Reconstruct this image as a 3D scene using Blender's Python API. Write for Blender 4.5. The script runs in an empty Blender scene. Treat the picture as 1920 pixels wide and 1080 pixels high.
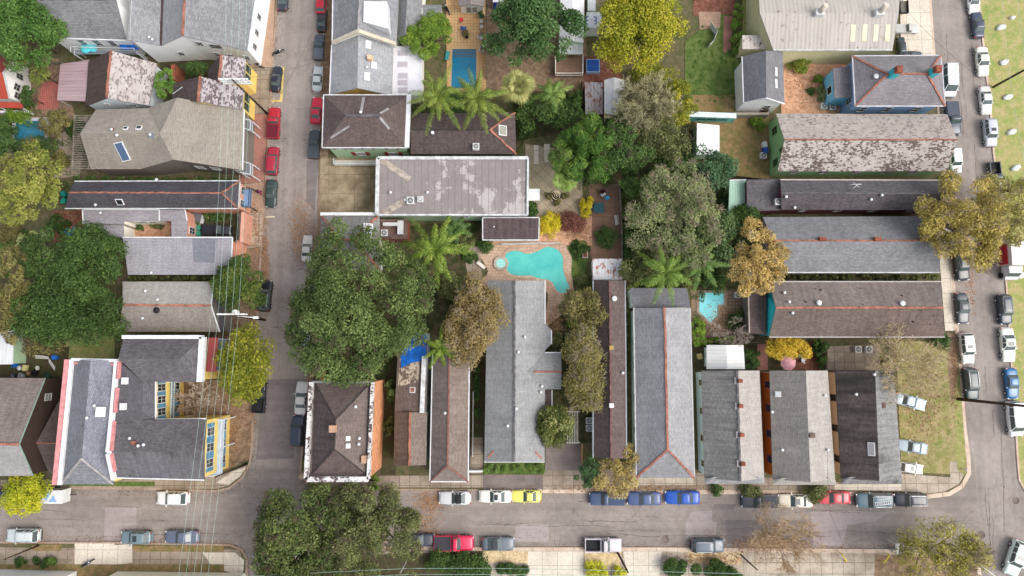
import bpy, math, random
import numpy as np
from mathutils import Vector, Matrix, geometry
from math import sin, cos, pi, radians, atan, sqrt
S = bpy.context.scene
C = S.collection
# ---------------------------------------------------------------- camera, sky, sun, exposure
CAM_H, FOC = 102.4, 1280.0
TILT = atan(120.0 / 1280.0)
cd = bpy.data.cameras.new('camera'); cam = bpy.data.objects.new('camera', cd); C.objects.link(cam)
cd.sensor_width = 36; cd.lens = 24; cd.clip_end = 3000
cam.location = (0, 0, CAM_H); cam.rotation_euler = (TILT, 0, 0)
S.camera = cam
W = bpy.data.worlds.new('World'); S.world = W; W.use_nodes = True
nt = W.node_tree
sky = nt.nodes.new('ShaderNodeTexSky'); sky.sky_type = 'NISHITA'; sky.sun_disc = False
SUN_EL, SUN_AZ = radians(50), radians(106)      # azimuth clockwise from the top of the picture
sky.sun_elevation = SUN_EL; sky.sun_rotation = SUN_AZ
sky.air_density = 1.0; sky.dust_density = 4.0; sky.ozone_density = 1.0
hs = nt.nodes.new('ShaderNodeHueSaturation'); hs.inputs['Saturation'].default_value = .4      # a veil of cloud: paler sky
nt.links.new(sky.outputs[0], hs.inputs['Color']); nt.links.new(hs.outputs[0], nt.nodes['Background'].inputs[0]); nt.nodes['Background'].inputs[1].default_value = 0.15
sl = bpy.data.lights.new('sun', 'SUN'); so = bpy.data.objects.new('sun', sl); C.objects.link(so)
sl.energy = .8; sl.angle = radians(34); sl.color = (1, .95, .88)
sd = Vector((sin(SUN_AZ)*cos(SUN_EL), cos(SUN_AZ)*cos(SUN_EL), sin(SUN_EL)))
so.rotation_euler = sd.to_track_quat('Z', 'Y').to_euler(); so.location = (0, 0, 60)
S.view_settings.view_transform = 'Standard'; S.view_settings.look = 'None'
S.view_settings.exposure = 0.77; S.view_settings.gamma = 1
S.render.engine = 'CYCLES'; S.cycles.max_bounces = 5; S.cycles.transparent_max_bounces = 4

def P(px, py, z=0.0):
    "point of the place at height z seen at photograph pixel (px, py)"
    dx, dy = (px-960)/FOC, (540-py)/FOC
    y = dy*cos(TILT)+sin(TILT); zz = dy*sin(TILT)-cos(TILT)
    t = (CAM_H-z)/-zz
    return Vector((dx*t, y*t, z))

# ---------------------------------------------------------------- materials
MATS = {}
def lin(c):
    return tuple(((x/255.0)/12.92 if x/255.0 <= .04045 else ((x/255.0+.055)/1.055)**2.4) for x in c)
def K(r, g, b, k=1.0):
    "albedo from an 8-bit colour"
    return tuple(min(.85, x*k) for x in lin((r, g, b)))+(1,)
class NT:
    def __init__(s, name):
        s.m = bpy.data.materials.new(name); s.m.use_nodes = True
        s.t = s.m.node_tree; s.b = s.t.nodes['Principled BSDF']
    def n(s, typ, **kw):
        nd = s.t.nodes.new('ShaderNode'+typ)
        for k, v in kw.items():
            if k.startswith('i_'):
                nd.inputs[k[2:].replace('_', ' ')].default_value = v
            else: setattr(nd, k, v)
        return nd
    def l(s, a, b): s.t.links.new(a, b)
    def coord(s, kind, sc=(1, 1, 1)):
        c = s.n('TexCoord'); mp = s.n('Mapping'); s.l(c.outputs[kind], mp.inputs[0]); mp.inputs['Scale'].default_value = sc
        return mp.outputs[0]
    def noise(s, vec, scale, detail=4, rough=.55):
        nd = s.n('TexNoise', i_Scale=scale, i_Detail=detail, i_Roughness=rough); s.l(vec, nd.inputs['Vector']); return nd.outputs['Fac']
    def ramp(s, fac, a, b, ca=(0, 0, 0, 1), cb=(1, 1, 1, 1)):
        r = s.n('ValToRGB'); e = r.color_ramp.elements
        e[0].position, e[1].position = a, b; e[0].color, e[1].color = ca, cb
        s.l(fac, r.inputs[0]); return r.outputs[0]
    def mix(s, fac, a, b, mode='MIX'):
        m = s.n('Mix', data_type='RGBA', blend_type=mode)
        for sock, v in ((m.inputs[0], fac), (m.inputs[6], a), (m.inputs[7], b)):
            if hasattr(v, 'is_output'): s.l(v, sock)
            else: sock.default_value = v
        return m.outputs[2]
    def bump(s, h, strength, dist=.05):
        b = s.n('Bump', i_Strength=strength, i_Distance=dist); s.l(h, b.inputs['Height']); s.l(b.outputs[0], s.b.inputs['Normal'])
    def done(s, col, rough=.85, spec=.3):
        if hasattr(col, 'is_output'): s.l(col, s.b.inputs['Base Color'])
        else: s.b.inputs['Base Color'].default_value = col
        if hasattr(rough, 'is_output'): s.l(rough, s.b.inputs['Roughness'])
        else: s.b.inputs['Roughness'].default_value = rough
        s.b.inputs['Specular IOR Level'].default_value = spec
        return s.m
def cached(f):
    def g(*a, **k):
        key = (f.__name__,)+a+tuple(sorted(k.items()))
        if key not in MATS: MATS[key] = f(*a, **k)
        return MATS[key]
    return g
@cached
def plain(c, rough=.6, spec=.3, metal=0.0, var=.12):
    t = NT('paint'); v = t.coord('Object'); n = t.noise(v, 1.3, 5)
    dk = tuple(x*(1-var*1.6) for x in c[:3])+(1,); lt = tuple(min(.9, x*(1+var)) for x in c[:3])+(1,)
    t.b.inputs['Metallic'].default_value = metal
    return t.done(t.ramp(n, .3, .7, dk, lt), rough, spec)
@cached
def shingle(c1, c2, streak=.35, dark=(.03, .026, .024, 1), stain=0.0, row=.22, grain=.5, seed=0.0, blot=.35):
    "roof shingles laid in rows by the roof's own UV (metres)"
    t = NT('shingles'); uv = t.coord('UV')
    mp = t.n('Mapping'); t.l(uv, mp.inputs[0]); mp.inputs['Location'].default_value = (seed*7.3, seed*3.1, 0); uv = mp.outputs[0]
    br = t.n('TexBrick', i_Scale=1.0, i_Mortar_Size=.012, i_Bias=0.0, i_Brick_Width=.42, i_Row_Height=row); t.l(uv, br.inputs['Vector'])
    br.inputs['Color1'].default_value = c1; br.inputs['Color2'].default_value = c2
    br.inputs['Mortar'].default_value = tuple(x*.6 for x in c1[:3])+(1,)
    col = br.outputs['Color']
    g = t.noise(uv, 5.0, 6, .75)
    col = t.mix(grain, col, t.ramp(g, .3, .72, (.45, .44, .44, 1), (1.45, 1.45, 1.45, 1)), 'MULTIPLY')
    b = t.noise(uv, .35, 6, .62)
    col = t.mix(blot, col, t.ramp(b, .32, .7, (.62, .6, .58, 1), (1.25, 1.24, 1.22, 1)), 'MULTIPLY')
    ms = t.n('Mapping'); t.l(uv, ms.inputs[0]); ms.inputs['Scale'].default_value = (2.2, .16, 1)
    st = t.noise(ms.outputs[0], 1.0, 6, .65)
    col = t.mix(streak, col, t.ramp(st, .36, .62, (.55, .53, .51, 1), (1.12, 1.12, 1.12, 1)), 'MULTIPLY')
    if stain:
        ms2 = t.n('Mapping'); t.l(uv, ms2.inputs[0]); ms2.inputs['Scale'].default_value = (.55, .12, 1)
        s2 = t.noise(ms2.outputs[0], .6, 5, .6)
        col = t.mix(t.ramp(s2, .62-stain*.3, .74-stain*.2), col, dark)
    t.bump(g, .25, .03)
    return t.done(col, .9, .2)
@cached
def slate(light, dark, cover=.5, nw=.62, seed=0.0):
    "patchy old asbestos slates: light scales with dark ones where the face has gone"
    t = NT('slates'); uv = t.coord('UV')
    mp = t.n('Mapping'); t.l(uv, mp.inputs[0]); mp.inputs['Location'].default_value = (seed*11, seed*5, 0); uv = mp.outputs[0]
    br = t.n('TexBrick', i_Scale=1.0, i_Mortar_Size=.02, i_Brick_Width=.42, i_Row_Height=.24); t.l(uv, br.inputs['Vector'])
    br.inputs['Color1'].default_value = (0, 0, 0, 1); br.inputs['Color2'].default_value = (1, 1, 1, 1); br.inputs['Mortar'].default_value = (.35, .35, .35, 1)
    n = t.noise(uv, .45, 5, .62); n2 = t.noise(uv, 2.4, 4, .6)
    a = t.mix(nw, br.outputs['Color'], t.ramp(n, .3, .7)); a = t.mix(.4, a, t.ramp(n2, .25, .75))
    f = t.ramp(a, cover-.05, cover+.05)
    lt = t.mix(.5, light, t.ramp(t.noise(uv, .8, 5), .3, .7, (.7, .66, .64, 1), (1.2, 1.2, 1.2, 1)), 'MULTIPLY')
    col = t.mix(f, lt, dark); t.bump(br.outputs['Color'], .25, .03)
    return t.done(col, .85, .25)
@cached
def siding(c, row=.18, dirt=.3):
    t = NT('boards'); uv = t.coord('UV')
    w = t.n('TexWave', wave_type='BANDS', bands_direction='Y', wave_profile='SAW', i_Scale=.314/row, i_Distortion=0.0); t.l(uv, w.inputs[0])
    col = t.mix(.22, c, t.ramp(w.outputs['Fac'], .02, .2, (.5, .5, .5, 1), (1.08, 1.08, 1.08, 1)), 'MULTIPLY')
    n = t.noise(uv, .9, 6, .65)
    col = t.mix(dirt, col, t.ramp(n, .35, .65, (.66, .64, .6, 1), (1.12, 1.12, 1.12, 1)), 'MULTIPLY')
    t.bump(w.outputs['Fac'], .4, .02)
    return t.done(col, .7, .3)
@cached
def corrugated(c, c2, per=.35, rust=0.0, rustc=(.12, .05, .02, 1)):
    t = NT('sheet_metal'); uv = t.coord('UV')
    w = t.n('TexWave', wave_type='BANDS', bands_direction='X', i_Scale=.314/per, i_Distortion=0.0); t.l(uv, w.inputs[0])
    col = t.mix(.3, c, t.ramp(w.outputs['Fac'], .1, .9, (.6, .6, .6, 1), (1.1, 1.1, 1.1, 1)), 'MULTIPLY')
    ms = t.n('Mapping'); t.l(uv, ms.inputs[0]); ms.inputs['Scale'].default_value = (1.1, .2, 1)
    n = t.noise(ms.outputs[0], .7, 6, .6)
    col = t.mix(t.ramp(n, .4, .75), col, c2)
    if rust:
        ms2 = t.n('Mapping'); t.l(uv, ms2.inputs[0]); ms2.inputs['Scale'].default_value = (1.4, .9, 1)
        col = t.mix(t.ramp(t.noise(ms2.outputs[0], 1.1, 6, .75), .62-rust*.2, .66-rust*.2), col, rustc)
    t.bump(w.outputs['Fac'], .5, .03)
    return t.done(col, .55, .4)
@cached
def ground(c1, c2, c3, s1=.35, s2=1.6, grit=.5, bump=.3, rough=.95, lo=.42, hi=.62):
    "soil, grass and worn paving: two colours in drifts, a third in flecks, fine grit"
    t = NT('ground'); v = t.coord('Object')
    col = t.mix(t.ramp(t.noise(v, s1, 7, .62), .36, .64), c1, c2)
    col = t.mix(t.ramp(t.noise(v, s2, 6, .7), lo, hi), col, c3)
    g = t.noise(v, 4.5, 5, .8)
    col = t.mix(grit, col, t.ramp(g, .28, .72, (.4, .4, .4, 1), (1.5, 1.5, 1.5, 1)), 'MULTIPLY')
    t.bump(g, bump, .08)
    return t.done(col, rough, .2)
@cached
def paving(c1, c2, w=1.5, h=1.5, joint=.03, dirt=.5, jc=.45, off=0.0, rot=0.0, dirtc=(.16, .12, .08, 1), lo=.5):
    t = NT('paving'); v0 = t.coord('Object')
    mp = t.n('Mapping'); t.l(v0, mp.inputs[0]); mp.inputs['Rotation'].default_value = (0, 0, rot); v = mp.outputs[0]
    br = t.n('TexBrick', i_Scale=1.0, i_Mortar_Size=joint, i_Brick_Width=w, i_Row_Height=h, offset=off); t.l(v, br.inputs['Vector'])
    br.inputs['Color1'].default_value = c1; br.inputs['Color2'].default_value = c2; br.inputs['Mortar'].default_value = tuple(x*jc for x in c1[:3])+(1,)
    n = t.noise(v0, .3, 7, .65); n2 = t.noise(v0, 3.5, 5, .75)
    col = t.mix(.45, br.outputs['Color'], t.ramp(n2, .3, .7, (.5, .5, .5, 1), (1.4, 1.4, 1.4, 1)), 'MULTIPLY')
    f = t.mix(1.0, t.ramp(n, lo-.08, lo+.18), (dirt, dirt, dirt, 1), 'MULTIPLY')
    col = t.mix(f, col, dirtc)
    t.bump(n2, .2, .03)
    return t.done(col, .9, .25)
@cached
def asphalt(c, c2, crack=.38, scale=1.0, lane=(.03, .9)):
    t = NT('asphalt'); v = t.coord('Object')
    n = t.noise(v, .16*scale, 7, .6); col = t.mix(t.ramp(n, .36, .64), c, c2)
    mp = t.n('Mapping'); t.l(v, mp.inputs[0]); mp.inputs['Scale'].default_value = (lane[0], lane[1], 1)
    col = t.mix(.55, col, t.ramp(t.noise(mp.outputs[0], 1.0, 5, .6), .34, .66, (.74, .72, .72, 1), (1.16, 1.15, 1.15, 1)), 'MULTIPLY')
    g = t.noise(v, 6, 5, .8); col = t.mix(.4, col, t.ramp(g, .3, .7, (.55, .55, .55, 1), (1.4, 1.4, 1.4, 1)), 'MULTIPLY')
    m = t.noise(v, 1.1, 6, .7); col = t.mix(.4, col, t.ramp(m, .35, .66, (.68, .66, .66, 1), (1.16, 1.15, 1.15, 1)), 'MULTIPLY')
    d = t.n('Mix', data_type='RGBA', blend_type='LINEAR_LIGHT'); d.inputs[0].default_value = .55; t.l(v, d.inputs[6])
    nn = t.n('TexNoise', i_Scale=.9, i_Detail=5.0); t.l(v, nn.inputs['Vector']); t.l(nn.outputs['Color'], d.inputs[7])
    vo = t.n('TexVoronoi', feature='DISTANCE_TO_EDGE', i_Scale=.3); t.l(d.outputs[2], vo.inputs['Vector'])
    cr = t.ramp(vo.outputs['Distance'], .004, .014, (1, 1, 1, 1), (0, 0, 0, 1))
    vo2 = t.n('TexVoronoi', feature='DISTANCE_TO_EDGE', i_Scale=1.1); t.l(d.outputs[2], vo2.inputs['Vector'])
    cr2 = t.mix(1.0, t.ramp(vo2.outputs['Distance'], .006, .03, (1, 1, 1, 1), (0, 0, 0, 1)), t.ramp(t.noise(v, .2, 4), .54, .62), 'MULTIPLY')
    cr = t.mix(1.0, cr, cr2, 'LIGHTEN')
    gate = t.ramp(t.noise(v, .11, 3), .45, .6)
    cr = t.mix(1.0, cr, gate, 'MULTIPLY')
    f = t.mix(1.0, cr, (crack, crack, crack, 1), 'MULTIPLY')
    col = t.mix(f, col, (.05, .045, .042, 1))
    sp = t.ramp(t.noise(v, .42, 7, .76), .62, .70)
    col = t.mix(t.mix(1.0, sp, (.6, .6, .6, 1), 'MULTIPLY'), col, (.07, .058, .052, 1))
    lf = t.ramp(t.noise(v, .13, 7, .72), .56, .68)
    col = t.mix(t.mix(1.0, lf, (.35, .35, .35, 1), 'MULTIPLY'), col, (.17, .12, .09, 1))
    t.bump(g, .2, .02)
    return t.done(col, .85, .3)
@cached
def leafmat(c1, c2, c3, trans=.25, nscale=.45):
    t = NT('leaves'); v = t.coord('Object'); g = t.n('NewGeometry')
    r = t.n('ValToRGB'); e = r.color_ramp.elements; e[0].position = .1; e[0].color = c1; e[1].position = .95; e[1].color = c3
    x = e.new(.55); x.color = c2; at = t.n('Attribute', attribute_name='tone')
    a = t.mix(.42, g.outputs['Random Per Island'], t.ramp(t.noise(v, nscale, 4, .6), .33, .67)); a = t.mix(.4, a, at.outputs['Fac']); t.l(a, r.inputs[0])
    t.done(r.outputs[0], .6, .25)
    tr = t.n('BsdfTranslucent'); t.l(r.outputs[0], tr.inputs[0]); mx = t.n('MixShader'); mx.inputs[0].default_value = trans
    out = t.t.nodes['Material Output']; t.l(t.b.outputs[0], mx.inputs[1]); t.l(tr.outputs[0], mx.inputs[2]); t.l(mx.outputs[0], out.inputs[0])
    return t.m
@cached
def water(c1, c2, rough=.08):
    t = NT('water'); v = t.coord('Object')
    n = t.noise(v, .35, 4); m = t.noise(v, 3.0, 3)
    col = t.mix(t.ramp(n, .3, .7), c1, c2)
    col = t.mix(.25, col, t.ramp(m, .35, .65, (.8, .85, .88, 1), (1.15, 1.1, 1.08, 1)), 'MULTIPLY'); t.bump(m, .12, .04)
    return t.done(col, rough, .4)
@cached
def glass(c=(.03, .04, .045, 1), rough=.12):
    t = NT('glass'); return t.done(c, rough, .6)
@cached
def carpaint(c, metal=.0):
    t = NT('car_paint'); t.b.inputs['Coat Weight'].default_value = .6; t.b.inputs['Coat Roughness'].default_value = .12
    v = t.coord('Object'); n = t.noise(v, 2.5, 4)
    dk = tuple(x*.85 for x in c[:3])+(1,)
    t.b.inputs['Metallic'].default_value = metal
    return t.done(t.ramp(n, .3, .7, dk, c), .42, .4)

# ---------------------------------------------------------------- mesh builder
def thing(name, label, cat, loc, group=None, rz=0):
    o = bpy.data.objects.new(name, None); C.objects.link(o); o.location = loc; o.rotation_euler = (0, 0, rz); o.empty_display_size = .3
    o['label'] = label; o['category'] = cat
    if group: o['group'] = group
    return o
def tag(o, label, cat, group=None):
    o['label'] = label; o['category'] = cat
    if group: o['group'] = group
    return o
def struct(o, kind='structure'):
    o['kind'] = kind; return o
class MB:
    def __init__(s): s.v = []; s.f = []; s.sm = []
    def add(s, vs, fs, smooth=False):
        b = len(s.v); s.v += [Vector(x) for x in vs]; s.f += [tuple(i+b for i in f) for f in fs]; s.sm += [smooth]*len(fs); return s
    def box(s, c, size, rz=0.0, tilt=None):
        hx, hy, hz = size[0]/2, size[1]/2, size[2]/2
        R = Matrix.Rotation(rz, 3, 'Z')
        if tilt: R = tilt
        vs = [Vector(c)+R@Vector((x*hx, y*hy, z*hz)) for z in (-1, 1) for x, y in ((-1, -1), (1, -1), (1, 1), (-1, 1))]
        return s.add(vs, [(3, 2, 1, 0), (4, 5, 6, 7), (0, 1, 5, 4), (1, 2, 6, 5), (2, 3, 7, 6), (3, 0, 4, 7)])
    def beam(s, a, b, w, h, up=Vector((0, 0, 1))):
        a, b = Vector(a), Vector(b); d = b-a
        if d.length < 1e-6: return s
        d.normalize(); sd_ = d.cross(up)
        if sd_.length < 1e-4: sd_ = Vector((1, 0, 0))
        sd_.normalize(); u = sd_.cross(d)
        vs = [p+sd_*(x*w/2)+u*(z*h/2) for p in (a, b) for x, z in ((-1, -1), (1, -1), (1, 1), (-1, 1))]
        return s.add(vs, [(0, 1, 2, 3), (7, 6, 5, 4), (0, 4, 5, 1), (1, 5, 6, 2), (2, 6, 7, 3), (3, 7, 4, 0)])
    def tube(s, pts, radii, n=6, cap=True):
        pts = [Vector(p) for p in pts]; b = len(s.v); m = len(pts)
        for i, p in enumerate(pts):
            d = (pts[min(i+1, m-1)]-pts[max(i-1, 0)]).normalized()
            a = d.cross(Vector((0, 0, 1)) if abs(d.z) < .9 else Vector((1, 0, 0))).normalized(); c = d.cross(a)
            r = radii[i] if hasattr(radii, '__len__') else radii
            s.v += [p+a*(r*cos(2*pi*k/n))+c*(r*sin(2*pi*k/n)) for k in range(n)]
        for i in range(m-1):
            for k in range(n):
                s.f.append((b+i*n+k, b+i*n+(k+1) % n, b+(i+1)*n+(k+1) % n, b+(i+1)*n+k)); s.sm.append(True)
        if cap:
            s.f.append(tuple(b+k for k in range(n))[::-1]); s.f.append(tuple(b+(m-1)*n+k for k in range(n))); s.sm += [False, False]
        return s
    def prism(s, poly, z0, z1, bottom=True):
        n = len(poly); A = sum(poly[i][0]*poly[(i+1) % n][1]-poly[(i+1) % n][0]*poly[i][1] for i in range(n))
        if A < 0: poly = poly[::-1]
        vs = [(p[0], p[1], z0) for p in poly]+[(p[0], p[1], z1) for p in poly]
        fs = [tuple(range(n, 2*n))]+[(i, (i+1) % n, n+(i+1) % n, n+i) for i in range(n)]
        if bottom: fs.append(tuple(range(n))[::-1])
        return s.add(vs, fs)
    def lathe(s, c, prof, n=16, smooth=True):
        c = Vector(c); b = len(s.v); m = len(prof)
        for r, z in prof: s.v += [c+Vector((r*cos(2*pi*k/n), r*sin(2*pi*k/n), z)) for k in range(n)]
        for i in range(m-1):
            for k in range(n): s.f.append((b+i*n+k, b+i*n+(k+1) % n, b+(i+1)*n+(k+1) % n, b+(i+1)*n+k)); s.sm.append(smooth)
        s.f.append(tuple(b+k for k in range(n))[::-1]); s.f.append(tuple(b+(m-1)*n+k for k in range(n))); s.sm += [False, False]
        return s
    def mesh(s, name, off=Vector((0, 0, 0)), rz=0.0):
        me = bpy.data.meshes.new(name); R = Matrix.Rotation(-rz, 3, 'Z')
        vs = [R@(v-off) for v in s.v]
        me.from_pydata([tuple(v) for v in vs], [], s.f); me.update()
        me.polygons.foreach_set('use_smooth', s.sm)
        uv = me.uv_layers.new(name='UVMap').data
        for p in me.polygons:
            n = p.normal
            if abs(n.z) > .995: u, w = Vector((1, 0, 0)), Vector((0, 1, 0))
            else:
                u = Vector((0, 0, 1)).cross(n).normalized(); w = n.cross(u)
            for li in p.loop_indices:
                q = vs[me.loops[li].vertex_index]; uv[li].uv = (q.dot(u), q.dot(w))
        return me
    def obj(s, name, mat, parent=None):
        "one mesh object; with a parent its vertices are taken into the parent's frame"
        off = Vector(parent.get('_at', (0, 0, 0))) if parent else Vector((0, 0, 0)); rz = parent.get('_rz', 0.0) if parent else 0.0
        me = s.mesh(name, off, rz); me.materials.append(mat)
        o = bpy.data.objects.new(name, me); C.objects.link(o)
        if parent: o.parent = parent; o['_at'] = tuple(off); o['_rz'] = rz
        return o
def base(name, label, cat, loc, group=None, rz=0.0):
    "thing at loc; parts are given in world coordinates"
    o = thing(name, label, cat, loc, group, rz); o['_at'] = tuple(loc); o['_rz'] = rz
    return o
def local(name, label, cat, loc, group=None, rz=0.0):
    "thing at loc turned by rz; parts are given in its own frame"
    o = thing(name, label, cat, loc, group, rz); o['_at'] = (0, 0, 0); o['_rz'] = 0.0
    return o

# ---------------------------------------------------------------- buildings
class House:
    def __init__(s, name, label, V, cat='house', group=None):
        s.px = V; s.w = {k: P(*v) for k, v in V.items()}
        c = sum((v for v in s.w.values()), Vector((0, 0, 0)))/len(V)
        s.o = base(name, label, cat, (c.x, c.y, 0), group); s.faces = []
    def roof(s, faces, mat, thick=.16, name='roof'):
        "faces like 'abfe dcfe': corners by letter"
        m = MB(); keys = []; fl = faces.split()
        for f in fl:
            for k in f:
                if k not in keys: keys.append(k)
        n = len(keys); m.v = [s.w[k].copy() for k in keys]+[s.w[k]-Vector((0, 0, thick)) for k in keys]
        edges = {}
        for f in fl:
            ids = [keys.index(k) for k in f]
            A = sum(m.v[ids[i]].x*m.v[ids[(i+1) % len(ids)]].y-m.v[ids[(i+1) % len(ids)]].x*m.v[ids[i]].y for i in range(len(ids)))
            if A < 0: ids = ids[::-1]
            m.f.append(tuple(ids)); m.f.append(tuple(i+n for i in ids[::-1])); m.sm += [False, False]
            for i in range(len(ids)):
                a, b = ids[i], ids[(i+1) % len(ids)]; edges[(a, b)] = edges.get((a, b), 0)+1
            s.faces.append([m.v[i].copy() for i in ids])
        for (a, b) in edges:
            if (b, a) not in edges: m.f.append((a, a+n, b+n, b)); m.sm.append(False)
        return m.obj(name, mat, s.o)
    def inset(s, outline, d):
        ks = list(outline); n = len(ks); pts = [s.w[k] for k in ks]
        A = sum(pts[i].x*pts[(i+1) % n].y-pts[(i+1) % n].x*pts[i].y for i in range(n)); sg = 1 if A > 0 else -1
        out = {}
        for i, k in enumerate(ks):
            a, b, c = pts[i-1], pts[i], pts[(i+1) % n]
            n1 = Vector((-(b-a).y, (b-a).x, 0)).normalized()*sg; n2 = Vector((-(c-b).y, (c-b).x, 0)).normalized()*sg
            q = n1+n2; q.normalize(); q *= d/max(.35, q.dot(n1))
            out[k] = b+q
        return out
    def walls(s, outline, mat, d=.35, z0=0.0, name='wall', drop=.06):
        q = s.inset(outline, d); ks = list(outline); s.q = getattr(s, 'q', {}); s.q.update(q); n = len(ks)
        m = MB(); A = sum(q[ks[i]].x*q[ks[(i+1) % n]].y-q[ks[(i+1) % n]].x*q[ks[i]].y for i in range(n))
        for i in range(n):
            a, b = q[ks[i]], q[ks[(i+1) % n]]
            if A < 0: a, b = b, a
            m.add([(a.x, a.y, z0), (b.x, b.y, z0), (b.x, b.y, b.z-drop), (a.x, a.y, a.z-drop)], [(0, 1, 2, 3)])
        s.sg = 1 if A > 0 else -1
        return m.obj(name, mat, s.o)
    def ridge(s, edges, mat, w=.34, h=.1, name='ridge_cap'):
        rr = random.Random(len(s.faces)*7+int(s.o.location.x*10))
        for e in edges.split():
            m = MB(); a, b = s.w[e[0]], s.w[e[1]]; n = max(1, int((b-a).length/.5)); sd = (b-a).cross(Vector((0, 0, 1))).normalized()
            for i in range(n):
                o = Vector((0, 0, .03+rr.uniform(-.015, .03)))+sd*rr.uniform(-.04, .04)
                if rr.random() < 2: m.beam(a.lerp(b, i/n)+o, a.lerp(b, (i+1.04)/n)+o+Vector((0, 0, .012)), w*rr.uniform(.85, 1.1), h)
            m.obj(name, mat, s.o)
    def gutter(s, edges, mat, w=.15, h=.15, name='gutter', lift=0.0):
        for e in edges.split():
            MB().beam(s.w[e[0]]+Vector((0, 0, lift)), s.w[e[1]]+Vector((0, 0, lift)), w, h).obj(name, mat, s.o)
    def parapet(s, edges, mat, h=.6, w=.4, name='parapet', down=.4):
        for e in edges.split():
            a, b = s.w[e[0]], s.w[e[1]]; o = Vector((0, 0, (h-down)/2)); MB().beam(a+o, b+o, w, h+down).obj(name, mat, s.o)
    def at(s, px, py):
        o = Vector((0, 0, CAM_H)); d = (P(px, py, 0)-o); best = None
        for wp in s.faces:
            for tri in geometry.tessellate_polygon([wp]):
                a, b, c = (wp[i] for i in tri); h = geometry.intersect_ray_tri(a, b, c, d, o, True)
                if h and (best is None or h.z > best[0].z):
                    n = (b-a).cross(c-a).normalized(); best = (h, n if n.z > 0 else -n)
        if best: s.n = best[1]; return best[0]
        s.n = Vector((0, 0, 1)); print('off roof', px, py); return P(px, py, s.faces[0][0].z)
    def chimney(s, px, py, mat, w=.7, d=.7, h=1.3, top=None, name='chimney', rz=0):
        b = s.at(px, py)
        o = MB().box((b.x, b.y, b.z+h/2-.4), (w, d, h+.8), rz).obj(name, mat, s.o)
        if top: MB().box((b.x, b.y, b.z+h+.06), (w+.16, d+.16, .14), rz).box((b.x, b.y, b.z+h+.17), (w*.5, d*.5, .12), rz).obj('chimney_cap', top, o)
    def vent(s, *pts, mat=None, r=.16, h=.45, name='roof_vent'):
        for px, py in pts:
            b = s.at(px, py)
            MB().lathe((b.x, b.y, b.z-.1), [(r*.7, 0), (r*.7, h), (r*1.3, h+.04), (r*1.3, h+.12), (r*.4, h+.2)], 10).obj(name, mat or WHITE, s.o)
    def skylight(s, px, py, w, d, frame, pane, rz=0.0):
        b = s.at(px, py); n = s.n; q = n.to_track_quat('Z', 'Y').to_matrix()
        u = Vector((0, 0, 1)).cross(n)
        u = u.normalized() if u.length > .05 else Vector((1, 0, 0))
        v = n.cross(u); T = Matrix((u, v, n)).transposed()@Matrix.Rotation(rz, 3, 'Z')
        f = MB().box(b+n*.06, (w+.2, d+.2, .2), tilt=T).obj('skylight', frame, s.o)
        MB().box(b+n*.165, (w, d, .04), tilt=T).obj('pane', pane, f)
    def wallpt(s, e, t, z, off):
        a, b = s.q[e[0]], s.q[e[1]]
        if s.sg < 0: pass
        d = Vector((b.x-a.x, b.y-a.y, 0)); L = d.length; d.normalize()
        c = sum((v for v in s.q.values()), Vector((0, 0, 0)))/len(s.q)
        n = Vector((d.y, -d.x, 0)); mid = (a+b)/2
        if s.sg < 0: n = -n
        p = a+(b-a)*t; return Vector((p.x, p.y, z))+n*off, d, n
    def windows(s, e, spec, frame, pane=None, shutter=None, w=1.0, h=1.7, name='window'):
        "spec: list of (t along the wall, height of centre)"
        for it in spec:
            t, z = it[:2]; ww, hh = (it[2], it[3]) if len(it) > 2 else (w, h)
            p, d, n = s.wallpt(e, t, z, 0); T = Matrix((d, n, Vector((0, 0, 1)))).transposed()
            f = MB()
            for sx in (-1, 1): f.box(p+d*(sx*ww/2)+n*.03, (.1, .1, hh+.1), tilt=T)
            for sz in (-1, 1): f.box(p+Vector((0, 0, sz*(hh/2)))+n*.03, (ww+.16, .1, .08), tilt=T)
            f.box(p+n*.035, (ww-.1, .03, .04), tilt=T); f.box(p+n*.035, (.04, .03, hh-.1), tilt=T)
            fo = f.obj(name, frame, s.o)
            MB().box(p+n*.012, (ww-.08, .03, hh-.08), tilt=T).obj('pane', pane or GLASS, fo)
            if shutter:
                for sx in (-1, 1):
                    m = MB().box(p+d*(sx*(ww/2+.05+ww*.25))+n*.04, (ww*.48, .07, hh), tilt=T)
                    for k in range(5): m.box(p+d*(sx*(ww/2+.05+ww*.25))+n*.085+Vector((0, 0, (k-2)*hh*.18)), (ww*.36, .03, .06), tilt=T)
                    m.obj('shutter', shutter, fo)
    def door(s, e, t, mat, w=1.0, h=2.2, z0=.3, name='door'):
        p, d, n = s.wallpt(e, t, z0+h/2, 0); T = Matrix((d, n, Vector((0, 0, 1)))).transposed()
        MB().box(p+n*.03, (w, .08, h), tilt=T).box(p+n*.06+Vector((0, 0, h*.22)), (w*.6, .06, h*.3), tilt=T).box(p+n*.06-Vector((0, 0, h*.22)), (w*.6, .06, h*.3), tilt=T).obj(name, mat, s.o)
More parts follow.
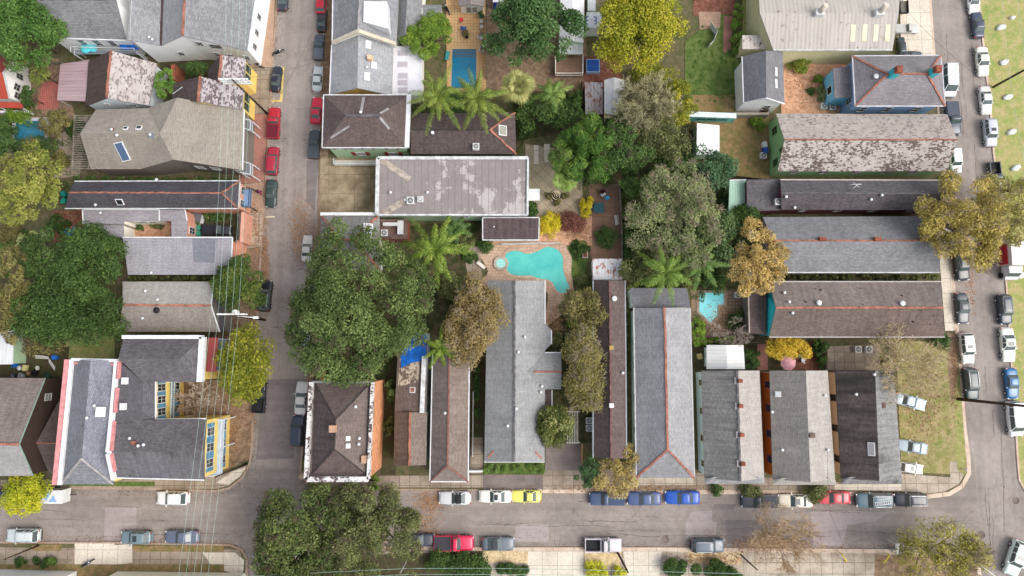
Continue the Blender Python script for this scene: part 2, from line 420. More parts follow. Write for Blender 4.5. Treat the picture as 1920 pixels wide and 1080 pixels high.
def gable(name, label, c, ze, zr, roofmat, wallmat, hip=(0, 0), r=None, d=.35, cat='house', group=None, ridge=None, rmat2=None, gut=None, hipk=1.0, ridges=None, rw=.34):
    """c = four eave corners (pixels); ridge runs from the middle of side c0-c3 to the middle of side c1-c2; hip[i] slopes that end"""
    V = {'abcd'[i]: (c[i][0], c[i][1], ze) for i in range(4)}
    h = House(name, label, V, cat, group)
    w = h.w; m0 = (w['a']+w['d'])/2; m1 = (w['b']+w['c'])/2; ax = m1-m0; L = ax.length; ax.normalize()
    hw = (w['a']-w['d']).length/2
    if r: h.px['e'] = (r[0][0], r[0][1], zr); h.px['f'] = (r[1][0], r[1][1], zr); w['e'] = P(*h.px['e']); w['f'] = P(*h.px['f'])
    else:
        w['e'] = Vector((m0.x, m0.y, zr))+ax*(hip[0]*hw*hipk); w['f'] = Vector((m1.x, m1.y, zr))-ax*(hip[1]*hw*hipk)
        for k in 'ef': h.px[k] = unP(w[k])+(zr,)
    sl = ['abfe', 'efcd']
    if hip[0]: sl.append('dae')
    if hip[1]: sl.append('bcf')
    if rmat2:
        h.roof(sl[0]+(' '+' '.join(sl[2:]) if sl[2:] else ''), roofmat); o = h.roof(sl[1], rmat2)
    else: h.roof(' '.join(sl), roofmat)
    out = 'ab'+('' if hip[1] else 'f')+'cd'+('' if hip[0] else 'e')
    h.walls(out, wallmat, d); h.out = out
    if ridge: h.ridge(ridges or ('ef'+(' ae de' if hip[0] else '')+(' bf cf' if hip[1] else '')), ridge, rw)
    if gut: h.gutter('ab cd'+(' da' if hip[0] else '')+(' bc' if hip[1] else ''), gut)
    return h
def unP(p):
    y = p.y; z = p.z-CAM_H; cy = y*cos(TILT)+z*sin(TILT); cz = -y*sin(TILT)+z*cos(TILT)
    return (960+FOC*p.x/-cz, 540-FOC*cy/-cz)
def flat(name, label, c, z, roofmat, wallmat, d=.12, cat='house', group=None, gut=None, edges=None):
    V = {'abcdefghij'[i]: (q[0], q[1], q[2] if len(q) > 2 else z) for i, q in enumerate(c)}
    h = House(name, label, V, cat, group); ks = ''.join(V.keys())
    h.roof(ks, roofmat); h.walls(ks, wallmat, d, drop=.1)
    if gut: h.gutter(edges or ' '.join(ks[i]+ks[(i+1) % len(ks)] for i in range(len(ks))), gut)
    return h
# ---------------------------------------------------------------- ground helpers
def sheet(name, pts, mat, z, world=False, kind='structure'):
    q = [Vector(p) if world else P(p[0], p[1], z) for p in pts]
    m = MB(); A = sum(q[i].x*q[(i+1) % len(q)].y-q[(i+1) % len(q)].x*q[i].y for i in range(len(q)))
    if A < 0: q = q[::-1]
    m.add([(p.x, p.y, z) for p in q], [tuple(range(len(q)))])
    return struct(m.obj(name, mat), kind)
def slab(name, pts, mat, z1, z0=-.03):
    q = [P(p[0], p[1], z1) for p in pts]
    return struct(MB().prism([(p.x, p.y) for p in q], z0, z1, False).obj(name, mat))
def ribbon(name, pts, mat, w, z0, z1):
    "kerb strip along a pixel polyline"
    q = [P(p[0], p[1], z1) for p in pts]; m = MB()
    L, R = [], []
    for i, p in enumerate(q):
        d = (q[min(i+1, len(q)-1)]-q[max(i-1, 0)]); d.z = 0; d.normalize(); n = Vector((-d.y, d.x, 0))
        L.append(p+n*w/2); R.append(p-n*w/2)
    b = 0
    vs = []; fs = []
    for l, r in zip(L, R): vs += [(l.x, l.y, z0), (l.x, l.y, z1), (r.x, r.y, z1), (r.x, r.y, z0)]
    for i in range(len(q)-1):
        for k in range(3): fs.append((4*i+k, 4*(i+1)+k, 4*(i+1)+k+1, 4*i+k+1))
    fs += [(0, 1, 2, 3), tuple(4*(len(q)-1)+k for k in (3, 2, 1, 0))]
    m.add(vs, fs); return struct(m.obj(name, mat))
def spline(pts, n=6, closed=True):
    out = []; m = len(pts)
    for i in range(m if closed else m-1):
        p = [Vector(tuple(pts[(i+k) % m] if closed else pts[min(max(i+k, 0), m-1)])+(0,)) for k in (-1, 0, 1, 2)]
        for j in range(n):
            t = j/n
            q = .5*((2*p[1])+(p[2]-p[0])*t+(2*p[0]-5*p[1]+4*p[2]-p[3])*t*t+(3*p[1]-p[0]-3*p[2]+p[3])*t**3); out.append((q.x, q.y))
    return out
# ---------------------------------------------------------------- foliage
TONE = [None]
def quads(name, V, mat, parent=None, off=None):
    V = np.asarray(V, dtype=np.float32)
    if off is not None: V = V-np.asarray(off, dtype=np.float32)
    n = V.shape[0]; k = V.shape[1]; me = bpy.data.meshes.new(name)
    me.vertices.add(n*k); me.vertices.foreach_set('co', V.ravel())
    me.loops.add(n*k); me.loops.foreach_set('vertex_index', np.arange(n*k, dtype=np.int32))
    me.polygons.add(n); me.polygons.foreach_set('loop_start', np.arange(0, n*k, k, dtype=np.int32))
    me.update(calc_edges=True); me.materials.append(mat)
    tn = TONE[0] if TONE[0] is not None and len(TONE[0]) == n else np.random.default_rng(n).random(n); TONE[0] = None
    me.attributes.new('tone', 'FLOAT', 'FACE').data.foreach_set('value', np.asarray(tn, dtype=np.float32))
    o = bpy.data.objects.new(name, me); C.objects.link(o)
    if parent: o.parent = parent
    return o
def unit(a): return a/np.maximum(1e-6, np.linalg.norm(a, axis=-1, keepdims=True))
def leaf_quads(rng, c, n, size, narrow=.55):
    t = unit(np.cross(n, rng.normal(size=n.shape))); b = np.cross(n, t)
    s = size*rng.uniform(.65, 1.3, (len(c), 1))
    return np.stack([c+t*s*.55, c+b*s*narrow*.5+t*s*.05, c-t*s*.5, c-b*s*narrow*.5+t*s*.05], 1)
def clump_leaves(rng, cl, count, size, up=.55, flat=.75, narrow=.55):
    "cl: rows x, y, z, radius; leaves lie in the outer shell of each clump"
    w = cl[:, 3]**2; k = rng.choice(len(cl), count, p=w/w.sum())
    TONE[0] = np.clip(rng.random(len(cl))[k]*.8+rng.normal(size=count)*.12+.1, 0, 1)
    d = rng.normal(size=(count, 3)); d[:, 2] = np.abs(d[:, 2])*1.0-.35*rng.random(count); d = unit(d)
    r = cl[k, 3:4]*rng.uniform(.35, 1.08, (count, 1))**.6
    c = cl[k, :3]+d*r*np.array([1, 1, flat])
    n = unit(d*(1-up)+np.array([0, 0, up])+rng.normal(size=(count, 3))*.42)
    return leaf_quads(rng, c, n, size, narrow)
def tube_quads(p0, p1, r0, r1, n=3):
    p0, p1 = np.asarray(p0, float), np.asarray(p1, float); r0, r1 = np.asarray(r0, float)[:, None], np.asarray(r1, float)[:, None]
    d = unit(p1-p0); a = unit(np.cross(d, np.where(np.abs(d[:, 2:3]) < .9, [[0, 0, 1.]], [[1., 0, 0]]))); b = np.cross(d, a); Q = []
    for k in range(n):
        u = a*cos(2*pi*k/n)+b*sin(2*pi*k/n); v = a*cos(2*pi*(k+1)/n)+b*sin(2*pi*(k+1)/n)
        Q.append(np.stack([p0+u*r0, p0+v*r0, p1+v*r1, p1+u*r1], 1))
    return np.concatenate(Q)
def limbs(rng, base_, top, tips, r0):
    "trunk to a fork, then bent limbs out to the tips"
    A, B, R0, R1 = [], [], [], []
    base_, top = np.array(base_, float), np.array(top, float)
    mid = (base_+top)/2+rng.normal(size=3)*[.15, .15, 0]
    A += [base_, mid]; B += [mid, top]; R0 += [r0*1.25, r0*.95]; R1 += [r0*.95, r0*.8]
    for t in tips:
        t = np.array(t, float); f = rng.uniform(.55, 1.0); s = base_+(top-base_)*f
        m = s*.5+t*.5+rng.normal(size=3)*np.linalg.norm(t-s)*.1+np.array([0, 0, np.linalg.norm(t-s)*.06])
        A += [s, m]; B += [m, t]; R0 += [r0*.5, r0*.28]; R1 += [r0*.28, r0*.06]
    return A, B, R0, R1
def twigs(rng, start, dirv, length, r, depth, out, spread=.6, kids=(3, 5), up=.12, minr=.018):
    p = np.array(start, float); d = unit(np.array(dirv, float)); seg = 3
    for i in range(seg):
        d2 = unit(d+rng.normal(size=3)*.16+np.array([0, 0, up*.4])); q = p+d2*length/seg
        ra, rb = r*(1-.22*i), r*(1-.22*(i+1)); out.append((p, q, max(minr, ra), max(minr*.8, rb))); p, d = q, d2
        if depth > 0 and i > 0:
            for _ in range(rng.integers(1, 3)):
                k = unit(d+rng.normal(size=3)*spread+np.array([0, 0, up])); twigs(rng, p, k, length*rng.uniform(.45, .72), rb*.6, depth-1, out, spread, kids, up, minr)
    if depth > 0:
        for _ in range(rng.integers(*kids)):
            k = unit(d+rng.normal(size=3)*spread+np.array([0, 0, up])); twigs(rng, p, k, length*rng.uniform(.5, .8), r*.42, depth-1, out, spread, kids, up, minr)
SEED = [10]
def nrng():
    SEED[0] += 1; return np.random.default_rng(SEED[0])
def crown_clumps(rng, R, Rz, zc, n, rc=(.2, .34), aspect=1.0, rot=0.0, lobes=.16, low=-.15):
    ph = rng.uniform(0, 6.28, 3); cl = []
    for i in range(n):
        az = rng.uniform(0, 2*pi); zz = rng.uniform(low, 1.0); rr = sqrt(max(0, 1-zz*zz)); f = rng.uniform(.62, .88) if i % 5 else rng.uniform(.1, .55)
        lo = 1+lobes*(sin(2*az+ph[0])+.7*sin(3*az+ph[1])+.5*sin(5*az+ph[2]))
        q = R*rng.uniform(*rc); x, y = cos(az)*rr*R*f*lo, sin(az)*rr*R*f*lo*aspect
        cl.append((x*cos(rot)-y*sin(rot), x*sin(rot)+y*cos(rot), zc+zz*Rz*(f*.55+.4), q))
    return np.array(cl)
G = lambda *a: K(*a)
LEAF = {}
def leaf_tree(name, label, px, py, rpx, h, mats, aspect=1.0, rot=0.0, n=None, dens=1.0, size=.42, group=None, rc=(.18, .32), bark=None, twig=0, lobes=.16, up=.5, rz=.36, cat='tree', narrow=.55, twr=.02, lay=4.2):
    rng = nrng(); zc = h*.62; c = P(px, py, zc); R = rpx*(CAM_H-zc)/FOC*1.06; Rz = min(h-zc, R*max(.5, rz*2))
    o = thing(name, label, cat, (c.x, c.y, 0), group)
    n = n or int(22+R*5.5); cl = crown_clumps(rng, R, Rz, zc, n, rc, aspect, rot, lobes)
    cnt = int(dens*lay*pi*R*R*aspect/(size*size*narrow*.55))
    quads('crown', clump_leaves(rng, cl, cnt, size, up, narrow=narrow), mats, o)
    tips = [tuple(cl[i, :3]) for i in rng.permutation(len(cl))[:min(len(cl), 16)]]
    A, B, a, b = limbs(rng, (0, 0, 0), (0, 0, h*.42), tips, max(.1, R*.05))
    if twig:
        out = []
        for i in rng.permutation(len(cl))[:twig]:
            q = cl[i, :3]; d = unit(q-np.array([0, 0, h*.35])); twigs(rng, q-d*cl[i, 3]*.4, d, cl[i, 3]*.9, .07, 2, out, .7, minr=twr)
        for p, q, r0, r1 in out: A.append(p); B.append(q); a.append(r0); b.append(r1)
    quads('trunk', tube_quads(A, B, a, b, 5), bark or BARK, o)
    return o
def bare_tree(name, label, px, py, rpx, h, twigmat, leafm=None, leaves=0, size=.3, aspect=1.0, depth=4, stems=7, cat='tree', group=None, minr=.02, lean=.75, base_off=(0, 0)):
    rng = nrng(); zc = h*.55; c = P(px, py, zc); R = rpx*(CAM_H-zc)/FOC
    o = thing(name, label, cat, (c.x, c.y, 0), group); out = []; tips = []
    out.append((np.array([0, 0, 0.]), np.array([0, 0, h*.3]), max(.12, R*.04), max(.1, R*.032)))
    for i in range(stems):
        az = 2*pi*(i+rng.uniform(-.3, .3))/stems; e = rng.uniform(.25, 1.1)
        d = np.array([cos(az)*lean*cos(e)*1.3, sin(az)*lean*aspect*cos(e)*1.3, sin(e)*.8+.2])
        twigs(rng, (0, 0, h*rng.uniform(.2, .32)), d, R*.52, max(.06, R*.018), depth-1, out, .55, (2, 4), .1, minr)
    P0 = np.array([x[0] for x in out]); P1 = np.array([x[1] for x in out])
    s = np.linalg.norm(P1[:, :2]/np.array([1, aspect]), axis=1); k = np.where(s > R*1.02, R*1.02/np.maximum(s, 1e-6), 1)[:, None]
    s0 = np.linalg.norm(P0[:, :2]/np.array([1, aspect]), axis=1); k0 = np.where(s0 > R*1.02, R*1.02/np.maximum(s0, 1e-6), 1)[:, None]
    P1[:, :2] *= k; P0[:, :2] *= k0
    if P1[:, 2].max() > h*1.1:
        f = h*1.1/P1[:, 2].max(); P1[:, 2] *= f; P0[:, 2] *= f
    quads('trunk', tube_quads(P0, P1, [x[2] for x in out], [x[3] for x in out], 3), twigmat, o)
    if leaves:
        i = rng.choice(len(P1), leaves); cc = P1[i]+rng.normal(size=(leaves, 3))*.3
        quads('crown', leaf_quads(rng, cc, unit(rng.normal(size=(leaves, 3))+[0, 0, .9]), size), leafm, o)
    return o
def frond(rng, az, el, L, droop, w, nl=30, lw=.1, start=.1, vshape=.45):
    "a feather frond: curved rachis with hanging leaflets on both sides"
    t = np.linspace(0, 1, nl); r = L*(t*cos(el)+.06*t*t); z = L*(sin(el)*t-droop*t*t*.62)
    px_, py_ = r*cos(az), r*sin(az); pts = np.stack([px_, py_, z], 1); Q = []
    d = unit(np.gradient(pts, axis=0)); side = np.array([-sin(az), cos(az), 0])
    for s in (-1, 1):
        m = t > start; k = m.sum(); ln = (w*np.sin(np.clip((t[m]*.8+.16)*pi, 0, pi))**.55*rng.uniform(.8, 1.15, k))[:, None]
        dv = unit(side*s*.8+d[m]*.75+np.array([0, 0, -vshape])+rng.normal(size=(k, 3))*.1); a = pts[m]; e = a+dv*ln; ww = d[m]*lw/2
        mid = a+dv*ln*.5+np.array([0, 0, .08*w])
        Q.append(np.stack([a-ww*.4, a+ww*.4, mid+ww, mid-ww], 1)); Q.append(np.stack([mid-ww, mid+ww, e+ww*.15, e-ww*.15], 1))
    return np.concatenate(Q), pts
def palm(name, label, px, py, rpx, h, mat, nf=14, w=.8, lw=.13, group=None, bark=None):
    rng = nrng(); c = P(px, py, h); L = rpx*(CAM_H-h)/FOC*1.15
    o = thing(name, label, 'palm', (c.x, c.y, 0), group); Q = []; A, B, a, b = [], [], [], []; ph = rng.uniform(0, 6)
    for i in range(nf):
        ring = i/nf; el = (.15 if ring < .55 else .8)+rng.uniform(-.2, .25); ln = L*(1.0 if ring < .55 else .78)*rng.uniform(.82, 1.08)
        q, pts = frond(rng, ph+i*2.399+rng.uniform(-.25, .25), el, ln, rng.uniform(.55, 1.0)+(.35 if ring > .55 else 0), w*rng.uniform(.85, 1.1), lw=lw)
        Q.append(q+np.array([0, 0, h])); n = len(pts)
        for j in range(0, n-4, 4): A.append(pts[j]+[0, 0, h]); B.append(pts[min(j+4, n-1)]+[0, 0, h]); a.append(.07*(1-j/(n+6))); b.append(.07*(1-(j+4)/(n+6)))
    quads('fronds', np.concatenate(Q+[tube_quads(A, B, a, b, 3)]), mat, o)
    n = 6; quads('trunk', tube_quads([(.2*sin(i), .2*cos(i), h*i/n) for i in range(n)], [(.2*sin(i+1), .2*cos(i+1), h*(i+1)/n) for i in range(n)], [.26-.02*i for i in range(n)], [.24-.02*i for i in range(n)], 7), bark or BARK, o)
    return o
def fan_palm(name, label, px, py, rpx, h, mat, nf=60, group=None, flat=.75):
    rng = nrng(); c = P(px, py, h); R = rpx*(CAM_H-h)/FOC
    o = thing(name, label, 'palm', (c.x, c.y, 0), group); Q = []; A, B = [], []
    for i in range(nf):
        az = i*2.399; z = rng.uniform(-.25, 1); rr = sqrt(1-z*z*.98); d = np.array([cos(az)*rr, sin(az)*rr, z*flat]); hub = d*R*rng.uniform(.12, .6)+[0, 0, h]
        A.append((0, 0, h)); B.append(hub); u = unit(d); s = unit(np.cross(u, [0, 0, 1.])); n = np.cross(s, u)
        for k in range(13):
            a = -1.35+2.7*k/12; v = u*cos(a)+s*sin(a)+np.array([0, 0, -.28]); e = hub+v*R*.48*rng.uniform(.85, 1.1); w_ = np.cross(unit(v), n)*R*.035
            Q.append(np.stack([hub, hub*.5+e*.5+w_, e+np.array([0, 0, -.08*R]), hub*.5+e*.5-w_]))
    quads('fronds', np.concatenate([np.array(Q), tube_quads(A, B, [.035]*nf, [.02]*nf, 3)]), mat, o)
    quads('trunk', tube_quads([(0, 0, 0), (0, 0, h/2)], [(0, 0, h/2), (0, 0, h)], [.3, .27], [.27, .24], 8), BARK, o)
    return o
def shrub(name, label, px, py, rpx, h, mats, aspect=1.0, rot=0.0, size=.26, dens=1.0, group=None, cat='shrub', narrow=.55, n=None, lobes=.14):
    rng = nrng(); c = P(px, py, h*.5); R = rpx*(CAM_H-h*.5)/FOC*1.0
    o = thing(name, label, cat, (c.x, c.y, 0), group)
    cl = crown_clumps(rng, R, h*.55, h*.42, n or int(12+R*8), (.22, .4), aspect, rot, lobes, -.4)
    quads('foliage', clump_leaves(rng, cl, int(dens*4.5*pi*R*R*aspect/(size*size*narrow*.55)), size, .45, narrow=narrow), mats, o)
    st = [(rng.normal()*.1, rng.normal()*.1, 0) for _ in range(5)]
    quads('stem', tube_quads(st, [tuple(cl[i, :3]) for i in range(5)], [.05]*5, [.02]*5, 4), BARK, o)
    return o
def hedge(name, label, pts, w, h, mats, size=.24, dens=1.0, group=None, cat='hedge', z0=0):
    "leafy strip along a pixel polyline"
    rng = nrng(); q = [P(a, b, h*.6) for a, b in pts]; cl = []
    for a, b in zip(q, q[1:]):
        L = (b-a).length; d = (b-a).normalized(); s = Vector((-d.y, d.x, 0))
        for i in range(max(2, int(L/w*3.2))):
            p = a+d*(rng.random()*L)+s*(rng.uniform(-.32, .32)*w); cl.append((p.x, p.y, z0+h*rng.uniform(.35, .8), min(w*.36, h*.5)*rng.uniform(.7, 1.1)))
    cl = np.array(cl); o = thing(name, label, cat, (q[0].x, q[0].y, 0), group); off = (q[0].x, q[0].y, 0)
    L = sum((b-a).length for a, b in zip(q, q[1:]))
    quads('foliage', clump_leaves(rng, cl, int(dens*5*L*w/(size*size*.3)), size, .45), mats, o, off)
    st = [cl[i] for i in range(0, len(cl), max(1, len(cl)//8))]
    quads('stem', tube_quads([(x[0], x[1], z0) for x in st], [x[:3] for x in st], [.05]*len(st), [.02]*len(st), 4), BARK, o, off)
    return o
def litter(name, regions, mat, size=.2, z=.03):
    rng = nrng(); Q = []
    for px, py, rx, ry, n in regions:
        a = rng.normal(size=(n, 2))*.5; pts = np.array([tuple(P(px+x*rx, py+y*ry, z)) for x, y in a])
        nn = unit(rng.normal(size=(n, 3))*.3+[0, 0, 1]); Q.append(leaf_quads(rng, pts+[0, 0, .02], nn, size, .7))
    return struct(quads(name, np.concatenate(Q), mat), 'stuff')
# ---------------------------------------------------------------- vehicles
def loft(stations, ring):
    "stations x -> ring points (y, z); closed ends"
    m = MB(); n = None; vs = []; fs = []
    for i, st in enumerate(stations):
        r = ring(st); n = len(r); vs += [(st[0], y, z) for y, z in r]
    k = len(stations)
    for i in range(k-1):
        for j in range(n-1): fs.append((i*n+j, (i+1)*n+j, (i+1)*n+j+1, i*n+j+1))
        fs.append((i*n+n-1, (i+1)*n+n-1, (i+1)*n, i*n))
    fs.append(tuple(range(n))); fs.append(tuple(range((k-1)*n, k*n))[::-1])
    m.add(vs, fs, True); return m
def bodyring(st):
    x, w, zb, zt = st[:4]; cr = st[4] if len(st) > 4 else .035
    h = [(w*.86, zb), (w*.97, zb+.1), (w, zb+(zt-zb)*.5), (w*.985, zt-.13), (w*.93, zt-.03), (w*.7, zt+cr*.5), (w*.3, zt+cr)]
    return [(-y, z) for y, z in h]+[(y, z) for y, z in h[::-1]]
KIND = {  # length, width, roof height, stations (t, w, zb, zt), cabin (front glass base, roof front, roof rear, rear glass base), belt height, roof inset
 'sedan': (4.7, 1.8, 1.44, [(1, .74, .38, .52), (.97, .88, .26, .66), (.86, .97, .2, .76), (.6, 1, .2, .85), (.36, 1, .2, .93), (-.1, 1, .2, .95), (-.55, 1, .2, .98), (-.82, .98, .22, .97), (-.96, .9, .28, .9), (-1, .8, .4, .66)], (.38, .1, -.36, -.64), .93, .76),
 'hatch': (4.2, 1.76, 1.5, [(1, .74, .38, .54), (.96, .88, .26, .7), (.84, .97, .2, .8), (.56, 1, .2, .9), (.4, 1, .2, .96), (-.3, 1, .2, .98), (-.85, .98, .22, 1.0), (-.97, .9, .28, .95), (-1, .82, .4, .7)], (.46, .16, -.66, -.93), .95, .78),
 'coupe': (4.5, 1.84, 1.34, [(1, .7, .36, .5), (.96, .86, .24, .64), (.84, .97, .2, .74), (.5, 1, .2, .84), (.2, 1, .2, .9), (-.4, 1.02, .2, .93), (-.75, 1, .22, .95), (-.95, .9, .28, .88), (-1, .78, .4, .64)], (.26, -.04, -.42, -.74), .9, .72),
 'suv': (4.75, 1.9, 1.76, [(1, .8, .45, .68), (.97, .92, .32, .86), (.86, .98, .26, .97), (.55, 1, .26, 1.05), (.42, 1, .26, 1.1), (-.3, 1, .26, 1.12), (-.88, .99, .28, 1.12), (-.98, .93, .32, 1.05), (-1, .86, .45, .8)], (.46, .22, -.82, -.96), 1.09, .8),
 'van': (5.0, 1.98, 1.98, [(1, .8, .42, .66), (.97, .92, .3, .86), (.86, .99, .24, 1.0), (.7, 1, .24, 1.1), (-.3, 1, .24, 1.14), (-.93, 1, .26, 1.14), (-1, .94, .36, .9)], (.74, .44, -.94, -.985), 1.11, .86),
 'pickup': (5.3, 1.94, 1.8, [(1, .82, .45, .7), (.97, .93, .32, .9), (.86, .99, .28, 1.02), (.5, 1, .28, 1.08), (.36, 1, .28, 1.12), (-.02, 1, .28, 1.12), (-.13, 1, .28, 1.12)], (.38, .17, -.02, -.12), 1.1, .8),
}
CARM = {}
def carmesh(kind):
    if kind in CARM: return CARM[kind]
    L, Wd, Ht, st, cab, belt, ins = KIND[kind]; hl, hw = L/2, Wd/2; D = {}
    m = loft([(t*hl, w*hw, zb, zt) for t, w, zb, zt in st], bodyring)
    if kind == 'pickup':
        x0, x1 = -.13*hl, -hl
        for s in (-1, 1): m.box(((x0+x1)/2, s*(hw-.07), .72), (x0-x1, .14, .86))
        m.box((x1+.05, 0, .74), (.1, Wd-.28, .8)); m.box((x0-.04, 0, .76), (.08, Wd-.28, .8)); m.box(((x0+x1)/2, 0, .42), (x0-x1, Wd-.3, .2))
    D['body'] = m.mesh('car_body')
    if kind == 'pickup':
        D['bed_liner'] = MB().box(((x0+x1)/2, 0, .55), (x0-x1-.2, Wd-.3, .05)).mesh('bed_liner')
        D['bed_cover'] = MB().box(((x0+x1)/2, 0, 1.17), (x0-x1-.12, Wd-.12, .05)).mesh('bed_cover')
    g = MB(); xs = [c*hl for c in cab]; wb, wr = hw*.95, hw*ins
    ring0 = [(xs[0], wb*.74), (xs[0]-.16, wb*.95), ((xs[1]+xs[2])/2, wb), (xs[3]+.1, wb*.93), (xs[3], wb*.7)]
    ring1 = [(xs[1]+.06, wr*.72), (xs[1]-.06, wr*.97), ((xs[1]+xs[2])/2, wr*1.03), (xs[2]+.06, wr*.96), (xs[2], wr*.7)]
    R0 = ring0+[(x, -y) for x, y in ring0[::-1]]; R1 = ring1+[(x, -y) for x, y in ring1[::-1]]; n = len(R0)
    g.add([(x, y, belt-.05) for x, y in R0]+[(x, y, Ht-.06) for x, y in R1], [(i, (i+1) % n, n+(i+1) % n, n+i) for i in range(n)]+[tuple(range(n, 2*n))])
    D['window'] = g.mesh('car_window')
    r = MB(); cx = (xs[1]+xs[2])/2
    R2 = [(cx+(x-cx)*.93, y*.9) for x, y in R1]; R3 = [(cx+(x-cx)*.55, y*.5) for x, y in R1]
    R1b = [(cx+(x-cx)*1.0, y*1.0) for x, y in R1]
    r.add([(x, y, Ht-.085) for x, y in R1b]+[(x, y, Ht-.03) for x, y in R2]+[(x, y, Ht) for x, y in R3], [(i, (i+1) % n, n+(i+1) % n, n+i) for i in range(n)]+[(n+i, n+(i+1) % n, 2*n+(i+1) % n, 2*n+i) for i in range(n)]+[tuple(range(2*n, 3*n))], True)
    D['roof'] = r.mesh('car_roof')
    D['pillar'] = []
    def pil(a, b, w): D['pillar'].append(MB().beam(a, b, w, .06).mesh('car_pillar'))
    for s in (-1, 1):
        for a in (1, 3): pil((R0[a][0], s*R0[a][1], belt-.03), (R1[a][0], s*R1[a][1], Ht-.06), .09)
        xm = (xs[1]*.55+xs[2]*.45); pil((xm, s*wb*1.0, belt-.03), (xm, s*wr*1.02, Ht-.05), .1)
        if kind in ('suv', 'van', 'hatch'): xm = xs[2]*.72; pil((xm, s*wb*.98, belt-.03), (xm, s*wr, Ht-.05), .12)
    D['mirror'] = [MB().box((xs[0]-.28, s*(hw+.1), belt+.02), (.12, .22, .13)).mesh('mirror') for s in (-1, 1)]
    f = st[1]; zf = f[3]-.1; b = st[-1]
    D['headlight'] = [MB().box((hl*.955, s*hw*.68, zf+.02), (.2, .36, .14), s*-.35).mesh('headlight') for s in (-1, 1)]
    xb = -hl+.04
    D['tail_light'] = [MB().box((xb+.02, s*hw*.74, .82 if kind not in ('suv', 'van') else .95), (.14, .32, .16)).mesh('tail_light') for s in (-1, 1)]
    D['bumper'] = [MB().box((s*(hl-.02), 0, .42), (.14, Wd*.7, .16)).mesh('bumper') for s in (1, -1)]
    D['wheels'] = [(sx*hl*.62, sy*(hw-.09)) for sx in (1, -1) for sy in (1, -1)]
    if kind in ('suv',): D['roof_rail'] = [MB().beam((xs[1]-.2, s*wr*.86, Ht+.03), (xs[2]+.2, s*wr*.86, Ht+.03), .06, .06).mesh('roof_rail') for s in (-1, 1)]
    CARM[kind] = D; return D
def wheelmesh():
    if 'w' not in CARM:
        def disc(r, w, n=16):
            m = MB(); m.tube([(0, -w/2, 0), (0, w/2, 0)], r, n); return m
        CARM['w'] = (disc(.335, .23).mesh('tyre'), disc(.2, .26, 10).mesh('rim'))
    return CARM['w']
def link(name, me, mat, parent, loc=None):
    if not me.materials: me.materials.append(None)
    o = bpy.data.objects.new(name, me); C.objects.link(o); o.parent = parent
    if loc: o.location = loc
    o.material_slots[0].link = 'OBJECT'; o.material_slots[0].material = mat
    return o
def car(px, py, deg, kind, col, label, group=None, roofc=None, cat=None, sunroof=False, rails=False, cover=None, scale=1.0, z=.0, metal=0.0, ladder=False, glassm=None):
    c = P(px, py, .8); paint = carpaint(col, metal) if isinstance(col, tuple) else col
    nm = {'pickup': 'pickup_truck', 'van': 'van'}.get(kind, 'parked_car')
    o = local(nm, label, cat or {'pickup': 'pickup truck', 'van': 'van'}.get(kind, 'car'), (c.x, c.y, z), group, radians(deg)); o.scale = (scale,)*3
    D = carmesh(kind); Ht = KIND[kind][2]; hl = KIND[kind][0]/2; cab = KIND[kind][4]
    link('body', D['body'], paint, o); link('window', D['window'], glassm or CARGLASS, o); link('roof', D['roof'], roofc or paint, o); [link('pillar', m, paint, o) for m in D['pillar']]
    for m in D['mirror']: link('mirror', m, paint, o)
    for m in D['headlight']: link('headlight', m, LAMPGLASS, o)
    for m in D['tail_light']: link('tail_light', m, TAILRED, o)
    for m in D['bumper']: link('bumper', m, RUBBER if kind in ('pickup', 'suv', 'van') else paint, o)
    ty, ri = wheelmesh()
    for x, y in D['wheels']: w = link('wheel', ty, RUBBER, o, (x, y, .335)); link('rim', ri, CHROME, w)
    if kind == 'pickup':
        if cover: link('bed_cover', D['bed_cover'], cover, o)
        else: link('bed_liner', D['bed_liner'], RUBBER, o)
    if sunroof: MB().box((hl*(cab[1]*.7+cab[2]*.3), 0, Ht+.005), (.55, .8, .03)).obj('sunroof', GLASS, o)
    if rails and 'roof_rail' in D:
        for m in D['roof_rail']: link('roof_rail', m, CHROME, o)
    return o
def motorbike(px, py, deg, label, col):
    c = P(px, py, .5); o = local('motorcycle', label, 'motorcycle', (c.x, c.y, 0), None, radians(deg))
    for x in (.72, -.68):
        w = MB().tube([(x, -.07, .32), (x, .07, .32)], .32, 16).obj('wheel', RUBBER, o); MB().tube([(x, -.08, .32), (x, .08, .32)], .2, 10).obj('rim', CHROME, w)
    MB().tube([(.3, 0, .78), (.1, 0, .84), (-.08, 0, .8)], [.12, .17, .1], 8).obj('fuel_tank', col, o)
    MB().tube([(-.05, 0, .8), (-.35, 0, .76), (-.75, 0, .84)], [.1, .16, .1], 8).obj('seat', RUBBER, o)
    MB().box((.05, 0, .45), (.5, .34, .36)).tube([(.3, .0, .8), (.72, 0, .32)], .05, 6).tube([(-.1, 0, .5), (-.68, 0, .32)], .05, 6).obj('frame', RUBBER, o)
    MB().tube([(.34, -.42, 1.02), (.42, 0, .98), (.34, .42, 1.02)], .025, 6).obj('handlebar', CHROME, o)
    MB().lathe((.5, 0, .84), [(.02, -.06), (.1, 0), (.09, .08)], 8).obj('headlight', LAMPGLASS, o)
    for s in (-1,): MB().tube([(.1, s*.2, .3), (-.8, s*.24, .3)], .05, 8).obj('exhaust', CHROME, o)
    return o
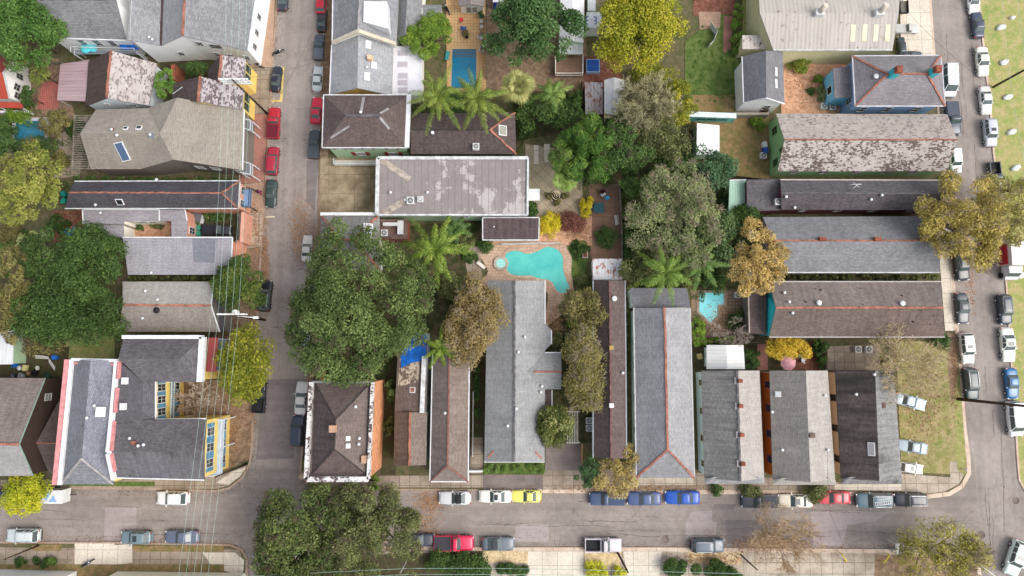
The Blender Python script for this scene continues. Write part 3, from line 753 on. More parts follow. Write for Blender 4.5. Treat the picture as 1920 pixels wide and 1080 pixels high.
# ---------------------------------------------------------------- street furniture and yard things
def pole(px, py, h, label, top=None, arm=None, mat=None, r=.17, arms=1):
    b = P(px, py, 0); o = base('utility_pole', label, 'pole', (b.x, b.y, 0))
    MB().tube([(b.x, b.y, 0), (b.x, b.y, h*.5), (b.x, b.y, h)], [r, r*.85, r*.62], 10).obj('pole', mat or POLEWOOD, o)
    if arm is not None:
        for k in range(arms):
            z = h-.4-k*.75; a = Vector((cos(arm), sin(arm), 0)); c = Vector((b.x, b.y, z))
            m = MB().beam(c-a*2.0+Vector((0, .2, 0)), c+a*2.0+Vector((0, .2, 0)), .2, .16).obj('cross_arm', CERAMIC, o)
            for t in (-1.9, -1.1, -.4, .5, 1.2, 1.9): p = c+a*t+Vector((0, .2, .07)); MB().lathe(p, [(.07, 0), (.12, .06), (.08, .16), (.04, .26)], 6).obj('insulator', CERAMIC, m)
    return o
def wire(pts, label, r=.028, mat=None, sag=.5, group='overhead wires'):
    m = MB()
    for a, b in zip(pts, pts[1:]):
        a, b = Vector(a), Vector(b); q = []
        for i in range(9): t = i/8; q.append(a.lerp(b, t)-Vector((0, 0, sag*4*t*(1-t))))
        m.tube(q, r, 4)
    return tag(m.obj('overhead_wire', mat or WIRE), label, 'wire', group)
def fence(pts, label, h, mat, name='fence', board=True, post=None, gap=2.2, cat='fence', thick=.05, z0=0.0, rails=False):
    q = [P(a, b, h) for a, b in pts]; o = base(name, label, cat, (q[0].x, q[0].y, z0)); pm = MB()
    for a, b in zip(q, q[1:]):
        d = (b-a); L = d.length; n = max(1, round(L/gap))
        if board:
            nb = max(1, int(L/.22)); m = MB(); rr = random.Random(int(L*100))
            for i in range(nb):
                p = a+d*((i+.5)/nb); hh = h*rr.uniform(.94, 1.0)
                m.box((p.x, p.y, z0+hh/2), (L/nb*.9, thick, hh), math.atan2(d.y, d.x))
            m.obj('boards', mat, o)
        if rails:
            m = MB()
            for z in (h*.25, h*.6, h*.97): m.beam(Vector((a.x, a.y, z0+z)), Vector((b.x, b.y, z0+z)), .07, .07)
            nb = max(2, int(L/.3))
            for i in range(nb): p = a+d*((i+.5)/nb); m.box((p.x, p.y, z0+h/2), (.03, .03, h))
            m.obj('rail', mat, o)
        for i in range(n+1): p = a+d*(i/n); MB().box((p.x, p.y, z0+h/2+.04), (.1, .1, h+.08), math.atan2(d.y, d.x)).obj('post', post or mat, o)
    return o
def wallrun(pts, label, h, w, mat, cap=None, name='garden_wall', z0=0.0):
    q = [P(a, b, h) for a, b in pts]; o = base(name, label, 'wall', (q[0].x, q[0].y, z0)); m = MB(); cm = MB()
    for a, b in zip(q, q[1:]):
        d = (b-a).normalized()*w/2
        m.beam(Vector((a.x, a.y, z0+h/2))-d, Vector((b.x, b.y, z0+h/2))+d, w, h)
        if cap: cm.beam(Vector((a.x, a.y, h+z0+.04))-d, Vector((b.x, b.y, h+z0+.04))+d, w+.1, .08)
    m.obj('wall', mat, o)
    if cap: cm.obj('coping', cap, o)
    return o
def aircon(px, py, label, z=0.0, s=.9, house=None, deg=0):
    b = house.at(px, py) if house else P(px, py, z+.8)
    zz = b.z if house else z
    o = local('air_conditioner', label, 'air conditioner', (b.x, b.y, zz), None, radians(deg))
    MB().box((0, 0, s*.42), (s, s, s*.8)).box((0, 0, s*.84), (s*1.04, s*1.04, .05)).obj('case', CASE, o)
    MB().lathe((0, 0, s*.87), [(s*.4, 0), (s*.4, .03), (s*.34, .03), (s*.34, -.01)], 16).obj('fan_ring', RUBBER, o)
    m = MB()
    for k in range(4): m.box((0, 0, s*.87+.02), (s*.66, .06, .02), k*pi/4)
    m.obj('fan', CASE, o); return o
def bin_(px, py, label, col, s=1.0):
    b = P(px, py, .6); o = local('wheelie_bin', label, 'bin', (b.x, b.y, 0), None, .2)
    MB().add([(x*.26*s, y*.3*s, .08) for x, y in ((-1, -1), (1, -1), (1, 1), (-1, 1))]+[(x*.32*s, y*.38*s, 1.0*s) for x, y in ((-1, -1), (1, -1), (1, 1), (-1, 1))], [(3, 2, 1, 0), (4, 5, 6, 7), (0, 1, 5, 4), (1, 2, 6, 5), (2, 3, 7, 6), (3, 0, 4, 7)]).obj('body', col, o)
    MB().box((0, .02, 1.04*s), (.68*s, .82*s, .07)).box((0, -.42*s, 1.0*s), (.5*s, .06, .06)).obj('lid', col, o)
    for sx in (-1, 1): MB().tube([(sx*.24*s, -.3*s, .12), (sx*.3*s, -.3*s, .12)], .12, 8).obj('wheel', RUBBER, o)
    return o
def chair(px, py, deg, label, col, lounger=False, group=None, z=0.13):
    b = P(px, py, .4); o = local('sun_lounger' if lounger else 'patio_chair', label, 'lounger' if lounger else 'chair', (b.x, b.y, z), group, radians(deg))
    L = 1.3 if lounger else .5
    MB().box((0, 0, .4), (L, .56, .07)).obj('seat', col, o)
    MB().beam((-L/2, 0, .42), (-L/2-.3, 0, .95), .56, .06, Vector((1, 0, .4))).obj('backrest', col, o)
    for x in (-1, 1):
        for y in (-1, 1): MB().box((x*(L/2-.05), y*.24, .19), (.05, .05, .38)).obj('leg', col, o)
    return o
def table(px, py, label, col, r=.55, h=.74, square=False, z=.13):
    b = P(px, py, h); o = local('patio_table', label, 'table', (b.x, b.y, z))
    (MB().box((0, 0, h), (r*2, r*2, .06)) if square else MB().lathe((0, 0, h), [(r*.96, -.05), (r, -.02), (r, .02)], 20)).obj('tabletop', col, o)
    for k in range(4): a = pi/4+k*pi/2; MB().tube([(cos(a)*r*.7, sin(a)*r*.7, 0), (cos(a)*r*.6, sin(a)*r*.6, h-.04)], .03, 6).obj('leg', col, o)
    return o
def umbrella(px, py, rpx, h, label, col):
    b = P(px, py, h); r = rpx*(CAM_H-h)/FOC; o = local('patio_umbrella', label, 'umbrella', (b.x, b.y, .13), None, .3)
    m = MB(); n = 8; m.add([(0, 0, h)]+[(r*.55*cos(2*pi*k/n), r*.55*sin(2*pi*k/n), h-.22) for k in range(n)]+[(r*cos(2*pi*k/n), r*sin(2*pi*k/n), h-.55) for k in range(n)],
      [(0, 1+k, 1+(k+1) % n) for k in range(n)]+[(1+k, 1+n+k, 1+n+(k+1) % n, 1+(k+1) % n) for k in range(n)])
    m.obj('canopy', col, o); MB().tube([(0, 0, 0), (0, 0, h+.08)], .03, 8).obj('pole', PALEWOOD, o)
    for k in range(n): MB().beam((0, 0, h-.06), (r*.98*cos(2*pi*k/n), r*.98*sin(2*pi*k/n), h-.58), .025, .025).obj('rib', PALEWOOD, o)
    return o
def pot(px, py, label, col, plant, r=.35, h=.5):
    b = P(px, py, h); o = local('planter', label, 'planter', (b.x, b.y, .12))
    MB().lathe((0, 0, 0), [(r*.7, 0), (r*.95, h*.9), (r, h), (r*.85, h)], 14).obj('pot', col, o)
    rng = nrng(); cl = crown_clumps(rng, r*1.4, .4, h+.3, 8, (.3, .45), low=-.2); quads('foliage', clump_leaves(rng, cl, 260, .17), plant, o)
    return o
def person(px, py, deg, label, top, legs, skin, hair, z=.12, walk=.25):
    b = P(px, py, .9); o = local('person', label, 'person', (b.x, b.y, z), None, radians(deg))
    V = {}; vs = []; es = []; rad = []
    def j(n, p, r, par=None):
        V[n] = len(vs); vs.append(p); rad.append(r)
        if par: es.append((V[par], V[n]))
    j('pelvis', (0, 0, .95), .15); j('belly', (0, 0, 1.1), .135, 'pelvis'); j('chest', (.02, 0, 1.32), .16, 'belly'); j('neck', (.03, 0, 1.49), .06, 'chest'); j('skull', (.06, 0, 1.62), .1, 'neck'); j('crown', (.05, 0, 1.71), .085, 'skull'); j('nose', (.16, 0, 1.61), .022, 'skull')
    for s, n in ((1, 'l'), (-1, 'r')):
        w = walk*s
        j('hip'+n, (0, s*.1, .9), .11, 'pelvis'); j('knee'+n, (w*.6+.04, s*.1, .5), .07, 'hip'+n); j('ankle'+n, (w-.03, s*.1, .09), .045, 'knee'+n); j('toe'+n, (w+.16, s*.11, .04), .04, 'ankle'+n)
        j('sh'+n, (.02, s*.19, 1.42), .075, 'chest'); j('elb'+n, (-w*.5, s*.25, 1.15), .048, 'sh'+n); j('wr'+n, (-w*.9+.1, s*.24, .92), .034, 'elb'+n); j('palm'+n, (-w*.95+.13, s*.235, .85), .036, 'wr'+n)
        for k in range(4): j('f%d'%k+n, (-w*.95+.15+.01*k, s*(.205+.018*k), .775+.004*abs(k-1)), .009, 'palm'+n)
        j('th'+n, (-w*.95+.19, s*.21, .83), .011, 'palm'+n)
    me = bpy.data.meshes.new('body'); me.from_pydata(vs, es, []); ob = bpy.data.objects.new('body', me); C.objects.link(ob); ob.parent = o
    sk = ob.modifiers.new('skin', 'SKIN'); sk.use_smooth_shade = True
    for i, r in enumerate(rad): me.skin_vertices[0].data[i].radius = (r, r)
    me.skin_vertices[0].data[0].use_root = True; ob.modifiers.new('sub', 'SUBSURF').levels = 1; ob.modifiers['sub'].render_levels = 1
    me.materials.append(skin)
    MB().lathe((.0, 0, .9), [(.2, 0), (.18, .2), (.215, .44), (.2, .56), (.09, .6)], 14).obj('top', top, o)
    for s in (1, -1):
        MB().tube([(.02, s*.19, 1.44), (-walk*s*.4, s*.25, 1.17), (-walk*s*.7+.05, s*.25, 1.02)], [.1, .08, .06], 8).obj('sleeve', top, o)
        MB().tube([(0, s*.1, .98), (walk*s*.6+.04, s*.1, .5), (walk*s-.03, s*.1, .1)], [.135, .1, .07], 8).obj('trouser_leg', legs, o)
    MB().lathe((.035, 0, 1.6), [(.1, 0), (.125, .06), (.115, .14), (.06, .19), (.01, .205)], 12).obj('hair', hair, o)
    return o
# ---------------------------------------------------------------- shared materials
WHITE = plain(K(214, 216, 217), .6, var=.1); CREAM = siding(K(226, 222, 205)); GLASS = glass(); CARGLASS = glass((.075, .1, .1, 1), .07)
LAMPGLASS = glass((.62, .64, .66, 1), .15); TAILRED = glass((.32, .02, .02, 1), .2); RUBBER = plain((.018, .018, .02, 1), .8); CHROME = plain((.45, .46, .48, 1), .35, .5, .3)
BARK = plain(K(96, 84, 70), .95, .1, var=.3); BARKPALE = plain(K(150, 138, 118), .9, .1, var=.25); TWIG = plain(K(186, 172, 150), .9, .1, var=.25); TWIGBROWN = plain(K(122, 100, 76), .9, .1, var=.25)
POLEWOOD = plain(K(72, 60, 50), .9, .1, var=.3); PALEWOOD = plain(K(190, 186, 176), .8, .2); CERAMIC = plain(K(225, 225, 222), .4, .4)
WIRE = plain(K(158, 184, 172), .5, .4); DARKWIRE = plain(K(60, 58, 58), .6); CASE = plain(K(205, 206, 204), .5, .4); TRIMW = plain(K(196, 198, 198), .7, var=.22)
TERRA = plain(K(158, 106, 88), .8, .2, var=.3); TERRADULL = plain(K(150, 100, 84), .85, .2, var=.3); BRICK = plain(K(140, 82, 64), .9, .2, var=.3); DARKTRIM = plain(K(60, 54, 52), .8)
GREYRIDGE = plain(K(96, 92, 94), .85, var=.3); PALERIDGE = plain(K(150, 146, 146), .85, var=.2)
# roofs
R_GREY = shingle(K(124, 126, 130), K(148, 149, 152), streak=.25); R_GREY2 = shingle(K(128, 130, 134), K(150, 152, 156), streak=.2, seed=1.0)
R_LIGHT = shingle(K(142, 143, 146), K(162, 162, 164), streak=.15, seed=2.0); R_LILAC = shingle(K(142, 138, 143), K(158, 154, 159), streak=.2, seed=3.0)
R_BEIGE = shingle(K(141, 134, 124), K(155, 148, 138), streak=.15, grain=.4, seed=4.0, blot=.25); R_DARK = shingle(K(72, 70, 76), K(88, 86, 92), streak=.2, seed=5.0, grain=.4)
R_BROWN = shingle(K(92, 80, 78), K(108, 96, 93), streak=.35, seed=6.0); R_BROWN2 = shingle(K(104, 92, 86), K(122, 109, 102), streak=.45, seed=7.0)
R_BROWN3 = shingle(K(118, 106, 99), K(136, 124, 116), streak=.3, seed=8.0); R_UMBER = shingle(K(84, 74, 72), K(98, 88, 86), streak=.45, seed=9.0)
R_SOOT = shingle(K(84, 76, 74), K(100, 91, 88), streak=.7, stain=.6, seed=10.0, blot=.5); R_SOOTGREY = shingle(K(126, 126, 127), K(146, 146, 146), streak=.6, stain=.2, seed=11.0)
R_COMB = shingle(K(126, 125, 122), K(146, 145, 142), streak=.6, row=.16, seed=12.0); R_PALE = shingle(K(160, 156, 150), K(176, 172, 166), streak=.25, seed=13.0)
R_BLUEGREY = shingle(K(118, 119, 122), K(138, 139, 142), streak=.2, seed=14.0); R_CHAR = shingle(K(90, 87, 91), K(108, 105, 109), streak=.3, seed=15.0)
R_MOSS = shingle(K(88, 78, 72), K(108, 98, 92), streak=.5, stain=.3, seed=16.0); R_TAUPE = shingle(K(124, 114, 110), K(142, 132, 127), streak=.4, seed=17.0)
SL_LIGHT = slate(K(170, 163, 161), K(112, 102, 100), .57, .38, seed=1.0); SL_MIX = slate(K(168, 160, 162), K(94, 82, 84), .5, .4, seed=2.0); SL_PATCH = slate(K(172, 165, 159), K(92, 79, 74), .53, .52, seed=3.0); SL_PINK = slate(K(168, 160, 153), K(124, 110, 106), .6, .5, seed=4.0)
# leaves
LK = 1.2
def LM(a, b, c, **k): return leafmat(K(*a, LK), K(*b, LK), K(*c, LK), **k)
OAK = LM((52, 68, 34), (84, 102, 52), (134, 148, 90), nscale=.28); OAK2 = LM((50, 64, 32), (84, 98, 50), (138, 146, 86), nscale=.28); DARKGREEN = LM((40, 60, 26), (62, 86, 38), (98, 122, 60))
MIDGREEN = LM((44, 68, 32), (70, 96, 46), (112, 132, 72)); BRIGHT = LM((70, 96, 32), (104, 132, 46), (150, 168, 66)); YELLOWGREEN = LM((76, 88, 26), (124, 128, 38), (194, 176, 62))
GOLD = LM((124, 96, 34), (176, 138, 50), (206, 166, 70)); YELLOW = LM((150, 140, 30), (200, 184, 44), (222, 206, 72)); TAN = LM((116, 90, 56), (150, 118, 74), (182, 148, 98)); RUST = LM((124, 102, 66), (156, 130, 88), (184, 160, 116))
BROWNGREEN = LM((84, 84, 46), (116, 110, 64), (154, 142, 92)); OLIVE = LM((86, 98, 60), (124, 134, 88), (166, 170, 122), nscale=.3); OLIVEDARK = LM((62, 72, 40), (98, 104, 60), (150, 150, 98), nscale=.3); PALMG = LM((66, 88, 34), (106, 124, 50), (162, 166, 84)); PALMB = LM((64, 88, 28), (102, 126, 44), (168, 174, 82))
FANP = LM((110, 116, 62), (146, 146, 88), (186, 178, 120)); CITRUS = LM((52, 66, 28), (92, 100, 46), (204, 198, 140)); PURPLE = LM((98, 62, 54), (128, 84, 72), (156, 112, 92)); LITTER = LM((112, 84, 62), (142, 108, 80), (172, 142, 110), trans=.05); BLUEGREEN = LM((44, 70, 46), (70, 98, 66), (104, 132, 92))
# ---------------------------------------------------------------- ground, streets, pavements, yards
M_SOIL = ground(K(92, 84, 62), K(74, 86, 46), K(108, 96, 76), .25, 1.2); M_DIRT = ground(K(128, 106, 86), K(106, 86, 70), K(150, 128, 104)); M_DARKDIRT = ground(K(78, 64, 52), K(60, 52, 40), K(72, 78, 46))
M_LAWN = ground(K(116, 132, 68), K(136, 142, 82), K(158, 150, 102), .3, 1.4, bump=.8); M_LAWNG = ground(K(62, 84, 36), K(80, 102, 46), K(104, 116, 64), .35, 1.0, bump=1.0); M_DRY = ground(K(142, 134, 88), K(116, 124, 64), K(158, 144, 106), .2, .9, bump=.6); M_LEVEE = ground(K(130, 146, 78), K(150, 152, 92), K(170, 156, 112), .22, .8, bump=.6)
M_BROWNLAWN = ground(K(128, 106, 72), K(98, 104, 54), K(146, 120, 88), .35, 1.3, bump=.6)
M_ROAD = asphalt(K(131, 123, 117), K(148, 139, 132)); M_ROAD2 = asphalt(K(138, 130, 124), K(155, 146, 140), lane=(.9, .03)); M_PATCH = asphalt(K(152, 142, 140), K(160, 150, 147), .2); M_PATCHD = asphalt(K(116, 109, 108), K(126, 118, 116), .3); M_DRIVE = asphalt(K(112, 102, 98), K(130, 119, 114), .4)
M_CONC = paving(K(176, 164, 148), K(186, 174, 158), 1.6, 1.6, .04, .6); M_CONCW = paving(K(206, 196, 180), K(212, 202, 188), 2.2, 2.2, .03, .25); M_CONCD = paving(K(150, 136, 122), K(160, 147, 132), 1.5, 1.5, .04, .75); M_KERB = paving(K(196, 178, 160), K(206, 188, 170), 3.0, 30, .04, .5, dirtc=K(150, 112, 88)); M_KERBD = paving(K(158, 140, 124), K(170, 150, 134), 3.0, 30, .04, .7, dirtc=K(120, 84, 62))
M_BRICKT = paving(K(172, 142, 120), K(186, 156, 134), .22, .11, .01, .3); M_BRICKR = paving(K(164, 112, 102), K(178, 126, 114), .22, .11, .01, .3); M_STAIN = paving(K(168, 152, 124), K(176, 160, 132), 4, 3, .03, .9, lo=.46, dirtc=K(104, 88, 66))
M_FLAG = paving(K(184, 156, 134), K(200, 174, 152), .6, .45, .03, .45, jc=.75, off=.37, dirtc=K(150, 112, 88)); M_ORANGE = paving(K(206, 170, 122), K(214, 178, 132), .5, .5, .02, .35, dirtc=K(186, 130, 78)); M_DECK = paving(K(138, 108, 90), K(150, 120, 102), 3.0, .16, .02, .4, off=.4); M_DIAG = paving(K(164, 150, 128), K(172, 158, 136), 1.2, 1.2, .03, .5, rot=.8); M_GRAVEL = ground(K(196, 150, 118), K(176, 126, 96), K(212, 172, 142), .5, 2.2)
M_STONE = ground(K(196, 172, 130), K(168, 146, 112), K(214, 196, 158), .6, 2.5); M_REDSOIL = ground(K(120, 72, 58), K(96, 64, 50), K(140, 96, 80), .6, 2.0)
sheet('ground', [(-320, -300, 0), (320, -300, 0), (320, 320, 0), (-320, 320, 0)], ground(K(110, 112, 78), K(128, 116, 92), K(96, 104, 62), .1, .7), -.06, world=True)
kw = [(522, -90), (519, 0), (510, 130), (502, 270), (490, 460), (484, 560), (477, 720), (472, 840), (468, 868), (455, 895), (430, 915), (405, 921), (300, 917), (150, 915), (-140, 915)]
ke = [(622, -90), (617, 30), (608, 180), (602, 290), (597, 400), (591, 510), (582, 640), (573, 760), (566, 850), (563, 882), (572, 905), (596, 917), (760, 918), (960, 920), (1100, 921), (1440, 923), (1600, 926), (1740, 931), (1780, 926), (1804, 912), (1817, 888), (1816, 860), (1808, 800), (1797, 650), (1787, 530), (1780, 440), (1766, 280), (1754, 130), (1744, 0), (1737, -90)]
sl_ = [(-140, 1017), (0, 1017), (200, 1018), (430, 1022), (452, 1030), (462, 1048), (462, 1170)]
sm_ = [(515, 1170), (516, 1060), (522, 1040), (540, 1028), (600, 1026), (960, 1030), (1200, 1030), (1500, 1032), (1700, 1034), (1790, 1036), (1825, 1046), (1836, 1065), (1842, 1170)]
er = [(1826, -90), (1836, 0), (1845, 90), (1857, 200), (1863, 280), (1878, 420), (1888, 540), (1897, 680), (1904, 780), (1908, 850), (1912, 900), (1926, 925), (1960, 935), (2080, 940)]
sheet('road', [(-170, -140), (2090, -140), (2090, 1210), (-170, 1210)], M_ROAD, 0)
sheet('road', [(519, -100), (622, -100), (606, 200), (590, 520), (570, 800), (563, 880), (472, 870), (480, 640), (494, 400), (506, 200)], M_ROAD2, .004)
sheet('road', [(1736, -100), (1828, -100), (1857, 200), (1888, 540), (1908, 850), (1912, 1170), (1842, 1170), (1830, 900), (1797, 650), (1780, 440), (1752, 100)], M_ROAD2, .004)
slab('pavement', kw+[(-140, -90)], M_SOIL, .12); slab('pavement', ke+[(1200, -90)], M_SOIL, .12); slab('pavement', [(-140, 1170)]+sl_, M_SOIL, .12); slab('pavement', sm_, M_CONC, .12); slab('lawn', er+[(2080, -90)], M_LEVEE, .12)
for pts in (kw, sl_): ribbon('kerb', pts, M_KERBD, .28, -.02, .145)
ribbon('kerb', ke[:14], M_KERBD, .26, -.02, .145); ribbon('kerb', ke[13:25], M_KERB, .62, -.02, .145); ribbon('kerb', ke[24:], M_KERB, .4, -.02, .145); ribbon('kerb', sm_, M_KERB, .55, -.02, .145); ribbon('kerb', er, M_KERB, .3, -.02, .145)
z = .126
PZ = [0]
def pat(name, pts, mat, dz=0.0):
    PZ[0] += 1; return sheet(name, pts, mat, round(z+PZ[0]*.0012, 5))
# west pavement of the left street
pat('pavement', [(474, -80), (520, -80), (509, 126), (470, 126)], M_BRICKT); pat('pavement', [(462, 127), (508, 127), (503, 212), (460, 214)], M_CONCD); pat('pavement', [(450, 215), (502, 213), (495, 340), (448, 345)], M_BRICKR); pat('pavement', [(448, 346), (495, 341), (492, 398), (446, 400)], M_BRICKT)
pat('pavement', [(444, 401), (492, 399), (489, 462), (440, 470)], M_CONC); pat('yard', [(420, 472), (489, 464), (478, 700), (400, 640)], M_DIRT); pat('yard', [(416, 700), (477, 700), (470, 860), (380, 900)], M_DIRT, .004)
pat('pavement', [(200, 899), (380, 899), (440, 880), (464, 872), (452, 893), (428, 911), (405, 917), (-60, 911), (-60, 900)], M_CONCD, .008); pat('pavement', [(405, 905), (436, 884), (462, 876), (450, 893), (428, 909)], M_CONCW, .012); pat('lawn', [(124, 903), (290, 903), (290, 912), (124, 911)], M_LAWNG, .012)
pat('yard', [(-60, 120), (110, 110), (150, 250), (130, 320), (-60, 330)], M_DIRT); pat('patio', [(78, 152), (112, 152), (110, 205), (70, 205)], paving(K(170, 98, 90), K(180, 110, 100), .3, .3, .02, .3)); pat('yard', [(100, 395), (160, 395), (160, 450), (100, 455)], M_REDSOIL); pat('yard', [(-40, 440), (70, 430), (60, 520), (-40, 520)], M_LAWNG); pat('yard', [(120, 630), (215, 630), (215, 672), (120, 672)], M_LAWN); pat('yard', [(0, 660), (130, 650), (125, 715), (-20, 712)], M_DARKDIRT)
pat('yard', [(300, 112), (470, 112), (470, 150), (300, 150)], M_DARKDIRT); pat('yard', [(243, 412), (325, 415), (325, 447), (243, 447)], M_GRAVEL); pat('yard', [(352, 402), (448, 400), (446, 450), (352, 450)], M_DARKDIRT); pat('yard', [(292, 700), (420, 715), (425, 790), (292, 790)], M_DIRT, .004); pat('patio', [(110, 255), (165, 215), (150, 330), (100, 335)], M_CONCD, .004)
# south strip
pat('pavement', [(-60, 1026), (450, 1030), (455, 1060), (-60, 1058)], M_CONCD, .004); pat('driveway', [(140, 1019), (215, 1019), (215, 1068), (140, 1065)], M_CONCW, .008); pat('driveway', [(215, 1022), (248, 1020), (248, 1055), (212, 1060)], M_CONCW, .01); pat('pavement', [(380, 1036), (440, 1036), (458, 1050), (455, 1080), (400, 1065)], M_CONCW, .012)
pat('lawn', [(250, 1023), (420, 1024), (420, 1035), (250, 1034)], M_BROWNLAWN, .012); pat('lawn', [(60, 1022), (115, 1021), (115, 1033), (60, 1033)], M_BROWNLAWN, .012); pat('lawn', [(-60, 1058), (420, 1058), (420, 1080), (-60, 1080)], M_BROWNLAWN, .014)
pat('driveway', [(990, 1034), (1094, 1034), (1094, 1100), (988, 1100)], M_CONCW); pat('yard', [(905, 1033), (990, 1034), (990, 1056), (905, 1056)], M_STONE, .004); pat('yard', [(1096, 1034), (1165, 1034), (1162, 1062), (1096, 1062)], M_STONE, .004); pat('yard', [(1290, 1035), (1390, 1035), (1390, 1058), (1290, 1058)], M_STONE, .004); pat('pavement', [(1168, 1034), (1240, 1034), (1235, 1100), (1180, 1100)], M_CONCW, .004); pat('pavement', [(1400, 1040), (1640, 1042), (1640, 1075), (1400, 1073)], M_CONC, .006); pat('yard', [(1640, 1040), (1830, 1048), (1835, 1100), (1640, 1100)], M_DIRT, .004); pat('yard', [(560, 1045), (905, 1033), (905, 1110), (560, 1110)], M_DARKDIRT, .002)
# central block
pat('pavement', [(604, -80), (632, -80), (606, 500), (574, 860), (568, 850), (597, 400)], M_DIRT, .004); pat('patio', [(601, 296), (712, 296), (712, 402), (598, 402)], M_STAIN, .006)
pat('pavement', [(566, 894), (905, 890), (905, 914), (600, 914), (572, 902)], M_CONCD, .008); pat('pavement', [(905, 890), (1020, 890), (1020, 917), (905, 917)], M_DRIVE, .01); pat('driveway', [(1024, 832), (1092, 832), (1092, 882), (1022, 882)], M_DRIVE, .012); pat('driveway', [(1017, 882), (1094, 882), (1098, 918), (1017, 918)], M_CONCD, .012); pat('pavement', [(1094, 880), (1190, 878), (1580, 905), (1700, 905), (1700, 921), (1098, 918)], M_CONCD, .008); pat('pavement', [(1190, 895), (1300, 895), (1300, 910), (1190, 910)], M_CONC, .012); pat('lawn', [(905, 868), (1020, 868), (1020, 889), (905, 889)], M_LAWNG, .014); pat('pavement', [(1565, 908), (1690, 908), (1690, 920), (1565, 918)], M_CONCW, .014)
pat('lawn', [(1680, 640), (1795, 640), (1812, 870), (1812, 890), (1690, 885)], M_DRY, .004); pat('lawn', [(1785, 640), (1796, 640), (1810, 870), (1795, 880)], M_LAWN, .006); pat('path', [(1775, 625), (1793, 625), (1798, 690), (1785, 760), (1778, 700)], M_DIRT, .008); pat('pavement', [(1690, 888), (1782, 895), (1781, 866), (1794, 864), (1796, 882), (1808, 890), (1798, 908), (1770, 922), (1740, 925), (1690, 921)], M_CONC, .01)
pat('pavement', [(1755, 402), (1776, 400), (1790, 620), (1772, 620), (1762, 490)], M_CONCW, .006); pat('pavement', [(1686, -60), (1736, -60), (1752, 120), (1690, 110)], M_CONCW, .006); pat('pavement', [(1770, 120), (1756, 120), (1780, 400), (1794, 400)], M_CONCD, .005)
pat('lawn', [(1284, 78), (1360, 20), (1384, 60), (1388, 210), (1284, 210)], M_LAWNG, .004); pat('yard', [(1300, -60), (1380, -60), (1378, 26), (1300, 30)], M_REDSOIL, .006); pat('patio', [(1310, 22), (1352, 22), (1350, 52), (1312, 55)], M_BRICKT, .008); pat('path', [(1357, 30), (1374, 30), (1370, 98), (1356, 98)], M_BRICKR, .01); pat('lawn', [(1292, 178), (1378, 178), (1378, 210), (1292, 210)], M_BROWNLAWN, .008)
pat('lawn', [(1300, 222), (1442, 205), (1442, 335), (1300, 335)], M_BROWNLAWN, .004); pat('yard', [(1465, 115), (1605, 95), (1605, 218), (1465, 218)], M_GRAVEL, .004); pat('yard', [(1392, 0), (1450, 0), (1450, 100), (1392, 100)], M_LAWN, .004)
pat('patio', [(836, -40), (910, -40), (912, 172), (838, 172)], M_ORANGE, .004); pat('yard', [(912, -40), (1100, -40), (1100, 170), (912, 170)], M_DIRT, .004); pat('yard', [(1094, 105), (1165, 105), (1165, 220), (1094, 220)], M_REDSOIL, .006); pat('patio', [(840, 20), (862, 20), (862, 110), (840, 110)], M_ORANGE, .008)
pat('patio', [(985, 270), (1092, 285), (1092, 420), (985, 415)], M_DIAG, .004); pat('path', [(1001, 272), (1010, 272), (1010, 308), (1001, 308)], M_CONCW, .01); pat('path', [(1020, 270), (1031, 270), (1030, 304), (1021, 304)], M_CONCW, .01); pat('deck', [(1104, 345), (1164, 345), (1166, 485), (1108, 485)], M_DECK, .006); pat('yard', [(905, 405), (1110, 405), (1110, 460), (905, 460)], M_GRAVEL, .004); pat('path', [(862, 462), (900, 462), (905, 525), (870, 525)], M_CONCD, .004)
pat('patio', spline([(898, 470), (930, 455), (990, 452), (1050, 455), (1072, 480), (1075, 540), (1090, 560), (1060, 625), (1020, 610), (1020, 540), (900, 535), (915, 510)], 5), M_FLAG, .008); pat('lawn', spline([(1064, 462), (1100, 452), (1100, 500), (1090, 535), (1072, 520), (1072, 482)], 4), M_LAWNG, .01)
pat('patio', [(1296, 545), (1402, 545), (1402, 640), (1296, 640)], paving(K(134, 112, 94), K(148, 126, 108), .5, .5, .03, .6), .004); pat('yard', [(1484, 640), (1538, 640), (1538, 694), (1484, 694)], M_REDSOIL, .004); pat('patio', [(1546, 650), (1650, 645), (1650, 694), (1546, 694)], M_CONCD, .006); pat('yard', [(1296, 640), (1420, 640), (1420, 694), (1296, 694)], M_DARKDIRT, .004); pat('patio', [(1420, 645), (1440, 645), (1440, 694), (1420, 694)], M_BRICKR, .008)
pat('yard', [(700, 690), (745, 690), (742, 890), (715, 890)], M_DARKDIRT, .006); pat('yard', [(880, 660), (912, 660), (908, 890), (880, 890)], M_DARKDIRT, .006); pat('path', [(884, 820), (905, 820), (905, 888), (880, 888)], M_CONCD, .01)
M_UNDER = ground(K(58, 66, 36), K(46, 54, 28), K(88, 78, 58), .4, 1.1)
pat('yard', [(1170, 225), (1300, 225), (1372, 330), (1368, 400), (1402, 440), (1400, 540), (1300, 545), (1180, 535), (1170, 420)], M_UNDER); pat('yard', [(700, 430), (905, 410), (868, 470), (880, 530), (908, 690), (880, 660), (800, 620), (740, 700), (610, 690), (600, 480)], M_UNDER); pat('yard', [(960, 172), (1096, 172), (1096, 240), (985, 262), (968, 290)], M_UNDER); pat('yard', [(1028, 610), (1108, 545), (1110, 830), (1028, 830)], M_UNDER)
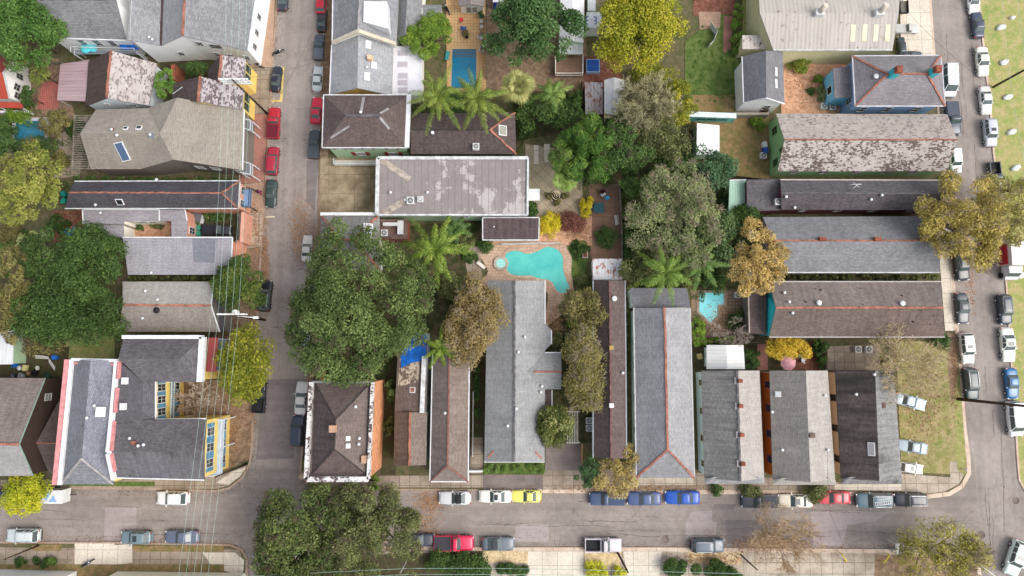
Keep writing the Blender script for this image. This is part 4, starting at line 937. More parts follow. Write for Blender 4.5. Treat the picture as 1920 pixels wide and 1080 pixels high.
def cracks(name, walks):
    "tar-dark cracks and seams wandering along the carriageway"
    rr = random.Random(3); m = MB()
    for x0, y0, x1, y1, k in walks:
        for _ in range(k):
            f = rr.random(); t0 = rr.uniform(0, .8); L = rr.uniform(.05, .3); p = Vector((x0[0]+(x1[0]-x0[0])*f, y0[0]+(y1[0]-y0[0])*f)); q = Vector((x0[1]+(x1[1]-x0[1])*f, y0[1]+(y1[1]-y0[1])*f))
            a = p.lerp(q, t0); b = p.lerp(q, min(1, t0+L)); n = max(4, int((b-a).length/6)); d = (b-a).normalized(); s = Vector((-d.y, d.x)); off = 0; pr = None
            for i in range(n+1):
                off += rr.uniform(-1.1, 1.1); c = a.lerp(b, i/n)+s*off; c = P(c.x, c.y, 0); c.z = .0135
                if pr: w = rr.uniform(.012, .045); dd = (c-pr).normalized(); e = Vector((-dd.y, dd.x, 0))*w; m.add([pr-e, c-e, c+e, pr+e], [(0, 1, 2, 3)])
                pr = c
    struct(m.obj(name, plain(K(98, 90, 86), .9, var=.3)), 'stuff')
cracks('road_crack', [((530, 612), (0, 0), (476, 566), (860, 860), 8), ((-20, 460), (0, 0), (0, 0), (0, 0), 0), ((0, 0), (925, 1012), (460, 460), (930, 1015), 0)])
cracks('road_crack', [((0, 450), (930, 930), (0, 450), (1010, 1010), 8), ((800, 1790), (935, 940), (800, 1790), (1022, 1026), 13), ((1760, 1800), (10, 480), (1826, 1876), (10, 480), 9), ((1806, 1836), (560, 1070), (1890, 1900), (560, 1070), 8)])
def gutter_dirt(lines, n, mat):
    "leaf crumbs and grit gathered against the kerbs"
    rng = nrng(); Q = []
    for pts, side in lines:
        w = [P(a, b, 0) for a, b in pts]
        for a, b in zip(w, w[1:]):
            L = (b-a).length; k = int(L*n); d = (b-a).normalized(); s = Vector((-d.y, d.x, 0))*side; g = rng.random(k)
            t = rng.random(k)*L; e = .25+rng.exponential(.4, k)*(.3+1.4*abs(np.sin(t*.35+a.x)))
            Q.append(np.stack([a.x+d.x*t+s.x*e, a.y+d.y*t+s.y*e, np.full(k, .02)], 1))
    c = np.concatenate(Q); nn = unit(rng.normal(size=c.shape)*.25+[0, 0, 1]); struct(quads('gutter_grit', leaf_quads(rng, c, nn, .15, .8), mat), 'stuff')
gutter_dirt([(kw, 1), (ke, 1), (sl_, 1), (sm_, 1), (er, 1)], 16, LM((70, 58, 46), (104, 84, 66), (140, 114, 88), trans=.02))
# road patches, markings, covers
for pts, m in (([(197, 952), (256, 952), (256, 1012), (195, 1012)], M_PATCH), ([(965, 984), (1029, 984), (1029, 1016), (966, 1016)], M_PATCH), ([(1286, 978), (1296, 960), (1335, 957), (1336, 978), (1343, 979), (1343, 1010), (1285, 1011)], M_PATCH), ([(1520, 958), (1668, 960), (1640, 978), (1590, 983), (1578, 1024), (1525, 1022)], M_PATCH), ([(1360, 975), (1520, 975), (1525, 1022), (1362, 1020)], M_PATCHD), ([(1340, 945), (1380, 945), (1375, 957), (1335, 956)], M_PATCHD), ([(492, 712), (560, 710), (550, 860), (480, 862)], M_PATCHD), ([(575, 300), (598, 300), (590, 395), (574, 380)], M_PATCHD), ([(1835, 60), (1842, 60), (1862, 280), (1852, 280)], M_PATCH)):
    sheet('road_patch', pts, m, .008)
M_YEL = plain(K(214, 190, 110), .8, var=.25)
sheet('road_marking', [(528, 126), (533, 126), (529, 191), (509, 191), (509, 187), (525, 187)], M_YEL, .012); sheet('road_marking', [(499, 405), (515, 405), (515, 408), (499, 408)], plain(K(200, 190, 160), .8), .012)
M_IRON = plain(K(110, 96, 92), .7, var=.3)
for px, py, r in ((1248, 1012, .55), (1840, 1003, .6), (1905, 939, .5), (1214, 1053, .4), (1778, 568, .3), (497, 952, .5)):
    c = P(px, py, .02); zz = .15 if py in (1053, 568) else .013
    struct(MB().lathe((c.x, c.y, zz-.02), [(r, 0), (r, .025), (r*.86, .025), (r*.84, .018), (r*.3, .022)], 20).obj('manhole_cover', M_IRON)); 
# leaves blown along the gutters
LR = [(565, 430, 30, 60, 2600), (497, 500, 8, 90, 1200), (806, 940, 30, 22, 1500), (800, 985, 25, 30, 900), (590, 480, 14, 60, 1200), (588, 640, 7, 60, 500), (1440, 1020, 70, 14, 1400), (1330, 1048, 70, 12, 700), (1820, 540, 12, 60, 500), (1805, 420, 20, 60, 700), (440, 800, 28, 60, 900), (1085, 440, 40, 20, 700), (1000, 456, 70, 10, 600), (1040, 610, 22, 40, 900), (1350, 600, 40, 40, 700), (612, 60, 6, 120, 600), (480, 430, 10, 50, 500), (1500, 160, 40, 40, 400), (1730, 760, 50, 90, 1500), (470, 700, 12, 100, 600), (640, 905, 60, 8, 400), (1200, 915, 200, 6, 900), (130, 420, 25, 22, 400), (1790, 700, 8, 80, 500), (1800, 1040, 60, 20, 600), (700, 1030, 80, 12, 500)]
ROADL = [r for i, r in enumerate(LR) if i in (0, 2, 3, 4, 5, 8, 12, 20, 24)]
litter('leaf_litter', [(a, b, c, d, int(n*.55)) for a, b, c, d, n in ROADL], LITTER, z=.01); litter('leaf_litter', [(a, b, c, d, int(n*.7)) for a, b, c, d, n in LR if (a, b, c, d, n) not in ROADL], LITTER, z=.24)
# swimming pools
def pool(label, pts, c1, c2, w=.45, cop=M_FLAG, sm=True, steps=None, up=0.0):
    q = spline(pts, 6) if sm else pts; ctr = P(sum(p[0] for p in q)/len(q), sum(p[1] for p in q)/len(q), .1); o = base('swimming_pool', label, 'pool', (ctr.x, ctr.y, 0)); zw, zc = .25+up, .3+up
    w_ = [P(a, b, .25) for a, b in q]; MB().add([(p.x, p.y, zw) for p in w_], [tuple(range(len(w_)))[::-1]]).obj('water', water(c1, c2), o)
    n = len(w_); A = sum(w_[i].x*w_[(i+1) % n].y-w_[(i+1) % n].x*w_[i].y for i in range(n)); sg = 1 if A > 0 else -1; m = MB(); vs = []
    for i in range(n):
        d1 = (w_[i]-w_[i-1]).normalized(); d2 = (w_[(i+1) % n]-w_[i]).normalized(); nn = (Vector((d1.y, -d1.x, 0))+Vector((d2.y, -d2.x, 0))).normalized()*sg; k = 1/max(.5, nn.dot(Vector((d1.y, -d1.x, 0))*sg))
        a = w_[i]; b = a+nn*w*k; vs += [(a.x, a.y, .12), (a.x, a.y, zc), (b.x, b.y, zc), (b.x, b.y, .1)]
    fs = []
    for i in range(n):
        j = (i+1) % n
        for k in range(3): fs.append((4*i+k, 4*i+k+1, 4*j+k+1, 4*j+k) if sg > 0 else (4*j+k, 4*j+k+1, 4*i+k+1, 4*i+k))
    m.add(vs, fs); m.obj('coping', cop, o)
    if steps:
        for a, b, c, d in steps: MB().add([(*P(a, b, .256).xy, .256), (*P(c, b, .256).xy, .256), (*P(c, d, .256).xy, .256), (*P(a, d, .256).xy, .256)], [(3, 2, 1, 0)]).obj('step', water(K(66, 92, 112), K(78, 104, 122)), o)
    return o
pool('kidney-shaped turquoise pool in a pink flagstone deck', [(949, 476), (968, 470), (990, 476), (1010, 470), (1026, 463), (1045, 468), (1055, 482), (1056, 505), (1062, 525), (1067, 540), (1058, 549), (1045, 546), (1037, 532), (1028, 525), (1010, 522), (995, 517), (975, 517), (955, 512), (948, 496)], K(66, 172, 168), K(98, 194, 184), cop=M_FLAG)
pool('small round spa beside the kidney-shaped pool', [(939.5+9*cos(k*pi/4), 494+8.5*sin(k*pi/4)) for k in range(8)], K(140, 206, 200), K(170, 216, 206), .4, M_CONC, up=.2)
pool('rectangular deep blue pool in an orange paved patio', [(848, 92), (893, 92), (893, 166), (846, 166)], K(26, 104, 140), K(40, 126, 158), .35, M_ORANGE, False, [(849, 93, 893, 98), (849, 99, 893, 103), (849, 104, 893, 107)])
pool('pale turquoise angular pool with a square step corner', [(1312, 549), (1357, 549), (1357, 571), (1346, 571), (1345, 592), (1333, 605), (1311, 584)], K(110, 196, 204), K(130, 208, 214), .35, M_CONCD, False)
pool('dull blue pool behind a clipped bush at the left edge', [(30, 228), (84, 226), (84, 262), (26, 263)], K(40, 106, 132), K(56, 124, 146), .5, plain(K(190, 190, 196), .7), False)
# ---------------------------------------------------------------- houses, west block
SIDW = siding(K(236, 236, 234), dirt=.15); SIDB = siding(K(220, 230, 236), dirt=.2); SALMON = siding(K(206, 152, 130)); YELLOWW = siding(K(234, 204, 116), dirt=.2); MINT = siding(K(172, 200, 164), dirt=.2); GREENW = siding(K(146, 188, 134), dirt=.2); ORANGEW = plain(K(208, 146, 106), .85, var=.2); TANW = siding(K(224, 184, 148), dirt=.15); DKBROWN = siding(K(62, 48, 44)); GREYW = siding(K(120, 114, 108)); CREAMW = siding(K(238, 236, 224), dirt=.15); OCHRE = siding(K(206, 172, 96))
BLUEW = siding(K(128, 156, 200), dirt=.2); SKYW = siding(K(120, 190, 226), dirt=.2); TEALW = plain(K(50, 196, 204), .7); MAROON = siding(K(108, 58, 70)); ORANGE2 = siding(K(226, 110, 40), dirt=.15); LBLUE = siding(K(212, 230, 244), dirt=.15); OFFW = siding(K(232, 238, 224), dirt=.15); LILW = siding(K(196, 180, 176)); PINKW = plain(K(206, 138, 138), .8, var=.2); SHUT_R = plain(K(132, 44, 46), .7); SHUT_B = plain(K(86, 138, 170), .7); DARKW = glass((.02, .022, .025, 1), .15)
BLUEDECK = plain(K(120, 150, 186), .7); TARPB = plain(K(24, 98, 186), .5, .4, var=.3); REDROOF = corrugated(K(136, 62, 58), K(120, 52, 50), .4); GREYDK = plain(K(120, 124, 132), .7); BLUEPANE = glass((.06, .1, .18, 1), .1)
def facewall(h, e, mat):
    "one wall of a house clad in its own colour"
    a, b = h.q[e[0]], h.q[e[1]]; c = sum(h.q.values(), Vector((0, 0, 0)))/len(h.q); d = (b-a).normalized(); n = Vector((d.y, -d.x, 0)); n = n if n.dot(a-c) > 0 else -n
    q = [Vector((p.x, p.y, zz))+n*.025 for p, zz in ((a, 0), (b, 0), (b, b.z-.06), (a, a.z-.06))]; MB().add(q, [(0, 1, 2, 3), (3, 2, 1, 0)]).obj('wall', mat, h.o)
def balcony(h, pts, z, floor, rail, hh=.95, posts=True, roofz=None, roofm=None, name='balcony'):
    "deck outline in pixels at height z with rail on the outer edge (all edges but the last)"
    q = [P(a, b, z) for a, b in pts]; b = MB().prism([(p.x, p.y) for p in q], z-.18, z).obj(name, floor, h.o); m = MB()
    for i in range(len(q)-1):
        a, c = q[i], q[i+1]; L = (c-a).length; n = max(2, int(L/.28)); U = Vector((0, 0, 1))
        m.beam(a+U*hh, c+U*hh, .08, .07); m.beam(a+U*.12, c+U*.12, .05, .05)
        for k in range(1 if i else 0, n+1): p = a.lerp(c, k/n); m.box((p.x, p.y, z+hh/2), (.035, .035, hh))
    m.obj('railing', rail, b)
    if posts:
        for i in range(len(q)-1):
            a, c = q[i], q[i+1]; n = max(1, int((c-a).length/3))
            for k in range(1 if i else 0, n+1):
                p = a.lerp(c, k/n); MB().box((p.x, p.y, (roofz or z)/2), (.14, .14, (roofz or z))).obj('post', rail, h.o)
    if roofz: MB().prism([(p.x, p.y) for p in q], roofz, roofz+.12).obj('balcony_roof', roofm, h.o)
    return b
h = House('house', 'white house with a plain gray front roof slope and a blue tarp balcony', dict(a=(88, 71, 5.7), b=(237, 76, 5.7), c=(217, -2, 9.2), d=(68, -2, 9.2), e=(40, -60, 5.7), f=(206, -60, 5.7)))
h.roof('abcd dcfe', R_BLUEGREY); h.walls('abcfed', SIDW, .25); h.gutter('ab', WHITE); h.ridge('dc', DARKTRIM, .3)
b_ = balcony(h, [(140, 102), (140, 93), (258, 96), (258, 100)], 2.9, GREYDK, WHITE)
tq = [P(x, y, 3.7) for x, y in ((222, 80), (247, 80), (262, 93), (226, 93))]; t_ = MB().add(tq+[q_+Vector((0, 0, -.05)) for q_ in tq], [(3, 2, 1, 0), (4, 5, 6, 7)]).obj('tarp', TARPB); tag(t_, 'small blue tarp hung over the white house balcony', 'tarp')
fl = P(160, 89, 3.3); t_ = base('inflatable', 'turquoise inflatable lying on the white house balcony', 'pool float', fl); MB().lathe((fl.x, fl.y, 2.95), [(.35, 0), (.75, .05), (.85, .2), (.75, .35), (.35, .3)], 14).lathe((fl.x+1.1, fl.y-.1, 2.95), [(.25, 0), (.55, .05), (.6, .18), (.5, .3), (.2, .26)], 12).obj('float', plain(K(80, 196, 206), .5), t_)
for i, px in enumerate((152, 176, 200)): h.windows('ab', [(.35+.2*i, 4.0, .9, 1.8)], TRIMW, DARKW)
h = House('house', 'white double-gabled townhouse with gray roofs and a dark valley between', dict(a=(240, 75, 8.2), b=(302, 85, 6.0), c=(307, -60, 6.0), d=(246, -60, 8.2), e=(342, 67, 8.6), f=(465, 95, 5.8), g=(488, -60, 5.8), i=(350, -60, 8.6)))
h.roof('abcd', R_GREY2, name='roof'); h.roof('beic', R_LIGHT); h.roof('efgi', R_GREY); h.walls('abefgicd', siding(K(240, 240, 238), dirt=.12), .2); h.ridge('ei', TERRADULL, .35); h.ridge('bc', plain(K(70, 56, 56), .9), .55, .14, 'valley')
h.windows('ef', [(.15, 5.9, 1.0, 1.3), (.42, 5.6, 1.9, 1.3)], TRIMW, DARKW); h.windows('ef', [(.3, 2.6), (.55, 2.6), (.85, 2.6)], TRIMW, DARKW, w=.9, h=1.3); h.windows('be', [(.3, 2.6)], TRIMW, DARKW, w=.9, h=1.2); h.windows('fg', [(.12, 3.4), (.3, 3.4), (.5, 3.4)], TRIMW, DARKW, w=.8, h=1.4); h.gutter('fg', WHITE); h.vent((282, 72), (288, 76))
h = House('house', 'white house with red metal roofs at the left edge', dict(a=(27, 108, 3.9), b=(6, 136, 6.4), c=(18, 185, 3.9), d=(-60, 185, 3.9), e=(-70, 136, 6.4), f=(-60, 106, 3.9)))
RED = corrugated(K(150, 52, 50), K(128, 44, 44), .45); RED2 = corrugated(K(172, 70, 50), K(150, 58, 46), .45)
h.roof('abef', RED); h.roof('bcde', RED2); h.walls('abcdef', SIDW, .3); h.windows('ab', [(.7, 2.6, .9, 1.4)], TRIMW, DARKW); h.windows('bc', [(.3, 2.9, 1.0, 1.2), (.72, 2.3, .9, 1.3)], TRIMW, DARKW); h.gutter('ab bc', TRIMW)
g = MB().prism([tuple(P(x, y, 3.0).xy) for x, y in ((-40, 190), (43, 192), (42, 203), (-40, 200))], 2.85, 3.0).obj('porch_roof', RED2, h.o)
for px in (0, 38): p = P(px, 201, 2.9); MB().box((p.x, p.y, 1.45), (.15, .15, 2.9)).obj('porch_post', WHITE, h.o)
h2 = gable('shed', 'small red-roofed annex behind the white house at the left edge', [(30, 107), (55, 113), (52, 124), (30, 120)], 2.4, 3.2, RED, SIDW)
h = gable('house', 'patchy slate-roofed house with a pale blue front gable', [(279, 198), (294, 119), (166, 114), (160, 199)], 4.1, 7.2, SL_LIGHT, SIDB, r=[(200, 184), (208, 95)], rmat2=shingle(K(82, 70, 66), K(96, 84, 80), streak=.4, seed=21.0), ridge=TERRADULL, d=.25)
h.windows('de', [(.62, 4.2, .6, .5)], TRIMW, DARKW); h.windows('ea', [(.42, 3.6, 1.1, 1.1)], TRIMW, DARKW)
MB().add([P(168, 112, 3.7), P(113, 120, 3.2), P(107, 188, 3.2), P(160, 190, 3.7)], [(0, 1, 2, 3)]).add([P(168, 112, 3.6), P(113, 120, 3.1), P(107, 188, 3.1), P(160, 190, 3.6)], [(3, 2, 1, 0)]).obj('porch_roof', corrugated(K(156, 132, 136), K(176, 156, 158), .5), h.o)
for px, py in ((114, 122), (108, 186), (111, 155)): p = P(px, py, 3.1); MB().box((p.x, p.y, 1.55), (.14, .14, 3.1)).obj('porch_post', PALEWOOD, h.o)
h = House('house', 'yellow house with two mottled slate roofs by the leaning pole', dict(a=(388, 152, 5.2), b=(391, 128, 5.2), c=(415, 103, 7.6), d=(461, 110, 5.2), e=(458, 152, 5.2), f=(411, 152, 7.6)))
h.roof('abcf', shingle(K(78, 68, 66), K(92, 82, 78), streak=.4, seed=22.0)); h.roof('cdef', SL_MIX); h.ridge('cf', TERRA); h.walls('abcdef', YELLOWW, .2); h.windows('de', [(.25, 3.6), (.7, 3.6)], plain(K(60, 90, 70), .7), DARKW); 
h = House('house', 'yellow house with a mottled slate roof beside the big beige roof', dict(a=(323, 186, 5.2), b=(326, 156, 5.2), c=(376, 143, 8.0), d=(457, 165, 5.2), e=(455, 206, 5.2), f=(371, 190, 8.0)))
h.roof('abcf', shingle(K(80, 70, 68), K(94, 84, 80), streak=.4, seed=23.0)); h.roof('cdef', SL_MIX); h.ridge('cf', TERRA); h.walls('abcdef', YELLOWW, .2); h.windows('de', [(.25, 3.4), (.7, 3.4)], plain(K(60, 90, 70), .7), DARKW); MB().beam(P(324, 176, 5.6), P(342, 163, 7.0), .08, .08).obj('roof_pipe', WHITE, h.o)
h = House('house', 'big beige shingled house with a hip-ended wing and dark gray front', dict(a=(262, 317, 5.0), b=(325, 299, 7.6), c=(455, 319, 5.0), d=(458, 206, 5.0), e=(332, 183, 7.6), f=(276, 203, 5.6), g=(180, 205, 5.0), i=(150, 250, 8.0), j=(170, 317, 5.0), k=(300, 250, 8.0)))
h.roof('bcde', R_BEIGE); h.roof('abefk', R_BEIGE); h.roof('fgik', shingle(K(144, 137, 127), K(158, 151, 141), streak=.15, grain=.4, seed=24.0, blot=.25)); h.roof('kija', shingle(K(134, 127, 117), K(146, 139, 129), streak=.3, grain=.4, seed=25.0, blot=.25)); h.walls('abcdefgij', GREYW, .3)  # wing slopes: lit upper and shaded lower side put into the shingle colours
h.skylight(230, 284, 1.1, 2.6, WHITE, BLUEPANE, .2); h.skylight(261, 240, .6, .5, WHITE, DARKW); h.skylight(236, 241, .5, .4, WHITE, DARKW); h.vent((222, 255), (284, 254), (212, 244)); h.skylight(284, 254, .5, .5, GREYDK, GREYDK); h.chimney(212, 243, TERRADULL, .35, .35, .5)
h.windows('bc', [(.2, 2.9, 1.2, 1.2), (.48, 3.1, 1.2, 1.2), (.9, 2.9, 1.2, 1.2)], TRIMW, glass((.18, .2, .2, 1), .2)); h.gutter('cd', WHITE)
balcony(h, [(458, 226), (474, 229), (474, 247), (458, 244)], 3.0, GREYDK, WHITE); balcony(h, [(455, 305), (474, 309), (474, 330), (455, 326)], 3.0, GREYDK, WHITE)
h = gable('house', 'long charcoal-roofed salmon house with a hipped street end', [(140, 340), (450, 339), (447, 391), (122, 391)], 5.0, 7.0, R_DARK, SALMON, r=[(129, 361), (416, 362)], hip=(0, 1), ridge=TERRADULL, gut=TRIMW, rw=.22, d=.2)
h.skylight(225, 378, .8, .8, WHITE, DARKW); h.vent((182, 385), (296, 338)); h.windows('bc', [(.25, 3.2, 1.0, 1.6), (.75, 3.2, 1.0, 1.6)], TRIMW, DARKW); balcony(h, [(452, 356), (472, 354), (470, 389), (449, 389)], 2.8, BLUEDECK, DARKTRIM, posts=True)
h = flat('house', 'low lilac-gray flat-roofed wing beside a gravel courtyard', [(155, 393), (298, 393), (298, 413), (232, 415), (232, 420), (156, 419)], 4.2, R_LILAC, CREAMW, gut=WHITE, edges='af ab'); h.vent((191, 400)); h.windows('cd', [(.3, 2.6), (.6, 2.6)], TRIMW, DARKW, w=1.1, h=1.3)
flat('house', 'lower lilac-gray flat roof annex under the dark round tree', [(158, 421), (231, 421), (232, 445), (160, 437)], 3.4, R_LILAC, CREAMW)
h = flat('house', 'small lilac-gray roofed salmon pavilion beside the walled car court', [(299, 393), (347, 393), (351, 414), (350, 445), (322, 445), (321, 414), (299, 414)], 4.2, R_LILAC, SALMON, gut=WHITE, edges='ag bc'); h.windows('cd', [(.5, 2.4)], TRIMW, DARKW)
h = flat('house', 'wide pale lilac-gray roof with one darker square patch', [(230, 445), (436, 445), (433, 515), (240, 515)], 4.4, shingle(K(150, 147, 154), K(162, 159, 165), streak=.25, seed=26.0), SALMON, .4, gut=WHITE, edges='ab bc')
q = [P(x, y, 4.42) for x, y in ((360, 447), (408, 447), (402, 492), (363, 492))]; MB().add([(p.x, p.y, 4.412) for p in q], [(3, 2, 1, 0)]).obj('roof_patch', shingle(K(118, 120, 128), K(130, 132, 140), streak=.1, seed=27.0, blot=.1), h.o); h.vent((286, 512), mat=WHITE)
h = gable('house', 'pale beige roof with a thin orange ridge left of the yellowing street tree', [(230, 528), (400, 528), (412, 622), (222, 622)], 4.5, 6.4, R_PALE, GREYW, r=[(230, 572), (396, 573)], ridge=TERRA, rmat2=shingle(K(140, 134, 130), K(154, 148, 144), streak=.3, seed=28.0), gut=None, rw=.3); h.vent((275, 546), (298, 562), (270, 597)); h.vent((295, 582), mat=RUBBER, r=.35, h=.25); h.gutter('bf fc', WHITE)  # lower slope's shade is put into its darker second shingle colour
flat('shed', 'narrow dark roof strip against the pale beige roof with orange ridge', [(401, 545), (416, 560), (421, 622), (402, 622)], 3.6, R_DARK, GREYW)
flat('shed', 'white-topped mint shed at the left edge below the brown tree', [(-40, 610), (26, 619), (24, 683), (-40, 684)], 3.0, corrugated(K(200, 204, 206), K(214, 216, 218), .5), MINT)
# corner mansion
h = House('mansion', 'yellow two-storey corner mansion with gray roofs, pink parapets and blue galleries', dict(
    a=(138, 674, 8.6), b=(222, 676, 9.6), c=(232, 632, 8.6), d=(381, 632, 8.6), e=(376, 716, 8.6), f=(292, 716, 8.6), g=(292, 786, 8.6), i=(387, 785, 8.6), j=(383, 900, 8.6), k=(216, 896, 8.6), l=(115, 908, 8.6),
    m=(170, 676, 10.4), n=(153, 860, 10.4), o=(226, 676, 10.2), p=(212, 790, 9.6), q=(222, 672, 10.2), r=(336, 674, 10.2), s=(206, 848, 10.8), t=(383, 846, 10.8), u=(228, 700, 9.8), v=(213, 908, 8.6)))
h.w['x'] = P(268, 716, 9.4); h.px['x'] = (268, 716, 9.4); h.w['y'] = P(266, 787, 9.4); h.px['y'] = (266, 787, 9.4)
RB1 = shingle(K(116, 118, 124), K(136, 138, 144), streak=.2, seed=30.0, grain=.7)
h.roof('amnl', RB1); h.roof('mbpsvn', shingle(K(118, 120, 130), K(138, 140, 150), streak=.2, seed=31.0, grain=.7)); h.roof('lnv', RB1)
h.roof('cdrq', R_CHAR); h.roof('qrex', R_CHAR); h.roof('dre', R_CHAR); h.roof('bxfgyp', shingle(K(86, 84, 90), K(100, 98, 104), streak=.3, seed=33.0)); h.roof('pyitus'.replace('u', ''), R_CHAR); h.roof('stjk', shingle(K(100, 98, 104), K(114, 112, 118), streak=.5, seed=34.0, stain=.1))
h.walls('abcdefgijkvl', YELLOWW, .25)
h.parapet('al', WHITE, .5, .5); o_ = Vector((-.62, 0, .1)); MB().beam(h.w['a']+o_, h.w['l']+o_, .6, .9).obj('parapet', PINKW, h.o); h.parapet('ab', WHITE, .45, .4); MB().beam(h.w['a']+Vector((0, -.5, .1)), h.w['b']+Vector((0, -.5, .1)), .3, .5).obj('parapet', PINKW, h.o); h.parapet('cd', WHITE, .5, .5); h.parapet('de', WHITE, .5, .7); h.parapet('bp', WHITE, .6, .5); h.parapet('ps', WHITE, .6, .5); h.parapet('sk', WHITE, .6, .5)
for a_, b_, t0, t1 in (('b', 'p', .02, .3), ('b', 'p', .45, .85), ('p', 's', 0, .95), ('s', 'k', .05, .7)):
    o_ = Vector((.32, 0, .25)); MB().beam(h.w[a_].lerp(h.w[b_], t0)+o_, h.w[a_].lerp(h.w[b_], t1)+o_, .3, .7).obj('parapet', PINKW, h.o)
h.ridge('nl nv', PALERIDGE, .3); h.gutter('jk', WHITE); h.gutter('fg gi', WHITE); h.skylight(189, 772, 1.1, 1.0, WHITE, WHITE); h.vent((166, 783), (180, 760), (246, 821), (262, 835), (272, 833)); h.chimney(236, 714, WHITE, .7, .9, .5); h.chimney(233, 762, WHITE, .7, .9, .5); h.chimney(252, 830, TERRADULL, .5, .5, .4)
for t in (.22, .5, .78): h.windows('ij', [(t, 6.6, 1.1, 2.2)], TRIMW, DARKW, SHUT_B)
for t in (.2, .5, .8): h.windows('ij', [(t, 2.6, 1.1, 2.2)], TRIMW, DARKW, SHUT_B)
for t in (.2, .5, .8): h.windows('fg', [(t, 6.6, 1.0, 2.2)], TRIMW, DARKW, SHUT_B); h.windows('fg', [(t, 2.6, 1.0, 2.2)], TRIMW, DARKW, SHUT_B)
h.windows('ef', [(.2, 6.4, .9, 1.5)], plain(K(110, 70, 56), .8), DARKW)
balcony(h, [(405, 786), (421, 786), (416, 890), (392, 892)], 4.2, plain(K(178, 196, 220), .7), WHITE)
balcony(h, [(318, 716), (328, 716), (326, 786), (316, 786)], 4.2, plain(K(96, 130, 150), .7), WHITE)
balcony(h, [(398, 635), (423, 636), (420, 694), (396, 694)], 4.2, plain(K(110, 150, 196), .7), WHITE)
q = [P(x, y, 7.6) for x, y in ((390, 633), (409, 633), (405, 697), (386, 697))]; MB().prism([(p.x, p.y) for p in q], 7.45, 7.6).obj('balcony_roof', REDROOF, h.o)
h = House('house', 'dark brown house with a broad gabled roof at the lower left edge', dict(a=(-60, 708, 5.4), b=(85, 709, 5.4), c=(36, 833, 9.2), d=(62, 892, 6.4), e=(-60, 893, 6.4), f=(-60, 833, 9.2)))
h.roof('abcf', R_TAUPE); h.roof('cdef', shingle(K(148, 146, 146), K(160, 158, 157), streak=.2, seed=36.0)); h.walls('abcdef', DKBROWN, .15); h.ridge('cf', TERRADULL); h.gutter('bc cd', plain(K(130, 150, 140), .7), .12); h.windows('bc', [(.3, 4.2, .9, 1.3)], TRIMW, glass((.2, .2, .2, 1), .2)); h.windows('cd', [(.05, 3.6, 1.6, .9)], TRIMW, DARKW)
h = House('house', 'low dark-roofed house squeezed against the pink parapet', dict(a=(112, 748, 3.8), b=(68, 830, 5.6), c=(92, 888, 3.8), d=(108, 886, 3.8), e=(112, 832, 5.6)))
h.roof('abe', R_UMBER); h.roof('bcde', R_UMBER); h.walls('abcde', DKBROWN, .15); h.ridge('be', TERRADULL, .15)
h = gable('house', 'white metal-roofed house cut by the bottom left edge', [(185, 1085), (440, 1088), (440, 1140), (150, 1140)], 4.5, 5.6, corrugated(K(214, 208, 200), K(196, 186, 176), .6), CREAMW, r=[(150, 1110), (440, 1112)]); h.windows('ab', [(.15, 3.1, 2.2, .9), (.45, 3.1), (.7, 3.1), (.85, 3.1)], TRIMW, DARKW)
h = gable('house', 'pale red-roofed house at the bottom left corner', [(-60, 1083), (108, 1087), (100, 1150), (-60, 1150)], 5, 6, corrugated(K(186, 112, 104), K(170, 98, 92), .5), SIDW, gut=WHITE)
# ---------------------------------------------------------------- houses, central block
h = House('townhouse', 'gray gabled townhouse at the top with a white slanted roof box', dict(a=(623, 80, 6.0), b=(672, 58, 8.6), c=(741, 82, 6.0), d=(752, -60, 6.0), e=(678, -60, 8.6), f=(625, -60, 6.0)))
h.roof('abef', R_GREY); h.roof('bcde', R_GREY2); h.walls('abcdef', CREAMW, .1); h.ridge('be', PALERIDGE); h.gutter('ab bc', plain(K(196, 186, 166), .8), .5, .3); h.gutter('af', WHITE)
q = [P(685, 9, 7.6), P(729, 12, 7.2), P(731, 62, 7.2), P(684, 47, 7.6)]; MB().prism([(p.x, p.y) for p in q], 6.2, 8.6).obj('roof_box', WHITE, h.o)
h = House('townhouse', 'light gray gabled townhouse with an orange front gable below the white box', dict(a=(618, 178, 4.9), b=(670, 165, 7.2), c=(735, 179, 4.9), d=(738, 85, 4.9), e=(672, 62, 7.2), f=(622, 84, 4.9)))
h.roof('abef', shingle(K(146, 148, 152), K(164, 165, 168), streak=.2, seed=40.0)); h.roof('bcde', shingle(K(150, 153, 158), K(168, 170, 173), streak=.2, seed=41.0)); h.walls('abcdef', plain(K(206, 160, 92), .8), .2); h.gutter('af', WHITE)
h.skylight(690, 84, 1.0, .6, WHITE, WHITE); h.skylight(688, 144, 1.0, .6, WHITE, WHITE); h.chimney(695, 112, TANW, .6, .6, 1.0); h.skylight(701, 123, .8, .6, WHITE, WHITE); h.vent((689, 128))
h = flat('townhouse', 'flat white roof with a row of gray skylights', [(737, 88), (790, 88), (790, 178), (735, 178)], 4.2, plain(K(214, 212, 218), .7, var=.08), CREAMW, gut=WHITE)
for y in (100, 121, 142, 155, 169): h.skylight(756, y, 1.2, .6, plain(K(190, 184, 190), .6), glass((.42, .38, .42, 1), .3))
h = gable('house', 'gray gabled roof with a white end behind the round green tree', [(745, 78), (742, -60), (800, -60), (782, 74)], 4.6, 6.6, R_GREY, CREAMW)
h = gable('townhouse', 'mint two-storey townhouse with a dark hipped roof and red shutters', [(607, 178), (767, 178), (763, 277), (604, 277)], 7.0, 9.4, R_BROWN, MINT, hip=(1, 1), r=[(648, 217), (711, 217)], gut=TRIMW, d=.5)
